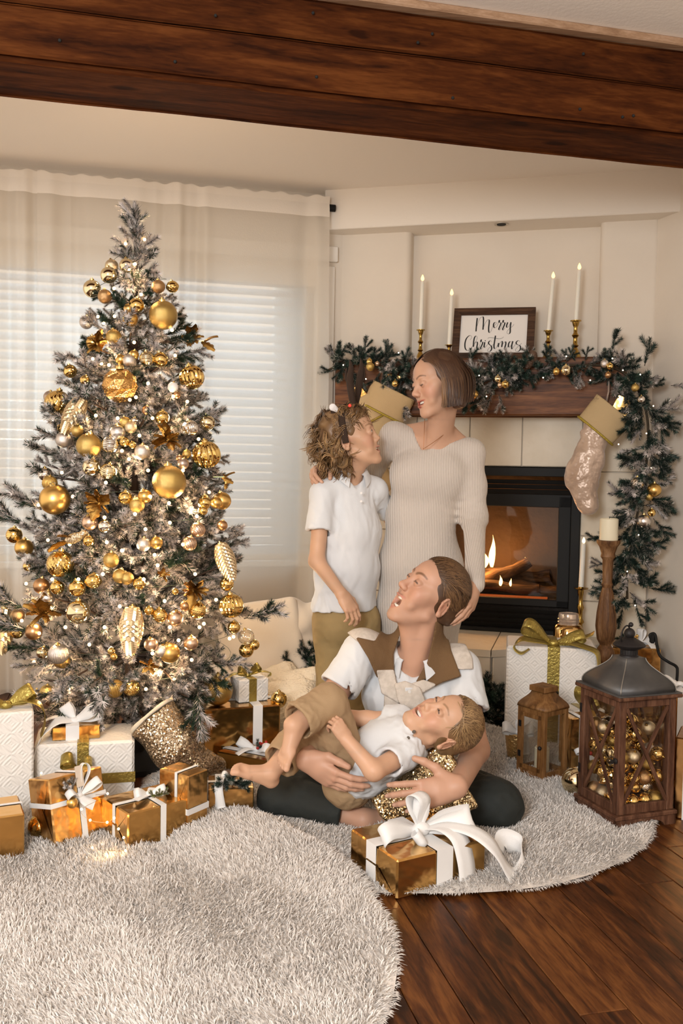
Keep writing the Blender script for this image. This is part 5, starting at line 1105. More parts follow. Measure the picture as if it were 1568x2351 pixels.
def z2(x, y):
    d = np.sqrt((x-RC1[0])**2+(y-RC1[1])**2)-RC1[2]; return .010+.026*np.clip(-d/.10+.4, 0, 1)
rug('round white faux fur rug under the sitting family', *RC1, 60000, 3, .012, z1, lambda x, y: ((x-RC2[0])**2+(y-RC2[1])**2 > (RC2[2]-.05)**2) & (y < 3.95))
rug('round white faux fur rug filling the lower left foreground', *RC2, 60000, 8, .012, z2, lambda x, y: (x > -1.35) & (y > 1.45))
# ================================================================== GARLAND
def px_path(pts, b): return bez([fpx(x, y, bb) for (x, y), bb in zip(pts, b)], 6)
gp = [(752, 850), (800, 832), (850, 842), (905, 850), (960, 868), (1030, 880), (1100, 878), (1150, 858), (1200, 842), (1260, 842), (1330, 838), (1400, 842), (1450, 872), (1482, 940), (1488, 1020), (1478, 1100), (1465, 1170), (1452, 1240), (1440, 1310), (1440, 1375)]
gb = [.20, .21, .22, .22, .22, .22, .22, .22, .21, .20, .20, .20, .22, .25, .25, .25, .24, .24, .24, .24]
GP = px_path(gp, gb); gt = thing('garland', 'flocked green fir garland draped along the mantel and down its right side', 'garland', fpos(-.1, .2, MT)); GL = gt.location.copy()
MB().tube([p-GL for p in GP], .006, 5).build('wire', M_stem, gt, 'all'); Rg = random.Random(21); k = 0
for i in range(268):
    t_ = Rg.random()*(len(GP)-1.001); j = int(t_); p = GP[j].lerp(GP[j+1], t_-j); tn = (GP[j+1]-GP[j]).normalized(); u_ = t_/(len(GP)-1)
    th = .8 if u_ < .45 else .62 if u_ < .60 else 1.0
    a = Rg.uniform(0, 6.283); x, y = frame_from(tn); o = x*math.cos(a)+y*math.sin(a)
    if o.dot(FN) < -.35: o = -o
    d = o*Rg.uniform(.6, 1.1)+tn*Rg.uniform(-.6, 1.0)+(V(0, 0, -.45) if u_ > .62 else V(0, 0, .0)); p0 = p+o*.015
    flk = Rg.random() < .30; link('sprig', Rg.choice(SPRIG_F if flk else SPRIG_G), gt, M=Matrix.Translation(-GL) @ orient(p0, d, Rg.uniform(.75, 1.12)*th, Rg.uniform(0, 6)))
def extra(px, py, b, d, s=1.0, f=False): link('sprig', (SPRIG_F if f else SPRIG_G)[int(px) % 6], gt, M=Matrix.Translation(-GL) @ orient(fpx(px, py, b), FU*d[0]+FN*d[1]+V(0, 0, d[2]), s))
for e in ((900, 905, .24, (-.2, .3, -1), .9, 1), (920, 915, .24, (.25, .3, -1), .9, 1), (1130, 900, .25, (-.3, .3, -1), .9, 1), (1145, 905, .25, (.3, .3, -1), .8, 1), (1110, 905, .25, (-.5, .3, -.9), .8, 0), (1080, 905, .24, (-.3, .3, -1), .8, 0), (1200, 850, .25, (-.5, .4, -.3), .9, 1), (1320, 850, .25, (.1, .4, -1), .7, 1), (1335, 850, .25, (-.3, .4, -1), .7, 1), (1405, 815, .2, (.1, .1, 1), .9, 0), (1480, 840, .17, (.15, .1, 1), 1.0, 0), (1080, 850, .2, (0, .1, 1), .8, 0), (838, 815, .2, (0, .1, 1), .7, 0), (890, 822, .2, (0, .1, 1), .7, 0), (770, 850, .2, (-1, .2, -.2), .7, 0), (1500, 1190, .17, (.7, .3, -1), .9, 0), (1500, 1140, .17, (.6, .3, -.8), .9, 0), (1400, 1290, .17, (-1, .3, -.3), .8, 1), (1490, 1350, .16, (1, .2, -.1), .9, 0), (1430, 1395, .16, (-.2, .2, -1), .8, 0), (1460, 1390, .16, (.3, .2, -1), .8, 0), (1540, 885, .16, (1, .2, 0), .9, 1), (1410, 860, .22, (.3, .5, -.6), .9, 1), (1390, 1230, .17, (-.8, .3, -.2), .7, 0)): extra(*e)
GB0 = len(BAUBLES)
def gball(code, px, py, r, b, lab):
    b = b+(.07 if px > 1420 else .015)
    o = bauble(code, fpx(px, py, b), r, 'on the garland', hang=V(0, 0, 1), group='baubles on the garland'); o['label'] = lab
for g_ in (('g', 850, 842, .021, .33, 'gold glitter bauble on the garland above the antlers'), ('s', 848, 830, .016, .31, 'shiny gold bauble tucked behind the glitter one above the antlers'), ('r', 866, 835, .012, .31, 'small rose gold bauble right of the glitter bauble above the antlers'), ('s', 907, 880, .017, .30, 'small shiny gold bauble on the garland left of the dark haired woman'),
           ('m', 1089, 905, .020, .31, 'satin gold bauble on the garland touching the woman\'s hair'), ('l', 1143, 870, .0175, .33, 'shiny champagne bauble above the pair left of the mantel middle'), ('r', 1148, 884, .013, .33, 'small rose gold bauble in the trio at the middle garland'), ('s', 1160, 882, .018, .34, 'shiny gold bauble, lowest of the trio at the middle garland'), ('m', 1277, 853, .0165, .31, 'satin gold bauble left of the silver one on the mantel'), ('l', 1299, 850, .024, .31, 'shiny champagne bauble, biggest on the straight part of the garland'),
           ('w', 1388, 835, .019, .30, 'silver glitter bauble above the right stocking'), ('s', 1400, 841, .016, .31, 'shiny gold bauble above the right stocking'), ('c', 1396, 861, .015, .31, 'copper bauble just above the right stocking loop'), ('g', 1458, 890, .018, .28, 'gold glitter bauble at the bend of the garland'), ('K', 1472, 917, .017, .28, 'beaded silver bauble at the bend of the garland'),
           ('K', 1463, 1111, .031, .27, 'beaded silver bauble on the hanging garland'), ('m', 1502, 1125, .031, .27, 'large satin gold bauble on the hanging garland'), ('g', 1490, 1140, .019, .26, 'gold glitter bauble under the large satin one on the hanging garland'), ('s', 1496, 1177, .018, .27, 'shiny gold bauble on the lower hanging garland'), ('v', 1478, 1197, .031, .27, 'large satin silver bauble on the lower hanging garland')): gball(*g_)
for px, py, lab in ((1217, 826, 'brown pinecone on the garland right of the sign'), (955, 855, 'brown pinecone on the garland beside the woman\'s forehead')):
    o = link('pinecone', CONE_S, None, M=orient(fpx(px, py, .27), V(.2, -.5, .8), .085)); tag(o, lab, 'pinecone', 'pinecones on the garland')
gl2 = thing('garland_lights', 'fine wire of tiny fairy lights wound through the mantel garland', 'string lights', GL); b2 = MB().sphere((0, 0, 0), .0032, 8, 6).mesh('bulb', M_bulb2)
for (px, py) in ((788, 838), (915, 810), (840, 870), (1088, 862), (1100, 862), (1117, 910), (1247, 867), (1300, 818), (1355, 873), (1406, 823), (1430, 850), (1500, 932), (1484, 995), (1495, 1075), (1466, 1228), (1440, 1312), (1458, 1390), (1420, 1020), (1470, 860)): link('bulb', b2, gl2, M=Matrix.Translation(fpx(px, py, .33 if px < 1420 else .34)-GL))
# fir branches on the floor by the hearth
for (cx, cy, Y, n_, s_, lab) in ((700, 1535, 4.02, 26, .9, 'dark green fir branches on the floor left of the hearth, behind the boy'), (1118, 1625, 3.98, 46, 1.1, 'dark green fir branches at the foot of the hearth right of the man')):
    c = at(cx, cy, Y); t = thing('fir_branches', lab, 'fir branches', (c.x, c.y, 0)); L0 = t.location
    for i in range(n_): link('sprig', SPRIG_D[i % 3], t, M=Matrix.Translation(-L0) @ orient(c+V(Rg.uniform(-.07, .07), Rg.uniform(-.03, .06), Rg.uniform(-.06, .05)), V(Rg.uniform(-1, 1), Rg.uniform(-.8, .3), Rg.uniform(-.2, 1)), Rg.uniform(.7, 1.0)*s_))
# ================================================================== CUSHIONS, THROW
M_cush = mat('cream_cushion', (.80, .70, .58), .9, bump=(220, .2, .004), sheen=.2); M_knit = mat('knit_throw', (.80, .69, .53), .95, bump=(90, .9, .012))
c = at(600, 1475, 4.05); t = thing('cushion', 'large cream cushion leaning behind the tree at the window', 'cushion', (c.x, c.y, 0)); Rm = Matrix.Rotation(-.25, 3, 'X') @ Matrix.Rotation(-.16, 3, 'Y')
S = Soft(); S.box(c, (.155, .02, .155), Rm, .03, .03); S.ell(c, (.15, .085, .15), Rm, .05); S.disp(lambda Q: .006*fbm(Q, 22, 2)+.002*fbm(Q, 60, 5)); soft_obj('cover', S, .009, M_cush, t)
c = at(585, 1580, 4.0); t = thing('floor_pillow', 'cream floor pillow under the leaning cushion', 'cushion', (c.x, c.y, 0)); S = Soft(); S.box(V(c.x, c.y, .11), (.20, .10, .05), None, .05, .03); S.disp(lambda Q: .008*fbm(Q, 16, 3)); soft_obj('cover', S, .010, M_cush, t)
c = at(690, 1470, 4.12); t = thing('draped_blanket', 'cream blanket draped over the hearth end beside the cushion', 'blanket', (c.x, c.y, 0)); S = Soft()
for a_, b_, r_ in (((655, 1405), (668, 1500), .045), ((668, 1400), (690, 1540), .06), ((690, 1410), (705, 1520), .055), ((720, 1400), (690, 1440), .04), ((668, 1500), (680, 1560), .04)): S.cap(at(*a_, 4.12), at(*b_, 4.06), r_, r_*.9, .03)
S.disp(lambda Q: .010*fbm(Q, 24, 6)+.004*fbm(Q, 55, 3)); soft_obj('cloth', S, .008, M_cush, t)
t = thing('knit_throw', 'chunky cream throw crumpled on the floor behind the child\'s knee', 'throw', onz(665, 1625)); S = Soft()
for a_, b_, r_ in (((625, 1600, 3.72), (700, 1590, 3.7), .06), ((640, 1570, 3.85), (715, 1560, 3.8), .055), ((610, 1560, 3.9), (660, 1545, 3.9), .05), ((650, 1630, 3.6), (700, 1620, 3.62), .06), ((620, 1640, 3.6), (640, 1660, 3.55), .05)): S.cap(at(*a_), at(*b_), r_, r_, .03)
S.disp(lambda Q: .009*fbm(Q, 38, 2)+.006*fbm(Q, 95, 7)); soft_obj('cloth', S, .008, M_knit, t)
# ================================================================== TREE
TB = at(302, 1560, 3.35); TX, TY = TB.x, TB.y; top = at(313, 468, 3.35); TZ = top.z
prof = [(466, 4), (540, 16), (600, 55), (660, 95), (750, 122), (850, 152), (950, 190), (1050, 215), (1150, 235), (1250, 262), (1350, 280), (1430, 288), (1510, 262), (1570, 190), (1640, 90)]
PZ = [(at(313, y, 3.35).z, r*3.35/F) for y, r in prof]
def tr(z):
    for (za, ra), (zb_, rb) in zip(PZ[:-1], PZ[1:]):
        if za >= z >= zb_: return ra+(rb-ra)*(za-z)/(za-zb_)
    return PZ[0][1] if z > PZ[0][0] else PZ[-1][1]
def txc(z): return TX+(top.x-TX)*(z-TB.z)/(TZ-TB.z)
tree = thing('christmas_tree', 'tall flocked Christmas tree covered in gold baubles and warm lights', 'Christmas tree', (TX, TY, 0)); TL = tree.location.copy()
MB().tube([V(0, 0, .06), V(top.x-TX, top.y-TY, TZ-.05)], [.03, .006], 8).build('trunk', mat('trunk', (.05, .03, .02), .9), tree)
MB().lathe([(0, 0), (.17, 0), (.17, .02), (.05, .05), (.035, .16), (0, .16)], 20).build('stand', M_blackmatte, tree)
def branch_mesh(Lb, seed):
    R = random.Random(seed); mats_ = []; pts = [V(0, 0, 0), V(0, .01, Lb*.5), V(0, -.02*Lb/.4, Lb*.97)]; P = bez(pts, 4); arr = []
    n_ = max(3, int(Lb*26)); vs = []; fs = []; cs = []; o = 0
    m = MB().tube(P, .004, 4)
    for i in range(n_):
        t_ = .30+.70*(i+.5)/n_; p = P[min(int(t_*(len(P)-1)), len(P)-1)]; a = R.uniform(0, 6.28); d = V(math.cos(a)*.8, math.sin(a)*.65, .75) if i < n_-1 else V(0, 0, 1)
        arr.append((SPRIG_F[R.randrange(6)] if R.random() < .84 else SPRIG_T[R.randrange(3)], orient(p, d, R.uniform(.62, .95), R.uniform(0, 6))))
    Vv = []; Fv = []; Cv = []; o = 0
    for me, M in arr:
        if me not in MCACHE:
            co = np.empty(len(me.vertices)*3, np.float32); me.vertices.foreach_get('co', co); ix = np.empty(len(me.loops), np.int32); me.loops.foreach_get('vertex_index', ix); cc = np.empty(len(me.vertices)*4, np.float32); me.color_attributes['Col'].data.foreach_get('color', cc); MCACHE[me] = (co.reshape(-1, 3), ix.reshape(-1, 3), cc.reshape(-1, 4)[:, :3])
        co, ix, cc = MCACHE[me]; Mn = np.array(M, np.float32); Vv.append(co@Mn[:3, :3].T+Mn[:3, 3]); Fv.append(ix+o); Cv.append(cc); o += len(co)
    tv = np.array([tuple(v) for v in m.v]); tf = []
    for f in m.f:
        for q in range(1, len(f)-1): tf.append((f[0], f[q], f[q+1]))
    Vv.append(tv); Fv.append(np.array(tf)+o); Cv.append(np.tile([[.05, .03, .02]], (len(tv), 1)))
    return mesh_np('branch', np.concatenate(Vv), np.concatenate(Fv), M_pine, False, np.concatenate(Cv))
MCACHE = {}; SPRIG_T = [sprig_mesh('sprig', .120, 520, .025, .10, 90+i, green=(.018, .040, .020)) for i in range(3)]
BR = {c: [branch_mesh(c, int(c*1000)+i) for i in range(4)] for c in (.44, .34, .24, .14)}
Rt = random.Random(77); nb = 0; zz = .25; lev = 0
while zz < TZ-.17 and nb < 258:
    R_ = tr(zz+.02); n_ = max(4, int(5+R_*30)); 
    for j in range(n_):
        a = 2*math.pi*(j+.5*(lev % 2))/n_+Rt.uniform(-.2, .2)
        L_ = max(.06, R_*Rt.uniform(.84, 1.02)-.045); c = min(BR, key=lambda q: abs(q-L_)); el = .32 if zz > .5 else .0
        d = V(math.cos(a), math.sin(a), el+Rt.uniform(-.15, .2)-.12*(zz < .38)); p = V(txc(zz), TY, zz-.04)
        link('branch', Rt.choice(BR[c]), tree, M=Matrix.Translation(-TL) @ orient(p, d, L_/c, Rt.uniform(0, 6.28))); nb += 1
    zz += .078+.018*(zz < 1.0); lev += 1
for (dx, dz, d, s) in ((0, -.16, (0, 0, 1), 1.25), (.0, -.20, (.25, -.2, 1), 1.0), (0, -.22, (.5, -.2, 1), 1.0), (0, -.22, (-.35, -.2, 1), .9), (0, -.24, (-.7, -.2, .8), .9), (0, -.25, (.8, -.3, .8), 1), (0, -.13, (.05, .1, 1), .9), (0, -.10, (-.05, -.1, 1), .85), (0, -.17, (-.15, -.3, 1), .9), (0, -.19, (.15, -.35, 1), .9), (0, -.24, (.3, -.6, .9), .9), (0, -.26, (-.4, -.6, .8), .9), (0, -.29, (.1, -.8, .6), 1), (0, -.29, (.7, -.5, .5), 1), (0, -.3, (-.6, -.6, .5), 1), (0, -.33, (.4, -.8, .5), 1), (0, -.33, (-.2, -.9, .4), 1)): link('branch', SPRIG_F[int(abs(dz)*100) % 6], tree, M=Matrix.Translation(-TL) @ orient(V(top.x, TY, TZ+dz), d, s))
for (px, py, Y, d) in ((95, 1170, 3.2, (-1, -.2, .45)), (60, 1205, 3.2, (-1, -.1, .25)), (60, 1400, 3.15, (-1, -.2, .3)), (75, 1450, 3.1, (-1, -.1, .1)), (560, 1420, 3.2, (1, -.1, .3)), (455, 1590, 3.0, (-.1, -.3, -1)), (120, 1590, 3.05, (-.8, -.3, -.3)), (140, 1625, 3.0, (.1, -.2, -1)), (250, 1560, 2.95, (-.2, -.6, -.5))):
    for e in range(2): link('branch', (SPRIG_F if e else SPRIG_T)[(px+e) % 3], tree, M=Matrix.Translation(-TL) @ orient(at(px, py, Y), V(d)+V(.2*e, 0, .15*e), 1.0+.25*e))
def on_tree(px, py, k=.92):
    p = at(px, py, 3.35); R_ = tr(p.z); dx = p.x-txc(p.z); dy = math.sqrt(max(R_*R_-dx*dx, (.25*R_)**2)); Y = TY-dy*k; return at(px, py, Y)
def where(px, py):
    rows = ((560, 'near the tip of the tree'), (720, 'in the top part of the tree'), (870, 'in the upper tree'), (1010, 'in the upper middle of the tree'), (1160, 'in the middle of the tree'), (1300, 'in the lower middle of the tree'), (1430, 'in the lower tree'), (1560, 'low on the tree'), (9999, 'at the bottom of the tree'))
    r = [n for y, n in rows if py < y][0]; c = 302; s = (px-c)/max(60, tr(at(px, py, 3.35).z)*F/3.35)
    col = 'left edge' if s < -.72 else 'left side' if s < -.22 else 'centre' if s < .22 else 'right side' if s < .72 else 'right edge'; return r+', '+col
A1 = [(628,418,37,'h'),(712,415,40,'l'),(612,470,47,'l'),(518,547,50,'l'),(590,590,40,'o'),(890,535,38,'o'),(970,535,34,'*'),(768,640,43,'s'),(725,660,30,'m'),(733,717,42,'m'),(918,695,80,'g'),(485,735,38,'w'),(640,820,45,'g'),(525,850,40,'m'),(680,945,30,'m'),(753,918,28,'m'),(728,950,38,'w'),(826,940,42,'i'),(903,945,42,'s'),(395,1010,38,'s'),(478,1060,28,'k'),(675,1090,100,'f'),(1078,1045,68,'R'),(973,1100,30,'p'),(995,1145,20,'c'),(280,1155,35,'t'),(325,1190,72,'S'),(345,1330,25,'s'),(435,1345,35,'g'),(358,1395,46,'w'),(500,1430,71,'g'),(663,1355,45,'v'),(705,1297,32,'g'),(755,1288,20,'V'),(825,1230,27,'c'),(912,1270,40,'k'),(1070,1330,45,'x'),(1165,1300,44,'l'),(622,1425,50,'I'),(700,1408,28,'*'),(745,1425,22,'s'),(800,1465,45,'w'),(735,1325,35,'h'),(1050,1475,25,'g'),(1030,1530,33,'t'),(1160,1480,78,'R'),(515,1550,52,'d'),(610,1575,48,'i'),(255,1590,40,'K'),(1010,1500,20,'c')]
A2 = [(952,140,95,'g'),(308,237,86,'m'),(280,145,42,'y'),(705,228,40,'s'),(815,220,40,'m'),(770,268,44,'g'),(505,367,44,'r'),(590,388,38,'V'),(1150,255,38,'s'),(1215,255,34,'m'),(1250,245,50,'m'),(1140,300,28,'s'),(80,437,46,'k'),(135,508,52,'m'),(150,567,30,'p'),(157,612,28,'s'),(340,600,75,'S'),(1112,408,42,'q'),(1250,383,30,'c'),(880,480,36,'m'),(808,490,40,'w'),(1065,485,42,'q'),(625,578,45,'g'),(675,668,42,'g'),(715,680,38,'g'),(783,712,36,'s'),(525,695,45,'*'),(435,735,48,'s'),(322,732,40,'s'),(232,722,45,'c'),(265,790,45,'v'),(1275,712,40,'s'),(1300,835,68,'R'),(440,870,68,'l'),(900,888,42,'k'),(985,905,45,'r'),(1110,860,50,'k'),(1040,835,30,'c'),(838,862,28,'s'),(100,890,40,'o'),(97,980,40,'s'),(190,980,48,'c'),(240,1098,35,'l'),(330,1105,58,'X'),(350,1150,45,'m'),(850,1052,40,'r'),(910,1088,38,'w'),(955,1100,58,'m'),(1073,1045,42,'r'),(1316,955,36,'s'),(1385,1010,46,'z'),(1385,1085,42,'s'),(1430,1055,30,'s'),(645,1300,52,'y'),(740,1297,47,'S'),(205,1332,30,'v'),(263,1318,40,'g'),(290,1355,45,'o'),(627,1090,22,'s'),(640,1120,20,'m'),(985,755,20,'s'),(500,470,32,'s'),(1150,240,30,'s')]
TB0 = len(BAUBLES); big = {}
for L_, oy in ((A1, 440), (A2, 1050)):
    for (x, y, r, c) in L_:
        px, py, rp = x*.4082, oy+y*.4082, r*.4082; p = on_tree(px, py, .97 if rp < 22 else .95); p = at(px, py, p.y-rp*p.y/F*.5); bauble(c, p, rp*p.y/F, where(px, py), hang=V(random.uniform(-.25, .25), random.uniform(-.35, .1), 1), group='baubles on the Christmas tree')
unique_labels(BAUBLES[TB0:])
for (x0, y0, x1, y1, lab) in ((188, 915, 147, 995, 'champagne pinecone ornament tilted at the upper left of the tree'), (506, 1250, 534, 1333, 'champagne pinecone ornament at the right edge of the tree'), (304, 1396, 298, 1502, 'champagne pinecone ornament hanging at the lower middle of the tree'), (10, 1398, 2, 1500, 'champagne pinecone ornament cut by the left edge of the picture')):
    a = on_tree(x0, y0, 1.0); b = on_tree(x1, y1, 1.0); Y = min(a.y, b.y)-.03; a = at(x0, y0, Y); b = at(x1, y1, Y); o = link('pinecone_ornament', CONE_G, None, M=orient((a+b)/2, a-b, (a-b).length*1.04)); tag(o, lab, 'ornament', 'pinecone ornaments on the tree')
    c = link('cap', CAPM, o, M=Matrix.Translation((0, 0, .49)) @ Matrix.Scale(.3, 4))
# glitter leaf sprays
M_leaf = glitter('gold_leaf_glitter', (.20, .10, .02), (.66, .38, .10), 380)
def leaf_mesh():
    m = MB(); P = []; n_ = 10
    for i in range(n_+1):
        t_ = i/n_; w_ = .27*math.sin(math.pi*min(1, t_*.93+.03))**.8*(1+.22*math.cos(t_*19)); P.append([V(w_*s_, -.12*abs(s_)+.10*math.sin(t_*3), t_) for s_ in (-1, -.5, 0, .5, 1)])
    m.grid(P); P2 = [[v+V(0, .018, 0) for v in r[::-1]] for r in P]; m.grid(P2); return m.mesh('leaf', M_leaf, 'all')
LF = leaf_mesh()
for (px, py, s, nl, up, lab) in ((440, 775, .11, 6, .2, 'gold glitter leaf spray sticking out at the upper right of the tree'), (225, 790, .10, 6, 0, 'gold glitter leaf spray at the upper left of the tree'), (385, 1010, .12, 7, 0, 'gold glitter leaf spray right of the tree\'s upper middle'), (228, 1155, .11, 7, 0, 'gold glitter leaf spray left of the tree\'s middle'), (445, 1355, .11, 6, 0, 'gold glitter leaf spray at the lower right of the tree'), (105, 1405, .13, 6, 0, 'gold glitter leaf spray at the lower left of the tree'), (520, 1108, .06, 3, .2, 'thin gold leaf sprig at the right edge of the tree'), (375, 1320, .06, 4, 0, 'small gold glitter leaf spray in the lower right tree'), (345, 1530, .07, 4, 0, 'small gold glitter leaf spray low on the tree')):
    p = on_tree(px, py, 1.02); t = thing('leaf_spray', lab, 'leaf spray', p, group='gold leaf sprays on the tree'); side = 1 if px > 302 else -1; MB().sphere((0, 0, 0), .008, 8, 6).build('centre', G_glit, t, 'all')
    nl = int(nl*1.7)
    for k in range(nl): a = 2*math.pi*k/nl*1.7+Rt.uniform(-.3, .3); link('leaf', LF, t, M=orient((0, 0, 0), V(math.cos(a)+.3*side, -Rt.uniform(.2, 1.1), math.sin(a)+up), s*Rt.uniform(.36, .62), Rt.uniform(-.8, .8)))
for (px, py, d, s, lab) in ((468, 783, V(1, -.2, .35), .055, 'single gold leaf on a wire at the upper right of the tree'), (515, 1095, V(1, -.1, .5), .04, 'single gold leaf on a wire right of the tree\'s middle')):
    p = on_tree(px-25, py, 1); t = thing('leaf_spray', lab, 'leaf spray', p, group='gold leaf sprays on the tree'); e = at(px, py, p.y)-p; MB().tube([V(0, 0, 0), e], .0012, 5).build('wire', G_satin, t); link('leaf', LF, t, M=orient(e, d, s, .2)); link('leaf', LF, t, M=orient(e*.8, d+V(0, 0, -1), s*1.1, .7))
# bird ornament
p = on_tree(170, 1236, 1.05); bd = thing('bird_ornament', 'gold bird ornament with feather tail left of the tree\'s middle', 'ornament', p); S = Soft(); S.ell(p, (.032, .017, .018), Matrix.Rotation(-.35, 3, 'Y'), .01); S.ball(p+V(.032, -.003, .018), .0125, .01); S.cap(p+V(.04, -.004, .019), p+V(.052, -.006, .017), .004, .001, .004); soft_obj('body', S, .003, G_glitch, bd)
link('tail_feather', LF, bd, M=orient(V(-.02, 0, -.004), V(-1, -.1, -.55), .075, .4)); link('wing', LF, bd, M=orient(V(-.004, -.014, .006), V(-1, -.2, .1), .045, .3))
# tree lights
tl = thing('tree_lights', 'string of warm white fairy lights wound around the Christmas tree', 'string lights', TL); bt = MB().sphere((0, 0, 0), .0058, 8, 6).mesh('bulb', M_bulb); pts = []
TLP = [(288,560),(332,550),(288,618),(310,606),(262,662),(324,676),(225,727),(238,742),(263,726),(308,786),(395,758),(402,816),(213,824),(250,838),(233,835),(298,918),(312,912),(398,910),(430,922),(220,954),(122,968),(456,1008),(280,1035),(296,1054),(340,1080),(142,1085),(243,1108),(88,1160),(167,1140),(388,1155),(345,1140),(240,1188),(334,1215),(245,1245),(280,1264),(355,1274),(362,1298),(448,1318),(236,1318),(452,1185),(458,1440),(468,1432),(496,1377),(378,1380),(275,1392),(50,1425),(90,1454),(205,1480),(78,1520),(350,1500),(410,1470),(527,1466),(536,1462),(400,1560),(335,1582),(130,1620),(225,1580),(440,1515),(300,1440),(160,1250),(420,1250),(330,1330),(180,1330),(310,1180),(270,960),(350,960),(200,1060),(420,1080),(120,1330),(500,1280),(60,1340),(240,1440),(340,880),(260,870),(390,1200),(110,1240),(480,1130),(150,1440),(390,1440),(320,1000)]
for (px, py) in TLP:
    p = on_tree(px, py, 1.06); pts.append(p); link('bulb', bt, tl, M=Matrix.Translation(p-TL))
MB().tube([V(txc(.3+1.6*i/500)+.86*tr(.3+1.6*i/500)*math.cos(i*.19), TY+.86*tr(.3+1.6*i/500)*math.sin(i*.19), .3+1.6*i/500) for i in range(501)], .0008, 4).build('wire', mat('green_wire', (.02, .04, .02), .6), tl, 'all', world=True)
for (px, py, e) in ((310, 640, .18), (240, 800, .22), (370, 830, .22), (200, 960, .25), (400, 960, .25), (300, 1080, .3), (150, 1150, .3), (440, 1170, .3), (250, 1280, .32), (380, 1320, .32), (100, 1400, .3), (460, 1430, .32), (250, 1480, .3), (380, 1540, .3), (150, 1560, .3)):
    point('tree_glow', on_tree(px, py, .86), e*4.2, (1, .66, .36), .02)
for (z_, a_, e) in ((.55, 25, 1.6), (.75, 65, 1.6), (.95, 110, 1.6), (1.2, 40, 1.5), (1.35, 100, 1.5), (1.7, 60, 1.6), (1.95, 90, 2.2), (.5, 150, 1.4), (1.0, 160, 1.4)):
    a_ = math.radians(a_); point('tree_glow_back', V(txc(z_)+(tr(z_)+.03)*math.cos(a_), TY+(tr(z_)+.03)*math.sin(a_), z_), e, (1, .70, .42), .03)
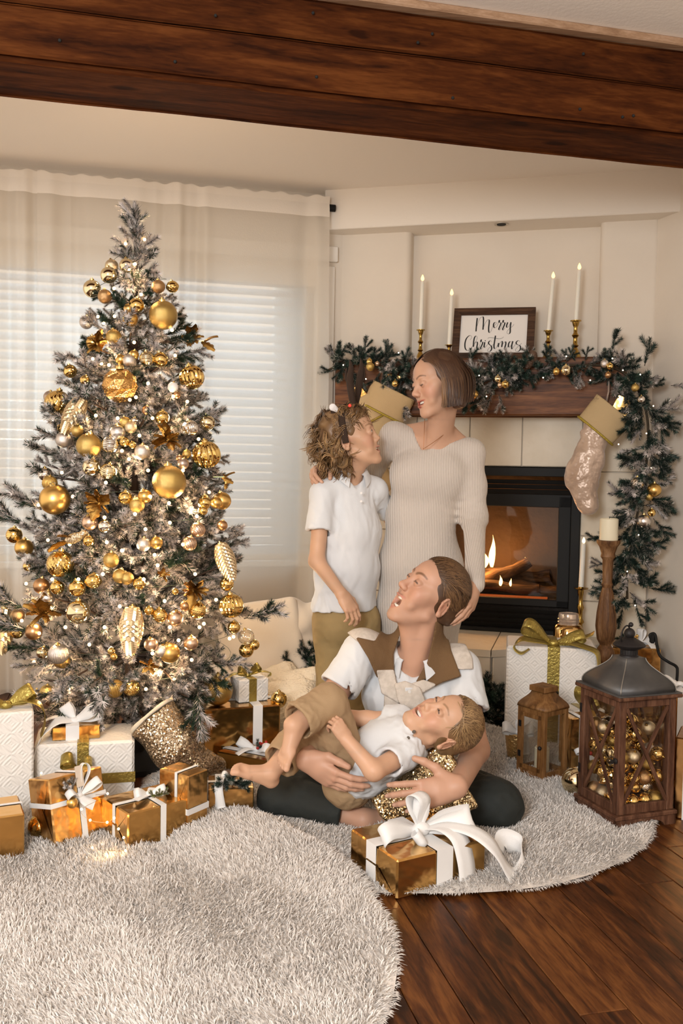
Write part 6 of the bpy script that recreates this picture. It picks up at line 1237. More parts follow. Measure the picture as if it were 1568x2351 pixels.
# ================================================================== PEOPLE
M_skin = mat('skin', (.6, .4, .3), .48, vcol=True, sss=.12, spec=.35); M_hair = mat('hair', (.2, .1, .05), .42, vcol=True, spec=.5); M_eyew = mat('eye_white', (.60, .55, .51), .2); M_iris = mat('eye_iris', (.03, .025, .02), .1); M_teeth = mat('teeth', (.82, .77, .68), .25); M_brow = None
def basis(f, u):
    f = V(f).normalized(); u = V(u); u = (u-f*u.dot(f)).normalized(); r = f.cross(u); return Matrix(((r.x, f.x, u.x), (r.y, f.y, u.y), (r.z, f.z, u.z)))
class Head:
    def __init__(s, f, u, sc, anchor, px, py, Y):
        s.R = basis(f, u); s.s = sc; s.o = at(px, py, Y)-s.R @ (V(anchor)*sc); s.paint = []
    def p(s, *a): return s.o+s.R @ (V(*a)*s.s)
    def build(s, S, open_=0.0, smile=.5, teeth=True, lids=.35, nose=1.0, male=False, child=False, lipcol=(.50, .20, .16), beard=None, lidcol=(.10, .06, .045), ears=True):
        p, k = s.p, s.s; E = lambda c, r, kk=.012, op='u', R=None: S.ell(p(*c), [q*k for q in r], s.R if R is None else s.R @ R, kk*k, op)
        C = lambda a, b, ra, rb, kk=.010, op='u': S.cap(p(*a), p(*b), ra*k, rb*k, kk*k, op)
        jd = .013*open_; cw = 1.06 if child else 1.0
        E((0, -.012, .032), (.075, .096, .092), .02); E((0, .030, .045), (.062, .056, .052), .02); E((0, .028, -.030), (.057, .056, .075), .02); E((0, .034, -.074-jd*.7), (.045*cw, .044, .037), .02)
        for x in (-1, 1):
            E((x*.040, .050, -.020), (.026*cw, .030, .028*cw), .016); C((x*.051, -.004, -.056-jd*.2), (x*.017, .066-.006*open_, -.100-jd), .017 if male else .014, .014, .018)
            C((x*.052, .035, .0), (x*.058, .0, .01), .016, .014, .02)
        E((0, .073-.006*open_, -.100-jd), (.018, .017, .017), .014); C((-.026, .078, .027), (.026, .078, .027), .0105 if male else .0085, .0105 if male else .0085, .016)
        for x in (-1, 1): E((x*.032, .100, .007), (.019, .022, .013), .014, 's')
        for x in (-1, 1):
            E((x*.031, .0765, .007), (.0155, .0135, .0138), .005)
            if lids >= .2: E((x*.031, .0925, .0060), (.0118, .0085, .0105*lids), .0015, 's')
        ny = .104 if not child else .098; nr = .0095*nose if not child else .0085
        C((0, .080, .016), (0, ny-.004, -.020), .0080, nr*.92, .016); E((0, ny, -.027), (nr*1.05, nr, nr*.92), .008)
        for x in (-1, 1): E((x*nr*1.15, ny-.010, -.032), (.0070, .0090, .0072), .009); E((x*.0058, ny-.004, -.0405), (.0036, .0050, .0034), .003, 's')
        # mouth
        zl = -.0690-jd*1.45; ux = .026+.005*smile; uz = -.061+.007*smile; cy = .0745-.003*smile
        E((0, .058, -.063-jd*.5), (.034, .031, .031+jd*.5), .016)
        for x in (-1, 1):
            C((x*ux, cy, uz), (x*.010, .0885, -.0575), .0032, .0046, .005); C((x*.010, .0885, -.0575), (0, .0885, -.0590), .0046, .0040, .004)
            C((x*(ux-.001), cy, uz-.003), (x*.012, .0865-.009*open_, zl), .0032, .0054, .005); C((x*.012, .0865-.009*open_, zl), (0, .0880-.009*open_, zl), .0054, .0054, .004)
            C((x*(ux+.011), cy-.012, uz+.012), (x*(ux+.012), cy-.014, uz-.008), .011, .010, .02)
        zo = (-.0600+zl)/2; ho = max(.0030, (-.0620-zl)/2+.001)
        if open_ > .05 or teeth:
            for x in (-1, 1): E((x*.0095, .084, zo+.0022*smile), (.0142+.001*smile, .018, ho), .003, 's', Matrix.Rotation(-x*.22*smile, 3, 'Y'))
        # ears
        for x in (-1, 1) if ears else ():
            R = Matrix.Rotation(-x*.42, 3, 'Z') @ Matrix.Rotation(-.22, 3, 'X'); e = V(x*.079, -.014, -.004)
            E(e, (.0055, .0165, .029), .006, 'u', R); ring = []
            for i in range(11):
                a = math.radians(-120+i*26); ring.append(e+R @ V(x*.004, -.0165*math.cos(a)*1.0, .029*math.sin(a)))
            for i in range(10): C(ring[i], ring[i+1], .0036, .0036, .003)
            E(e+R @ V(x*.008, .004, -.001), (.0055, .0085, .014), .004, 's', R); E(e+R @ V(x*.003, .006, -.027), (.0065, .008, .0085), .006, 'u')
        # colouring
        P = s.paint; n = 18
        if not child: P.append((p(0, .10, -.03), .016*k, (.58, .27, .19), .35))
        for x in (-1, 1):
            P.append((p(x*.046, .066, -.024), .028*k, (.62, .28, .20), .45 if not male else .3))
            for i in range(22):
                t = i/21; P.append((p(x*(.011+.036*t), .0935-.022*t*t, .0275+.009*math.sin(t*2.5)), (.0056 if male else .0046)*k*(1-.4*t), s.brow, .6))
            for i in range(25):
                t = i/24*2-1; zc = (.0060+.0100*lids*(1-t*t)) if lids >= .2 else (.0035+(-.0030 if lids < .12 else .0026)*(1-t*t)); P.append((p(x*(.031+.0142*t), .0903-.0038*abs(t), zc), (.0021 if lids >= .2 else .0029)*k, lidcol, .95))
            if lids < .2: P.append((p(x*.031, .090, .012), .010*k, (.40, .20, .13), .4))
            P.append((p(x*.079, -.014, -.004), .026*k, (.66, .28, .19), .30)); P.append((p(x*.082, -.010, -.005), .009*k, (.38, .13, .08), .45))
        for i in range(n+1):
            t = i/n*2-1; a = abs(t); P.append((p(t*ux, cy+(.0905-cy)*(1-a**2.4), uz+(-.0575-uz)*(1-a**1.5)), .0046*k, lipcol, .8)); P.append((p(t*ux*.94, cy+(.0895-cy)*(1-a**2.2)-.005*open_, uz-.003+(zl-.001-uz)*(1-a**1.8)), .0054*k, lipcol, .8))
        if open_ > .05 or teeth: P.append((p(0, .060, zo), .0150*k, (.07, .010, .008), 1.0)); P.append((p(-.013, .060, zo), .012*k, (.07, .010, .008), 1.0)); P.append((p(.013, .060, zo), .012*k, (.07, .010, .008), 1.0))
        s.zo, s.ho, s.zl, s.uz, s.cy = zo, ho, zl, uz, cy
    def extras(s, par, open_, iris=True, gaze=V(0, 1, 0), teeth=True, lower=False, ir=.0066):
        k = s.s; g = V(gaze).normalized()
        for x in (-1, 1):
            c = s.p(x*.031, .0765, .007); e = MB().sphere(c, .0122*k, 16, 10).build('eye', M_eyew, par, 'all', world=True)
            if iris: MB().sphere(c+(s.R @ g)*(.0138-ir)*k, ir*k, 12, 8).build('iris', M_iris, e, 'all', world=True)
        if teeth:
            S = Soft(); zt = s.zo+s.ho*.55
            for i in range(10):
                t = (i-4.5)/4.5; S.box(s.p(t*.0185, .0800-.0075*t*t, -.0615+.004*t*t), [.0019*k, .0016*k, .0040*k], s.R @ Matrix.Rotation(-t*.5, 3, 'Z'), .0008*k, .0006*k)
            if lower:
                for i in range(8): t = (i-3.5)/3.5; S.box(s.p(t*.0150, .0770-.006*t*t, s.zl+.0065+.002*t*t), [.0018*k, .0015*k, .0034*k], s.R @ Matrix.Rotation(-t*.5, 3, 'Z'), .0007*k, .0006*k)
            soft_obj('teeth', S, .0011, M_teeth, par, rel=0)
def skin_color(base, paints, extra=None):
    base = np.array(base, np.float32)
    def f(Pt):
        c = np.tile(base, (len(Pt), 1)); m = (1+.06*fbm(Pt, 70, 1)+.05*fbm(Pt, 19, 5)); c = c*m[:, None]
        for q, r, col, st in paints:
            ix = np.nonzero((np.abs(Pt[:, 0]-q[0]) < 1.36*r) & (np.abs(Pt[:, 2]-q[2]) < 1.36*r))[0]
            if not len(ix): continue
            d = np.linalg.norm(Pt[ix]-np.array(tuple(q), np.float32), axis=1)/r; w = st*np.clip(1.35-d, 0, 1)**1.0*np.clip((1.35-d)*3, 0, 1); w = np.minimum(w, st); c[ix] = c[ix]*(1-w[:, None])+np.array(col, np.float32)*w[:, None]
        if extra is not None: c = extra(Pt, c)
        return c
    return f
def hand(S, w, f, n, t, sc, curls, spread=.0, thumb=((.35, .75, .3), (.75, .45, .35)), paint=None, kk=.006):
    """w wrist point, f finger direction, n palm normal, t thumb-side direction; curls: 4 x (mcp,pip,dip) in radians; returns nothing"""
    f = V(f).normalized(); n = V(n); n = (n-f*n.dot(f)).normalized(); t_ = f.cross(n); t_ = t_ if t_.dot(V(t)) > 0 else -t_; q = lambda a, b, c: V(w)+(f*a+t_*b+n*c)*sc
    kn = [(.092, .028, 0), (.096, .0095, -.002), (.091, -.0095, -.001), (.082, -.027, .002)]; ln = [(.043, .026, .021), (.047, .030, .022), (.043, .027, .021), (.034, .020, .019)]; rd = [.0095, .0098, .0092, .0082]
    S.ecap(q(.0, 0, 0), q(.05, 0, .002), .020*sc, .022*sc, t_, 1.35, .012*sc)
    for i, (a, b, c) in enumerate(kn): S.cap(q(.012, b*.55, .001), q(a, b, c), .0135*sc, .0112*sc, .012*sc)
    S.ecap(q(.035, .0, .006), q(.072, .0, .004), .0125*sc, .012*sc, t_, 2.3, .012*sc)
    for i in range(4):
        p0 = q(*kn[i]); ang = 0; sp = (1.5-i)*spread; bd = (f+t_*sp).normalized()
        for j in range(3):
            ang += curls[i][j]; d = bd*math.cos(ang)+n*math.sin(ang); p1 = p0+d*ln[i][j]*sc; S.cap(p0, p1, rd[i]*sc*(1-.08*j), rd[i]*sc*(1-.08*(j+1))*(.92 if j == 2 else 1), kk*sc*.55)
            if paint is not None and j == 2: paint.append((p1-d*.004*sc-(n*math.cos(ang)-bd*math.sin(ang))*.006*sc, .0055*sc, (.74, .46, .36), .5)); 
            if paint is not None and j == 0: paint.append((p0-n*.008*sc, .008*sc, (.55, .25, .17), .3))
            p0 = p1
    a = q(.020, .022, .008); d1 = V(thumb[0]).normalized(); d2 = V(thumb[1]).normalized(); b = a+(f*d1.x+t_*d1.y+n*d1.z)*.042*sc; c = b+(f*d2.x+t_*d2.y+n*d2.z)*.034*sc; d3 = (d2*1.0+V(.15, -.1, .1)).normalized(); e = c+(f*d3.x+t_*d3.y+n*d3.z)*.026*sc
    S.cap(q(.008, .010, .004), a, .014*sc, .016*sc, .012*sc); S.cap(a, b, .0165*sc, .0120*sc, .012*sc); S.cap(b, c, .0118*sc, .0105*sc, .006*sc); S.cap(c, e, .0105*sc, .0085*sc, .005*sc)
def foot(S, ank, toe, up, sc, side=1, paint=None):
    """bare foot: ankle point, toe direction point, top-of-foot normal"""
    f = (V(toe)-V(ank)); L = f.length; f.normalize(); u = V(up); u = (u-f*u.dot(f)).normalized(); s = f.cross(u)*side; q = lambda a, b, c: V(ank)+f*(a*L)+s*b*sc+u*c*sc
    S.cap(q(-.18, 0, -.030), q(-.05, 0, -.012), .026*sc, .026*sc, .015*sc); S.ecap(q(0, 0, -.006), q(.62, .004, -.030), .027*sc, .018*sc, s, 1.25, .015*sc); S.ecap(q(-.1, 0, -.034), q(.62, .0, -.040), .021*sc, .017*sc, s, 1.45, .015*sc)
    for i, (b, l, r) in enumerate(((.026, 1.0, .0115), (.010, .99, .0085), (-.003, .95, .0080), (-.015, .90, .0075), (-.026, .83, .0072))):
        S.cap(q(.58, b*.9, -.036), q(l*.90, b*1.02, -.036), .0105*sc, r*sc, .010*sc); S.cap(q(l*.90, b*1.02, -.036), q(l, b*1.03, -.043), r*sc, r*sc*.95, .004*sc)
        if paint is not None: paint.append((q(l+.02, b*1.03, -.034), .006*sc, (.72, .44, .34), .4))
def strands(name, paths, w, cols, par, mt=None, nrm_c=None):
    """paths (N,K,3); flat ribbons with outward normals from centre nrm_c"""
    P = np.asarray(paths, np.float32); N, K, _ = P.shape; T = np.gradient(P, axis=1); O = P-np.array(tuple(nrm_c), np.float32); sd = np.cross(T, O); sd /= np.maximum(np.linalg.norm(sd, axis=2), 1e-7)[..., None]
    wp = np.concatenate([np.linspace(.7, 1, K//3), np.ones(K-2*(K//3)), np.linspace(1, .25, K//3)]); h = sd*(w/2*wp)[None, :, None]; nr = np.cross(sd, T); nr /= np.maximum(np.linalg.norm(nr, axis=2), 1e-7)[..., None]
    Vt = np.stack([P-h, P+nr*w*.28*np.sign((nr*O).sum(2))[..., None], P+h], 2).reshape(-1, 3); b = (np.arange(N)*K*3)[:, None]+np.arange(K-1)[None]*3; b = b.ravel()
    Fq = np.concatenate([np.stack([b, b+1, b+4, b+3], 1), np.stack([b+1, b+2, b+5, b+4], 1)]); col = np.repeat(np.asarray(cols, np.float32).reshape(N, K, 3), 3, axis=1).reshape(-1, 3)
    Mi = np.array(wmat(par).inverted(), np.float32); me = mesh_np(name, Vt@Mi[:3, :3].T+Mi[:3, 3], Fq, mt or M_hair, True, col); return link(name, me, par)
def scalp_strands(H, par, n, steps, step, flow, width, c1, c2, lift, region, seed, grow=1.08, jitter=.25, name='hair_strands'):
    """short hair combed over the cranium: flow(local unit dir)->local direction"""
    G = np.random.default_rng(seed); c = V(0, -.012, .032); r = np.array([.075, .096, .092])*grow; paths = []; cols = []
    while len(paths) < n:
        d = G.normal(size=3); d /= np.linalg.norm(d); 
        if not region(d, G): continue
        fl = np.array(flow(d))+G.normal(size=3)*jitter; pts = []; q = d.copy()
        for i in range(steps):
            t = i/(steps-1); ofs = 1+lift*math.sin(min(1, t*1.25)*math.pi*.75)+G.normal()*.004; pts.append(np.array(H.p(*(np.array(c)+q*r*ofs)))); fl2 = fl-q*(fl@q); fl2 /= max(np.linalg.norm(fl2), 1e-6); q = q+fl2*step; q /= np.linalg.norm(q)
        paths.append(pts); k = G.random(); cc = np.array(c1)*(1-k)+np.array(c2)*k; cols.append([cc*(.82+.28*i/(steps-1)) for i in range(steps)])
    return strands(name, paths, width, cols, par, nrm_c=H.p(*c))
def hair_cap(H, par, col1, col2, cuts, grow=1.06, noise=.0, extra=None, name='hair', res=.0035):
    S = Soft(); c = V(0, -.012, .032); S.ell(H.p(*c), [q*grow*H.s for q in (.075, .096, .092)], H.R, .02)
    if extra: extra(S)
    for (q, n) in cuts: S.plane(H.p(*q), H.R @ V(n), .010)
    if noise: S.disp(lambda P: noise*fbm(P, 80, 2))
    c1, c2 = np.array(col1), np.array(col2)
    return soft_obj(name, S, res, M_hair, par, color=lambda P: c1+(c2-c1)*(.5+.5*fbm(P, 120, 3))[:, None])
def zone(c, h): c = V(c); return (tuple(c-V(h, h, h)), tuple(c+V(h, h, h)))
def ribs(name, col, col2, scale, axis='X', strength=.55, dist=.004):
    if name in MATS: return MATS[name]
    m = bpy.data.materials.new(name); m.use_nodes = True; N, L = nt(m); b = N['Principled BSDF']; b.inputs['Roughness'].default_value = .85; b.inputs['Sheen Weight'].default_value = .2
    tc = N.new('ShaderNodeTexCoord'); w = N.new('ShaderNodeTexWave'); w.wave_type = 'BANDS'; w.bands_direction = axis; w.inputs['Scale'].default_value = scale; w.inputs['Distortion'].default_value = .35; w.inputs['Detail'].default_value = 1; w.inputs['Detail Scale'].default_value = .4
    L.new(tc.outputs['Object'], w.inputs['Vector']); mx = N.new('ShaderNodeMix'); mx.data_type = 'RGBA'; mx.inputs[6].default_value = (*col2, 1); mx.inputs[7].default_value = (*col, 1); L.new(w.outputs['Fac'], mx.inputs[0]); L.new(mx.outputs[2], b.inputs['Base Color'])
    bp = N.new('ShaderNodeBump'); bp.inputs['Strength'].default_value = strength; bp.inputs['Distance'].default_value = dist; L.new(w.outputs['Fac'], bp.inputs['Height']); L.new(bp.outputs[0], b.inputs['Normal']); MATS[name] = m; return m
M_shirt = mat('white_polo', (.69, .70, .715), .85, bump=(420, .12, .003), sheen=.15); M_khaki = mat('olive_khaki', (.30, .205, .085), .85, bump=(300, .2, .003), var=(9, (.34, .235, .10))); M_tan = mat('tan_chino', (.36, .235, .125), .85, bump=(300, .2, .003), var=(8, (.40, .265, .145))); M_denim = mat('dark_green_denim', (.012, .015, .013), .8, bump=(340, .25, .003)); M_shirt2 = mat('white_cotton', (.70, .708, .72), .85, bump=(420, .1, .003))
M_dress = ribs('ribbed_knit', (.69, .615, .545), (.53, .455, .39), 50, 'X'); M_sweat = mat('oat_sweater', (.66, .585, .51), .95, bump=(380, .5, .004), var=(60, (.56, .49, .42))); M_brown = mat('brown_rib_knit', (.155, .085, .035), .9, bump=(300, .5, .004))
class PolyClip:
    """region whose outline is a polygon seen from the front; limits a garment panel (sign=1 keep inside, -1 remove inside)"""
    def __init__(s, poly, ymax, sign=1, round_=.004): s.p = np.array(poly, np.float32); s.y = ymax; s.s = sign; s.r = round_
    def ev(s, P):
        q = (P-np.array([0, 0, H], np.float32))@np.array(RC, np.float32); u = CX-F*q[:, 0]/q[:, 2]; v = CY+F*q[:, 1]/q[:, 2]; sc = P[:, 1]/F; d = np.full(len(P), 1e9, np.float32); ins = np.zeros(len(P), bool); n = len(s.p)
        for i in range(n):
            a, b = s.p[i], s.p[(i+1) % n]; e = b-a; t = np.clip(((u-a[0])*e[0]+(v-a[1])*e[1])/(e@e), 0, 1); d = np.minimum(d, (u-a[0]-t*e[0])**2+(v-a[1]-t*e[1])**2)
            if a[1] != b[1]: ins ^= ((a[1] > v) != (b[1] > v)) & (u < (b[0]-a[0])*(v-a[1])/(b[1]-a[1])+a[0])
        d = np.sqrt(d)*sc; d = np.where(ins, -d, d)-s.r
        return np.maximum(d, P[:, 1]-s.y) if s.s > 0 else -np.maximum(d, P[:, 1]-s.y)
def folds(P, s, amp, seed, stretch=(1, 1, 1)):
    """cloth creases: broad swell plus sharper ridged wrinkles"""
    Q = P*np.array(stretch, np.float32); m = np.clip(.6+.8*fbm(Q, s, seed+7), 0, 1.3); w = np.abs(fbm(Q, s*4.2, seed)); v = np.abs(fbm(Q, s*7.5, seed+3)); return amp*.5*fbm(Q, s*1.6, seed+1)+amp*m*(w-.35)+amp*.35*m*(v-.35)
def collar(par, c, f, r, up, rad, h, mt, openw=.35, drop=.055, point=.05, thick=.003):
    """folded polo collar around neck: c centre, f forward, r right, up axis"""
    f, r, up = V(f), V(r), V(up); P = []; n = 40
    for row in range(6):
        t = row/5; ring = []
        for i in range(n+1):
            a = openw+(2*math.pi-2*openw)*i/n; fr = math.cos(a); d = f*fr+r*math.sin(a); near = max(0, 1-abs(min(i, n-i))/7)
            rr = rad+(0 if t == 0 else .006+.020*t); z = (h*(1-.25*near) if t < .15 else h*(1-.2*near)+.004-(t)*(drop*.62+point*near))-.014*max(0, fr)
            ring.append(V(c)+d*rr+up*z)
        P.append(ring)
    m = MB(); m.grid(P); P2 = [[p-(f*math.cos(0)*0+up*thick*.3)+((p-V(c)).normalized()*-thick) for p in rw_][::-1] for rw_ in P]; m.grid(P2); return m.build('collar', mt, par, 'all', world=True)
# ------------------------------------------------------------------ WOMAN
def lerp(a, b, t): return V(a).lerp(V(b), t)
wm = thing('person', 'woman with bobbed brown hair in a beige ribbed knit dress, standing by the fire', 'person', (at(968, 1500, 3.48).x, 3.48, 0.012))
H1 = Head((-.915, -.37, -.16), (-.12, 0, 1), .975, (0, .112, -.027), 947, 906, 3.34); H1.brow = (.17, .085, .05)
NB = at(1006, 1008, 3.475); SL = at(1082, 1040, 3.48); SR = at(905, 1000, 3.50); EL = at(1089, 1190, 3.44); WL = at(1091, 1342, 3.13); ER = at(842, 1100, 3.67); WR = at(757, 1080, 3.47)
sx = (SL-SR); sx.z = 0; sx.normalize(); T = [(at(996, 1040, 3.49), .078, 1.62), (at(988, 1085, 3.475), .092, 1.50), (at(965, 1183, 3.49), .084, 1.42), (at(965, 1295, 3.495), .110, 1.38), (at(962, 1400, 3.49), .112, 1.36), (at(962, 1560, 3.49), .092, 1.45)]
def w_torso(S, g, k=.03):
    for (a, ra, fa), (b, rb, fb) in zip(T[:-1], T[1:]): S.ecap(a, b, ra+g, rb+g, sx, (fa+fb)/2, k)
    for px in (950, 1018): S.ell(at(px, 1098, 3.435), (.052+g, .036+g, .05+g), None, .07)
    S.cap(lerp(NB, SL, .25)+V(0, 0, -.012), SL, .036+g, .042+g, .04); S.cap(lerp(NB, SR, .25)+V(0, 0, -.012), SR, .036+g, .042+g, .04)
S = Soft(); H1.build(S, .22, 1.2, True, lids=.1, lipcol=(.36, .045, .035), nose=1.0, ears=False)
S.cap(H1.p(.0, -.030, -.045), NB+V(0, .0, -.01), .046, .050, .03); S.cap(H1.p(0, .01, -.075), NB+V(-.01, -.03, -.02), .030, .034, .03); w_torso(S, -.0035); S.cap(NB+V(.03, .025, .045), lerp(NB, SL, .72)+V(0, .01, .018), .028, .026, .03); S.cap(NB+V(-.03, .025, .045), lerp(NB, SR, .72)+V(0, .01, .018), .028, .026, .03)
for a, b, r in ((NB+V(.02, -.045, -.022), lerp(NB, SL, .6)+V(0, -.035, .0), .007), (NB+V(-.03, -.045, -.022), lerp(NB, SR, .55)+V(0, -.035, .0), .006)): S.cap(a, b, r, r, .012)
S.chain([SL, EL, WL], [.044, .036, .0245], .02); S.chain([SR, ER, WR], [.044, .036, .0245], .02)
hp = H1.paint; hand(S, WL+V(0, 0, -.004), (-.30, -.62, -.72), (-.85, .35, -.25), (-.25, -.55, .8), .95, [(.30, .30, .2), (.35, .35, .25), (.35, .35, .25), (.40, .40, .25)], .05, ((.75, .55, .2), (.9, .1, .3)), hp)
hand(S, WR+V(0, -.01, 0), (-.72, -.66, -.12), (.55, -.45, -.7), (.3, -.3, .9), .92, [(.85, .75, .4), (.95, .8, .4), (1.05, .85, .4), (1.15, .9, .4)], .06, ((.5, .6, .5), (.6, .0, .8)), hp)
for px in (930, 995): S.chain([at(px, 1400, 3.49), at(px, 1590, 3.48), at(px, 1740, 3.50)], [.085, .052, .036], .02); S.cap(at(px, 1750, 3.49), at(px, 1762, 3.36), .032, .026, .02)
soft_obj('body', S, .0055, M_skin, wm, skin_color((.56, .325, .215), H1.paint), [(*zone(H1.p(0, .0, 0), .132), .0021), (*zone(WL+V(-.04, -.06, -.06), .11), .0029), (*zone(WR+V(-.06, -.05, -.03), .11), .0029)])
H1.extras(wm, 0, True, (0, .8, -.6))
S = Soft(); w_torso(S, .0025); S.ecap(T[-1][0], at(962, 1690, 3.49), .096, .098, sx, 1.45, .03)
S.chain([SL, lerp(SL, EL, .5), EL, WL], [.046, .045, .041, .033], .04); S.chain([SR, ER, WR], [.048, .045, .033], .04); S.plane(WL+V(0, 0, -.012), (0, -.35, -.9)) if False else None
VB = at(966, 1030, 3.365); S.clips.append(PolyClip([(944, 925), (942, 955), (948, 985), (957, 1012), (968, 1034), (1000, 1027), (1040, 1015), (1084, 999), (1066, 975), (1040, 930), (1030, 860), (950, 860)], 3.60, -1, .0))
wz = T[2][0].z
def dfold(P):
    r = .0022*np.abs(np.sin(P[:, 2]*95+3*np.sin(P[:, 0]*18)))*np.exp(-((P[:, 2]-wz-.03)/.07)**2)*np.clip((P[:, 0]-.30)*6, 0, 1); e = np.array(tuple(EL)); d = np.linalg.norm(P-e, axis=1)
    return -r-.005*np.abs(np.sin((P[:, 2]-e[2])*110))*np.exp(-(d/.07)**2)+.0012*fbm(P, 26, 3)
S.disp(dfold); soft_obj('dress', S, .005, M_dress, wm)
# neckband
pts = [lerp(NB, SR, .72)+V(0, -.045, .035), VB+V(-.035, -.008, .055), VB+V(-.004, -.012, .002), VB+V(.05, -.018, .038), lerp(NB, SL, .62)+V(0, -.06, .015), lerp(NB, SL, .78)+V(0, -.03, .045)]
ncl = thing
for pts in ([at(975, 962, 3.400), at(974, 990, 3.378), at(972, 1031, 3.366)], [at(972, 1031, 3.366), at(1000, 1012, 3.382), at(1025, 992, 3.405), at(1044, 966, 3.432)]): MB().tube(bez(pts, 6), .0012, 5).build('necklace', mat('copper_chain', (.55, .28, .15), .3, 1), wm, 'all', world=True)
# bob hair
def wx(S):
    for x in (-1, 1): S.ell(H1.p(x*.050, -.030, -.035), [.038*H1.s, .058*H1.s, .085*H1.s], H1.R, .03)
    S.ell(H1.p(0, -.062, -.030), [.070*H1.s, .046*H1.s, .080*H1.s], H1.R, .03)
hair_cap(H1, wm, (.065, .031, .017), (.095, .046, .024), [((0, .070, .074), (0, .85, -.52)), ((0, .034, 0), (0, 1, -0.15)), ((0, 0, -.094), (0, .15, -1))], 1.085, .002, wx)
G = np.random.default_rng(4); paths = []; cols = []; K = 16
for i in range(1500):
    a = G.uniform(-1, 1); side = -1 if G.random() < .62 else 1
    root = V(side*G.uniform(.004, .014)*2-.012, .066-.145*G.random()**.8, .0); yy = root.y+.012
    zr = .032+.092*1.09*math.sqrt(max(.02, 1-(root.x/.083)**2-(yy/.106)**2)); az = G.uniform(0, 1); tgt_y = (root.y*.75-.012)+G.normal()*.006; tgt_y = min(tgt_y, .030)
    p0 = V(root.x, root.y, zr); p1 = V(side*.072, root.y*.85, .075); p2 = V(side*.088, tgt_y, .015); p3 = V(side*(.088+.004*G.normal()), tgt_y+.004, -.045); p4 = V(side*(.082+.005*G.normal()), tgt_y+.010, -.094-.012*G.random()+.10*max(0, -tgt_y-.02)*.35)
    if root.y < -.045:
        w_ = min(1, (-root.y-.045)/.03); p1 = p1.lerp(V(side*.045*G.random(), -.10, .075), w_*.8); e = side*.075*G.random(); p2 = p2.lerp(V(e, -.115, .02), w_); p3 = p3.lerp(V(e*1.05, -.112, -.04), w_); p4 = p4.lerp(V(e*.9, -.098, -.085-.01*G.random()), w_)
    B = bez([p0, p1, p2, p3, p4], 4)[:K]; paths.append([tuple(H1.p(*q)) for q in B]); blond = G.random()**3*.45+(.55 if tgt_y > .012 and G.random() < .6 else 0)
    c1 = np.array((.055, .024, .013))*G.uniform(.7, 1.3); c2 = np.array((.30, .155, .065)); cols.append([c1*(1-blond*min(1, j/K*1.5))+c2*blond*min(1, j/K*1.5) for j in range(K)])
strands('hair_strands', paths, .0034, cols, wm, nrm_c=H1.p(0, -.02, .0))
MB().sphere(H1.p(-.080, .004, -.072), .010, 12, 8, (.35, .5, 1.4)).build('earring', mat('gold_earring', (.62, .55, .28), .3, .6), wm, 'all', world=True)
# ------------------------------------------------------------------ BOY
by = thing('person', 'boy with curly blond hair and reindeer antlers, in white polo and khaki trousers', 'person', (at(795, 1500, 3.42).x, 3.42, 0.012))
H2 = Head((.93, -.20, .30), (-.30, 0, .95), .93, (0, .112, -.027), 876, 1004, 3.36); H2.brow = (.26, .14, .07)
NB2 = at(803, 1092, 3.425); SR2 = at(741, 1135, 3.37); SL2 = at(862, 1125, 3.47); ER2 = at(727, 1288, 3.30); WR2 = at(783, 1362, 3.22); EL2 = at(910, 1215, 3.64); WL2 = at(1012, 1182, 3.64)
s2x = (SL2-SR2); s2x.z = 0; s2x.normalize(); TB2 = [(at(803, 1135, 3.43), .062, 1.55), (at(804, 1220, 3.42), .075, 1.40), (at(798, 1310, 3.42), .082, 1.34), (at(790, 1400, 3.43), .086, 1.32)]
def b_torso(S, g, k=.03):
    for (a, ra, fa), (b, rb, fb) in zip(TB2[:-1], TB2[1:]): S.ecap(a, b, ra+g, rb+g, s2x, (fa+fb)/2, k)
    S.cap(lerp(NB2, SL2, .4), SL2, .032+g, .038+g, .025); S.cap(lerp(NB2, SR2, .4), SR2, .032+g, .038+g, .025)
S = Soft(); H2.build(S, .35, .8, True, lids=.5, child=True, nose=.95, lipcol=(.55, .25, .19)); S.cap(H2.p(0, -.03, -.045), NB2, .036, .038, .025); S.cap(H2.p(0, .015, -.08), NB2+V(.02, -.015, 0), .024, .026, .025); b_torso(S, -.014)
S.chain([SR2, ER2, WR2], [.033, .0285, .0205], .015); S.chain([SL2, EL2, WL2], [.033, .028, .020], .015); hp = H2.paint
hand(S, WR2, (.55, -.15, -.82), (-.5, .75, -.35), (.75, -.25, .5), .76, [(.35, .55, .35), (.40, .60, .4), (.45, .65, .4), (.5, .7, .4)], .04, ((.7, .55, .15), (.95, .1, .25)), hp)
hand(S, WL2, (.95, -.30, .05), (-.2, -.9, 0), (0, 0, 1), .74, [(.6, .7, .4), (.6, .7, .4), (.65, .75, .4), (.7, .8, .4)], .04, ((.6, .6, .3), (.9, .2, .3)), hp)
for a, px in ((762, 765), (826, 828)): S.chain([at(a, 1405, 3.43), at(px, 1575, 3.42), at(px, 1735, 3.45)], [.052, .044, .030], .02); S.cap(at(px, 1742, 3.45), at(px+8, 1752, 3.32), .028, .022, .015)
soft_obj('body', S, .005, M_skin, by, skin_color((.58, .345, .220), H2.paint), [(*zone(H2.p(0, .0, 0), .122), .0021), (*zone(WR2+V(.025, -.01, -.05), .085), .0022), (*zone(WL2+V(.05, -.02, 0), .07), .003)])
H2.extras(by, .35, True, (-.15, .9, .35))
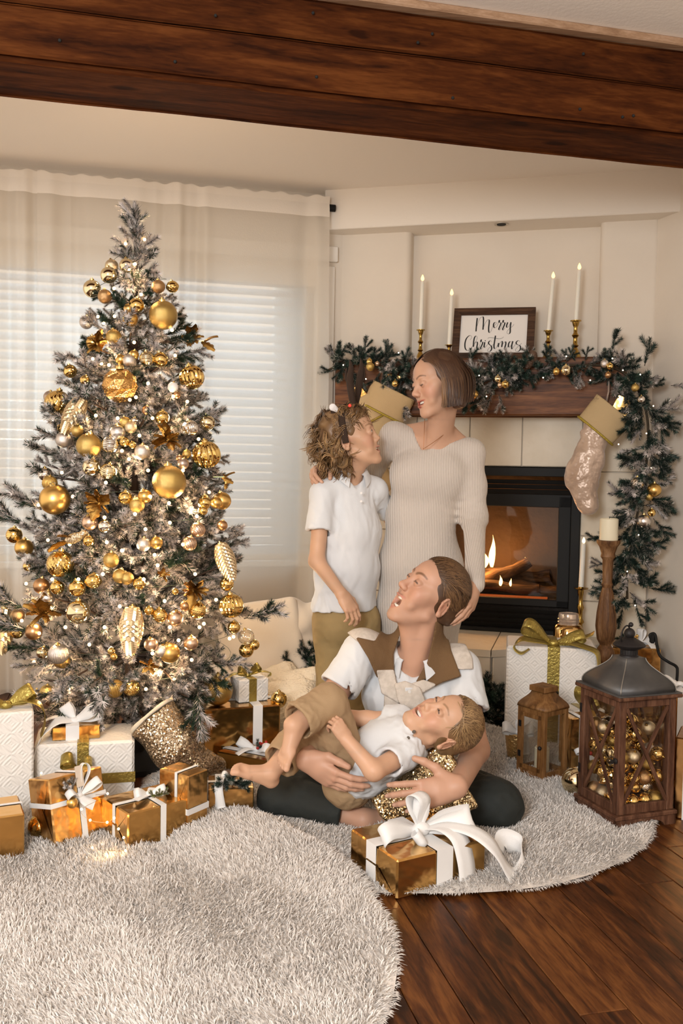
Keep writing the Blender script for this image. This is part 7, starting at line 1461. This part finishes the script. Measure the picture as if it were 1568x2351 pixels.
S = Soft(); b_torso(S, .008); e = lerp(SR2, ER2, .55); S.ccap(SR2, e, .045, .049, .02); S.ccap(lerp(SR2, ER2, .5), lerp(SR2, ER2, .62), .036, .042, .002, 's'); e2 = lerp(SL2, EL2, .5); S.cap(SL2, e2, .040, .042, .03); S.ecap(TB2[-1][0], at(789, 1420, 3.43), .094, .098, s2x, 1.26, .03)
S.plane(at(789, 1404, 3.36), (.03, 0, -1), .004)
S.disp(lambda P: folds(P, 17, .008, 2, (1, 1, .5))+.002*fbm(P, 45, 1))
S.ecap(NB2+V(.01, -.01, .03), NB2+V(.012, -.02, .0), .040, .036, s2x, 1.2, .008, 's'); S.cap(NB2+V(.015, -.02, .0), NB2+V(.035, -.075, -.055), .026, .004, .008, 's')
soft_obj('polo_shirt', S, .0045, M_shirt, by)
fw2 = V(.42, -.9, 0).normalized(); rt2 = fw2.cross(V(0, 0, 1)); collar(by, NB2+V(.006, -.012, -.006), fw2, rt2, V(.10, -.05, 1).normalized(), .047, .034, M_shirt, .50, .042, .03)
S = Soft(); S.ecap(at(792, 1385, 3.435), at(794, 1435, 3.43), .090, .091, s2x, 1.28, .03)
for a, b in ((763, 768), (826, 830)): S.chain([at(a, 1430, 3.43), at((a+b)/2, 1575, 3.42), at(b, 1725, 3.445)], [.078, .062, .056], .02)
S.disp(lambda P: folds(P, 20, .008, 5)+.002*fbm(P, 60, 2)); soft_obj('trousers', S, .006, M_khaki, by)
for px in (768, 830): S = Soft(); S.cap(at(px, 1742, 3.46), at(px+8, 1754, 3.31), .036, .031, .015); S.plane(V(0, 0, .0), (0, 0, -1)); soft_obj('shoe', S, .006, mat('brown_shoe', (.10, .05, .025), .5), by)
bt2 = MB().lathe([(0, 0), (.0045, 0), (.0045, .002), (0, .002)], 10).mesh('button', mat('white_button', (.75, .72, .68), .4))
for k in range(2): link('button', bt2, by, M=Matrix.Translation(NB2+V(.042, -.098, -.062-.03*k)-by.location) @ Matrix.Rotation(math.pi/2, 4, 'X'))
# curly hair
def bx2(S):
    for c, r in (((0, -.06, .05), (.076, .068, .078)), ((.0, -.082, .0), (.074, .052, .068)), ((0, -.076, -.052), (.062, .042, .048)), ((0, .015, .090), (.054, .048, .028))): S.ell(H2.p(*c), [q*H2.s for q in r], H2.R, .03)
hair_cap(H2, by, (.13, .068, .028), (.22, .12, .05), [((0, .066, .068), (0, .75, -.50)), ((0, .014, 0), (0, 1, -.55))], 1.035, .006, bx2, res=.005)
G = np.random.default_rng(9); paths = []; cols = []; K = 13
regs = [((0, -.06, .05), (.088, .085, .09)), ((0, -.09, .0), (.088, .072, .08)), ((0, -.082, -.058), (.078, .058, .060)), ((0, .015, .092), (.064, .058, .04))]
nc = 0
while nc < 520:
    c, r = regs[G.choice(4, p=[.34, .26, .18, .22])]; d = G.normal(size=3); d /= np.linalg.norm(d); q = np.array(c)+d*np.array(r)*.97
    if q[1] > .050+.5*max(0, q[2]-.05) or (q[1] > .0 and q[2] < .050): continue
    nc += 1; ax = np.array([G.normal()*.4, G.normal()*.5-.25, -.8+G.normal()*.5])-d*.2; ax -= d*(ax@d)*.7; ax /= np.linalg.norm(ax); u = np.cross(ax, d); u /= np.linalg.norm(u); w_ = np.cross(ax, u); rr = G.uniform(.006, .012); L_ = G.uniform(.04, .08); ph = G.random()*6.3; tn = G.uniform(.6, 1.4); k = G.random(); c1 = np.array((.13, .066, .027))*G.uniform(.7, 1.4); c2 = np.array((.46, .28, .12))
    for e_ in range(7):
        of = G.normal(size=3)*.0045; p2 = ph+G.normal()*.25; pts = []
        for j in range(K): t = j/(K-1); a = p2+tn*6.28*t; pts.append(tuple(H2.p(*(q+of*(.5+t)+ax*L_*t+(u*np.cos(a)+w_*np.sin(a))*rr*(.6+.5*t)+d*.006))))
        paths.append(pts); g_ = G.uniform(.75, 1.25); cols.append([(c1*(1-k*j/K)+c2*k*j/K)*g_ for j in range(K)])
strands('hair_curls', paths, .0032, cols, by, nrm_c=H2.p(0, -.05, 0))
scalp_strands(H2, by, 1500, 7, .10, lambda d: (d[0]*.3, -1, .35), .0032, (.13, .068, .028), (.26, .145, .06), .06, lambda d, G: (d[1] > -.75 and d[1] < .82 and d[2] > -.15+max(0, d[1])*.62), 5, 1.09, .55)
# antler headband
M_felt = mat('brown_felt', (.035, .018, .010), .95, bump=(300, .4, .004)); hb = thing('antler_headband', 'brown felt reindeer antler headband worn by the boy', 'headband', H2.p(0, -.005, .12)); arc = [H2.p(.092*math.cos(a), -.012+.012*math.sin(a), .010+.128*math.sin(a)) for a in [math.pi*i/20 for i in range(-1, 22)]]
MB().ribbon(arc, .024, [H2.R @ V(0, 1, 0)]*len(arc), .005).build('band', M_felt, hb, 'all', world=True)
for (bx_, pts, lab) in ((0, [(812, 938), (806, 900), (803, 868), (806, 845), (803, 826)], 'near'), (1, [(815, 935), (822, 900), (826, 870), (830, 845), (828, 822)], 'far')):
    Yb = 3.36+.07*bx_; P = bez([at(x, y, Yb) for x, y in pts], 5); k = len(P); MB().tube(P, [.017+.008*math.sin(math.pi*i/k)-.019*(i/k)**3 for i in range(k)], 10, flat=.6).build('antler', M_felt, hb, 'all', world=True)
    br_ = bez([at(pts[1][0]+(-4 if not bx_ else 4), 880, Yb), at(pts[1][0]+(-12 if not bx_ else 14), 868, Yb), at(pts[1][0]+(-10 if not bx_ else 13), 845, Yb)], 4); MB().tube(br_, [.011*(1-.6*i/len(br_)) for i in range(len(br_))], 8, flat=.6).build('antler_branch', M_felt, hb, 'all', world=True)
    MB().tube([P[3]+V(.008, -.012, 0), P[9]+V(.010, -.010, 0), P[15]+V(.006, -.008, 0)], .0012, 4).build('gold_edging', G_shiny, hb, 'all', world=True)
ea = at(768, 940, 3.335); S = Soft(); S.ecap(at(786, 950, 3.345), at(764, 935, 3.33), .004, .014, (0, 1, 0), .35, .01); soft_obj('ear_lining', S, .0025, mat('white_felt', (.82, .78, .76), .9), hb); S = Soft(); S.ecap(at(792, 953, 3.35), at(770, 944, 3.345), .010, .018, (0, 1, 0), .4, .01); soft_obj('ear_back', S, .0025, M_felt, hb)
MB().sphere(at(803, 931, 3.325), .0055, 10, 7).build('red_light', mat('red_led', (.5, .01, .01), .3, emit=((1, .05, .03), 1.5)), hb, 'all', world=True)
# ------------------------------------------------------------------ MAN
mn = thing('person', 'laughing man in white polo with a sweater over his shoulders, sitting cross-legged on the rug', 'person', (at(930, 1780, 3.14).x, 3.14, .02))
H3 = Head((-.735, -.36, .575), (.56, .02, .82), 1.08, (-.079, -.014, -.004), 1017, 1394, 2.99); H3.brow = (.20, .10, .055)
NB3 = at(958, 1512, 3.10); SR3 = at(832, 1500, 3.09); SL3 = at(1056, 1535, 3.09); ER3 = at(722, 1658, 2.98); WR3 = at(700, 1745, 2.66); EL3 = at(1092, 1722, 2.93); WL3 = at(1050, 1806, 2.58)
PV3 = at(930, 1795, 3.16); KR = at(648, 1832, 2.90); KL = at(1140, 1848, 2.82); AR = at(835, 1882, 2.76); AL = at(985, 1872, 2.84)
m3x = (SL3-SR3); m3x.z = 0; m3x.normalize(); T3 = [(at(950, 1530, 3.12), .080, 1.62), (at(945, 1600, 3.11), .100, 1.48), (at(938, 1690, 3.13), .096, 1.44), (PV3, .105, 1.42)]
def m_torso(S, g, k=.03):
    for (a, ra, fa), (b, rb, fb) in zip(T3[:-1], T3[1:]): S.ecap(a, b, ra+g, rb+g, m3x, (fa+fb)/2, k)
    S.cap(lerp(NB3, SL3, .3)+V(0, .01, -.015), SL3, .046+g, .056+g, .03); S.cap(lerp(NB3, SR3, .3)+V(0, .01, -.015), SR3, .046+g, .056+g, .03)
S = Soft(); H3.build(S, 1.4, 1.0, True, lids=.15, male=True, nose=1.08, lipcol=(.50, .20, .15))
S.cap(H3.p(0, -.030, -.050), NB3, .056, .058, .03); S.cap(H3.p(0, .020, -.085), NB3+V(-.02, -.035, .0), .036, .036, .03); S.cap(H3.p(-.04, -.03, -.06), NB3+V(-.012, -.05, -.03), .018, .012, .02); m_torso(S, -.010)
S.chain([SR3, ER3, WR3], [.052, .041, .029], .02); S.chain([SL3, EL3, WL3], [.052, .043, .030], .02); hp = H3.paint
hand(S, WR3, (.84, -.30, -.45), (.35, .85, .35), (.15, -.2, 1), 1.08, [(.25, .30, .2), (.28, .30, .2), (.28, .30, .2), (.30, .3, .2)], .035, ((.75, .55, .1), (.98, .12, .05)), hp)
hand(S, WL3, (-.95, -.20, -.16), (.10, .9, -.25), (-.2, -.1, 1), 1.10, [(.15, .30, .2), (.25, .35, .25), (.3, .4, .25), (.35, .45, .3)], .10, ((.55, .80, .0), (.75, .62, .1)), hp)
S.chain([PV3+V(-.10, 0, .01), KR+V(0, 0, .01)], [.075, .050], .02); S.chain([KR+V(0, 0, .01), AR], [.048, .033], .02); S.chain([PV3+V(.10, 0, .01), KL+V(0, 0, .01)], [.075, .050], .02); S.chain([KL+V(0, 0, .01), AL], [.048, .036], .02)
S.cap(AR, AR+V(.10, .05, -.012), .031, .026, .02); S.cap(AL, AL+V(-.09, .05, -.01), .036, .028, .02)
stub = [(H3.p(0, .066, -.118), .030*1.08, (.36, .22, .15), .40), (H3.p(.03, .04, -.105), .03, (.40, .25, .17), .3), (H3.p(-.03, .04, -.105), .03, (.40, .25, .17), .3), (H3.p(-.012, .092, -.049), .0085, (.30, .17, .11), .5), (H3.p(.012, .092, -.049), .0085, (.30, .17, .11), .5)]
soft_obj('body', S, .006, M_skin, mn, skin_color((.54, .305, .205), stub+H3.paint), [(*zone(H3.p(0, 0, -.01), .138), .0022), (*zone(WR3+V(.07, -.02, -.05), .115), .0030), (*zone(WL3+V(-.08, -.02, .0), .12), .0030)])
H3.extras(mn, 1, True, (.1, .95, .05), True, True, .0088)
S = Soft(); m_torso(S, .006); eR = lerp(SR3, ER3, .52); eL = lerp(SL3, EL3, .55); S.ccap(SR3, eR, .066, .070, .025); S.ccap(lerp(SR3, ER3, .45), lerp(SR3, ER3, .60), .056, .062, .002, 's'); S.ccap(SL3, eL, .066, .068, .025); S.ccap(lerp(SL3, EL3, .48), lerp(SL3, EL3, .62), .056, .060, .002, 's')
S.disp(lambda P: folds(P, 16, .0085, 4, (1, 1, .5))+.002*fbm(P, 45, 1)); S.cap(NB3+V(-.01, -.02, .04), NB3+V(-.012, -.03, .0), .062, .056, .008, 's'); S.cap(NB3+V(-.015, -.04, .0), NB3+V(-.03, -.12, -.075), .034, .004, .008, 's')
soft_obj('polo_shirt', S, .005, M_shirt, mn)
fw3 = V(-.22, -.95, .0).normalized(); rt3 = fw3.cross(V(0, 0, 1)); collar(mn, NB3+V(-.006, -.016, -.004), fw3, rt3, V(-.05, -.12, 1).normalized(), .068, .034, M_shirt, .52, .045, .04)
pb = NB3+V(-.035, -.128, -.07); MB().box((-.014, -.003, -.034), (.014, .004, .0), bev=.002).build('placket', M_shirt, mn, False, M=Matrix.Translation(pb-mn.location) @ rotz(.12) @ Matrix.Rotation(.05, 4, 'X'))
bt_ = MB().lathe([(0, 0), (.0055, 0), (.0055, .002), (0, .002)], 10).mesh('button', M_pl if False else mat('white_button', (.75, .72, .68), .4))
for k in range(1): link('button', bt_, mn, M=Matrix.Translation(pb+V(0, -.005, -.012-.028*k)-mn.location) @ Matrix.Rotation(math.pi/2, 4, 'X'))
# trousers
S = Soft(); S.ecap(PV3+V(0, 0, .05), PV3+V(0, 0, -.005), .112, .118, m3x, 1.35, .03); kd = (AR-KR).normalized(); S.cap(PV3+V(-.09, 0, 0), KR, .100, .078, .03); S.ccap(KR, lerp(KR, AR, .80), .078, .062, .02); S.ccap(lerp(KR, AR, .72), lerp(KR, AR, .9), .052, .054, .002, 's')
S.cap(PV3+V(.09, 0, 0), KL, .100, .080, .03); S.ccap(KL, lerp(KL, AL, .75), .078, .062, .02)
S.disp(lambda P: folds(P, 20, .008, 3)+.003*fbm(P, 60, 6)); S.plane(V(0, 0, .016), (0, 0, -1), .01); soft_obj('trousers', S, .006, M_denim, mn)
# sweater over the shoulders
sw = thing('sweater', 'oatmeal sweater with brown bands knotted over the man\'s shoulders', 'sweater', SR3)
def shell(name, g, poly, mt, amp=.002, ymax=3.13):
    S = Soft(); m_torso(S, g); S.cap(SR3, lerp(SR3, ER3, .35), .068+g, .070+g, .03); S.cap(SL3, lerp(SL3, EL3, .35), .068+g, .070+g, .03); S.cap(H3.p(0, -.035, -.085), NB3+V(0, .01, 0), .050+g, .070+g, .04); S.disp(lambda P: folds(P, 18, amp*1.2, 5)+.0015*fbm(P, 60, 1))
    S.clips.append(PolyClip(poly, ymax)); return soft_obj(name, S, .0042, mt, sw)
shell('shoulder_panel', .016, [(800, 1452), (823, 1424), (869, 1408), (925, 1400), (905, 1420), (885, 1445), (868, 1485), (821, 1470)], M_sweat, ymax=3.3); shell('shoulder_panel', .016, [(1016, 1425), (1062, 1470), (1082, 1512), (1084, 1534), (1048, 1534), (1028, 1500), (1018, 1454)], M_sweat, ymax=3.3)
shell('brown_band', .024, [(929, 1408), (924, 1431), (910, 1473), (901, 1500), (902, 1542), (867, 1553), (848, 1510), (821, 1466), (862, 1475), (883, 1438), (906, 1412)], M_brown)
shell('brown_band', .024, [(1003, 1425), (1020, 1432), (1024, 1454), (1034, 1496), (1055, 1551), (1013, 1565), (997, 1574), (979, 1555), (958, 1565), (984, 1519), (997, 1464)], M_brown)
shell('tied_sleeve', .030, [(867, 1541), (902, 1540), (908, 1570), (935, 1598), (915, 1612), (878, 1590)], M_sweat); shell('tied_sleeve', .032, [(972, 1563), (998, 1572), (955, 1597), (920, 1592), (935, 1575)], M_sweat); shell('tied_sleeve', .046, [(908, 1572), (930, 1566), (962, 1580), (990, 1650), (985, 1680), (935, 1640), (915, 1605)], M_sweat); shell('tied_sleeve', .024, [(885, 1595), (915, 1605), (905, 1690), (880, 1690)], M_sweat)
# short hair
hair_cap(H3, mn, (.055, .026, .013), (.10, .05, .024), [((0, .072, .066), (0, .78, -.62)), ((0, .030, 0), (0, 1, -.50)), ((0, -.04, -.055), (0, -.2, -1))], 1.065, .002, lambda S: S.ell(H3.p(0, -.06, -.02), [.066*H3.s, .050*H3.s, .07*H3.s], H3.R, .03))
scalp_strands(H3, mn, 2600, 7, .085, lambda d: (-.35-.5*d[0], -.85, .12+.3*max(0, d[1])-(.6 if d[2] < .35 else 0)), .0025, (.05, .023, .011), (.20, .105, .045), .035, lambda d, G: (d[1] < .90 and (d[2] > -.28 if d[1] < -.15 else d[2] > -.30+max(0, d[1]+.15)*.85)), 8, 1.075, .18)
# ------------------------------------------------------------------ CHILD
ch = thing('person', 'small child in white shirt and tan trousers lying across the man\'s lap, smiling', 'person', at(850, 1760, 2.72))
H4 = Head((-.36, -.42, .83), (.92, -.12, .34), .90, (-.079, -.014, -.004), 1026, 1708, 2.655); H4.brow = (.30, .17, .09)
NB4 = at(955, 1696, 2.72); SL4 = at(926, 1732, 2.66); SR4 = at(918, 1655, 2.79); EL4 = at(858, 1770, 2.565); WL4 = at(797, 1700, 2.60); ER4 = at(842, 1652, 2.82); WR4 = at(762, 1640, 2.80); PV4 = at(805, 1782, 2.79)
c4 = (SL4-SR4).normalized(); T4 = [(at(925, 1698, 2.73), .062, 1.35), (at(880, 1722, 2.735), .068, 1.28), (at(838, 1752, 2.76), .070, 1.24), (PV4, .070, 1.2)]
K4a = at(750, 1618, 2.68); A4a = at(672, 1664, 2.59); F4a = at(630, 1750, 2.53); K4b = at(722, 1660, 2.80); A4b = at(622, 1772, 2.64); F4b = at(548, 1742, 2.60)
def c_torso(S, g):
    for (a, ra, fa), (b, rb, fb) in zip(T4[:-1], T4[1:]): S.ecap(a, b, ra+g, rb+g, c4, (fa+fb)/2, .03)
    S.cap(lerp(NB4, SL4, .4), SL4, .030+g, .034+g, .02); S.cap(lerp(NB4, SR4, .4), SR4, .030+g, .034+g, .02)
S = Soft(); H4.build(S, .14, 1.4, True, lids=.15, child=True, nose=.9, lipcol=(.55, .24, .18)); S.cap(H4.p(0, -.03, -.045), NB4, .036, .038, .025); S.cap(H4.p(0, .015, -.075), NB4+V(-.01, -.01, .015), .026, .026, .025); c_torso(S, -.008)
S.chain([SL4, EL4, WL4], [.031, .0275, .0195], .015); S.chain([SR4, ER4, WR4], [.031, .026, .020], .015); hp = H4.paint
hand(S, WL4, (-.55, .05, .82), (-.45, .75, -.3), (.3, .6, .6), .62, [(.8, 1.0, .6), (.85, 1.0, .6), (.9, 1.0, .6), (.95, 1.1, .6)], .03, ((.8, .4, .4), (.8, -.2, .6)), hp); hand(S, WR4, (-1, 0, -.1), (0, -.6, -.6), (0, -.3, 1), .6, [(.5, .6, .4)]*4, .04, paint=None)
S.chain([PV4+V(0, -.03, 0), K4a, A4a], [.06, .040, .0255], .02); S.chain([PV4+V(0, .04, 0), K4b, A4b], [.06, .040, .0255], .02)
foot(S, A4a, F4a, (-.62, -.70, .1), .80, -1, hp); foot(S, A4b, F4b, (-.05, -.35, .9), .82, -1, hp)
soft_obj('body', S, .005, M_skin, ch, skin_color((.59, .345, .220), H4.paint), [(*zone(H4.p(0, 0, 0), .118), .0020), (*zone(WL4+V(-.02, 0, .035), .06), .0021), (*zone((A4a+F4a)/2, .10), .0027), (*zone((A4b+F4b)/2, .10), .0027)])
H4.extras(ch, .3, True, (-.1, .95, .0), ir=.0085)
S = Soft(); c_torso(S, .008); S.ccap(SL4, lerp(SL4, EL4, .48), .044, .045, .02); S.ccap(lerp(SL4, EL4, .42), lerp(SL4, EL4, .55), .035, .038, .002, 's'); S.ccap(SR4, lerp(SR4, ER4, .45), .044, .046, .02); S.ccap(lerp(SR4, ER4, .40), lerp(SR4, ER4, .55), .034, .036, .002, 's')
S.cap(at(842, 1765, 2.74), at(818, 1812, 2.70), .045, .014, .03); S.cap(at(865, 1770, 2.72), at(850, 1800, 2.72), .04, .03, .03)
S.disp(lambda P: folds(P, 22, .008, 7)+.002*fbm(P, 60, 1)); S.cap(NB4+V(.02, -.01, .015), NB4+V(-.005, -.02, .01), .040, .036, .006, 's'); soft_obj('shirt', S, .0042, M_shirt2, ch)
fw4 = (H4.R @ V(0, 1, 0)); ax4 = (NB4-T4[1][0]).normalized(); fw4 = (fw4-ax4*fw4.dot(ax4)).normalized(); collar(ch, NB4+ax4*.0-fw4*.0, fw4, fw4.cross(ax4), ax4, .043, .020, M_shirt2, .42, .034, .024)
b4 = MB().lathe([(0, 0), (.0055, 0), (.006, .0015), (.004, .0028), (0, .0022)], 10).mesh('button', mat('dark_button', (.10, .075, .055), .4))
for (px, py) in ((950, 1679), (936, 1693), (912, 1699)):
    q = at(px, py, 2.66); d = fw4
    link('button', b4, ch, M=Matrix.Translation(-ch.location) @ orient(q+V(0, -.008, 0), V(-.1, -.75, .6)))
S = Soft(); S.ecap(at(815, 1775, 2.79), PV4+V(-.01, 0, -.01), .078, .080, c4, 1.15, .03); S.chain([PV4+V(0, -.03, 0), K4a], [.072, .060], .03); S.ccap(K4a, lerp(K4a, A4a, .86), .058, .056, .02); S.ccap(lerp(K4a, A4a, .76), lerp(K4a, A4a, .95), .046, .050, .002, 's'); S.chain([PV4+V(0, .04, 0), K4b], [.072, .056], .03); S.ccap(K4b, lerp(K4b, A4b, .80), .056, .055, .02); S.ccap(lerp(K4b, A4b, .70), lerp(K4b, A4b, .9), .045, .048, .002, 's')
S.disp(lambda P: folds(P, 22, .008, 9)+.002*fbm(P, 70, 2)); soft_obj('trousers', S, .0045, M_tan, ch)
hair_cap(H4, ch, (.14, .075, .032), (.22, .125, .055), [((0, .072, .062), (0, .80, -.60)), ((0, .026, 0), (0, 1, -.48)), ((0, -.04, -.055), (0, -.2, -1))], 1.065, .002, lambda S: S.ell(H4.p(0, -.06, -.02), [.066*H4.s, .050*H4.s, .07*H4.s], H4.R, .03))
scalp_strands(H4, ch, 2600, 7, .080, lambda d: (.25, -.75+.3*(d[1] > .4), .15-(.5 if d[2] < .3 else 0)), .0024, (.12, .062, .026), (.40, .245, .11), .04, lambda d, G: (d[1] < .88 and (d[2] > -.30 if d[1] < -.15 else d[2] > -.28+max(0, d[1]+.15)*.82)), 12, 1.075, .2)
# ------------------------------------------------------------------ SEQUIN PILLOW
def sequins(name):
    if name in MATS: return MATS[name]
    m = bpy.data.materials.new(name); m.use_nodes = True; N, L = nt(m); b = N['Principled BSDF']; b.inputs['Metallic'].default_value = 1; b.inputs['Roughness'].default_value = .16
    tc = N.new('ShaderNodeTexCoord'); vo = N.new('ShaderNodeTexVoronoi'); vo.inputs['Scale'].default_value = 300; L.new(tc.outputs['Object'], vo.inputs['Vector']); mx = N.new('ShaderNodeValToRGB'); e = mx.color_ramp.elements; e[0].color = (.22, .13, .04, 1); e[1].color = (.92, .76, .48, 1); e[0].position = .12; e[1].position = .5
    sp = N.new('ShaderNodeSeparateColor'); L.new(vo.outputs['Color'], sp.inputs[0]); L.new(sp.outputs[1], mx.inputs[0]); L.new(mx.outputs[0], b.inputs['Base Color']); ge = N.new('ShaderNodeNewGeometry'); sb = N.new('ShaderNodeVectorMath'); sb.operation = 'MULTIPLY_ADD'; L.new(vo.outputs['Color'], sb.inputs[0]); sb.inputs[1].default_value = (.8, .8, .8); sb.inputs[2].default_value = (-.4, -.4, -.4); ad = N.new('ShaderNodeVectorMath'); L.new(ge.outputs['Normal'], ad.inputs[0]); L.new(sb.outputs[0], ad.inputs[1]); nn = N.new('ShaderNodeVectorMath'); nn.operation = 'NORMALIZE'; L.new(ad.outputs[0], nn.inputs[0]); L.new(nn.outputs[0], b.inputs['Normal']); MATS[name] = m; return m
pl = thing('sequin_pillow', 'gold sequin pillow held by the man under the child', 'pillow', at(950, 1830, 2.68)); S = Soft(); cc = at(962, 1818, 2.69); ex = V(.86, -.05, .50).normalized(); en = V(-.05, -.93, .36); en = (en-ex*en.dot(ex)).normalized(); ez = ex.cross(en); Rp = Matrix(((ex.x, en.x, ez.x), (ex.y, en.y, ez.y), (ex.z, en.z, ez.z)))
S.box(cc, (.128, .004, .105), Rp, .010, .02); S.ell(cc, (.118, .050, .098), Rp, .03); S.plane(at(858, 1845, 2.64), V(-.64, 0, .77), .01); S.plane(V(0, 0, .055), (0, 0, -1), .01)
S.disp(lambda P: .006*fbm(P, 32, 2)+.003*fbm(P, 75, 4)); soft_obj('cover', S, .004, sequins('gold_sequins'), pl)
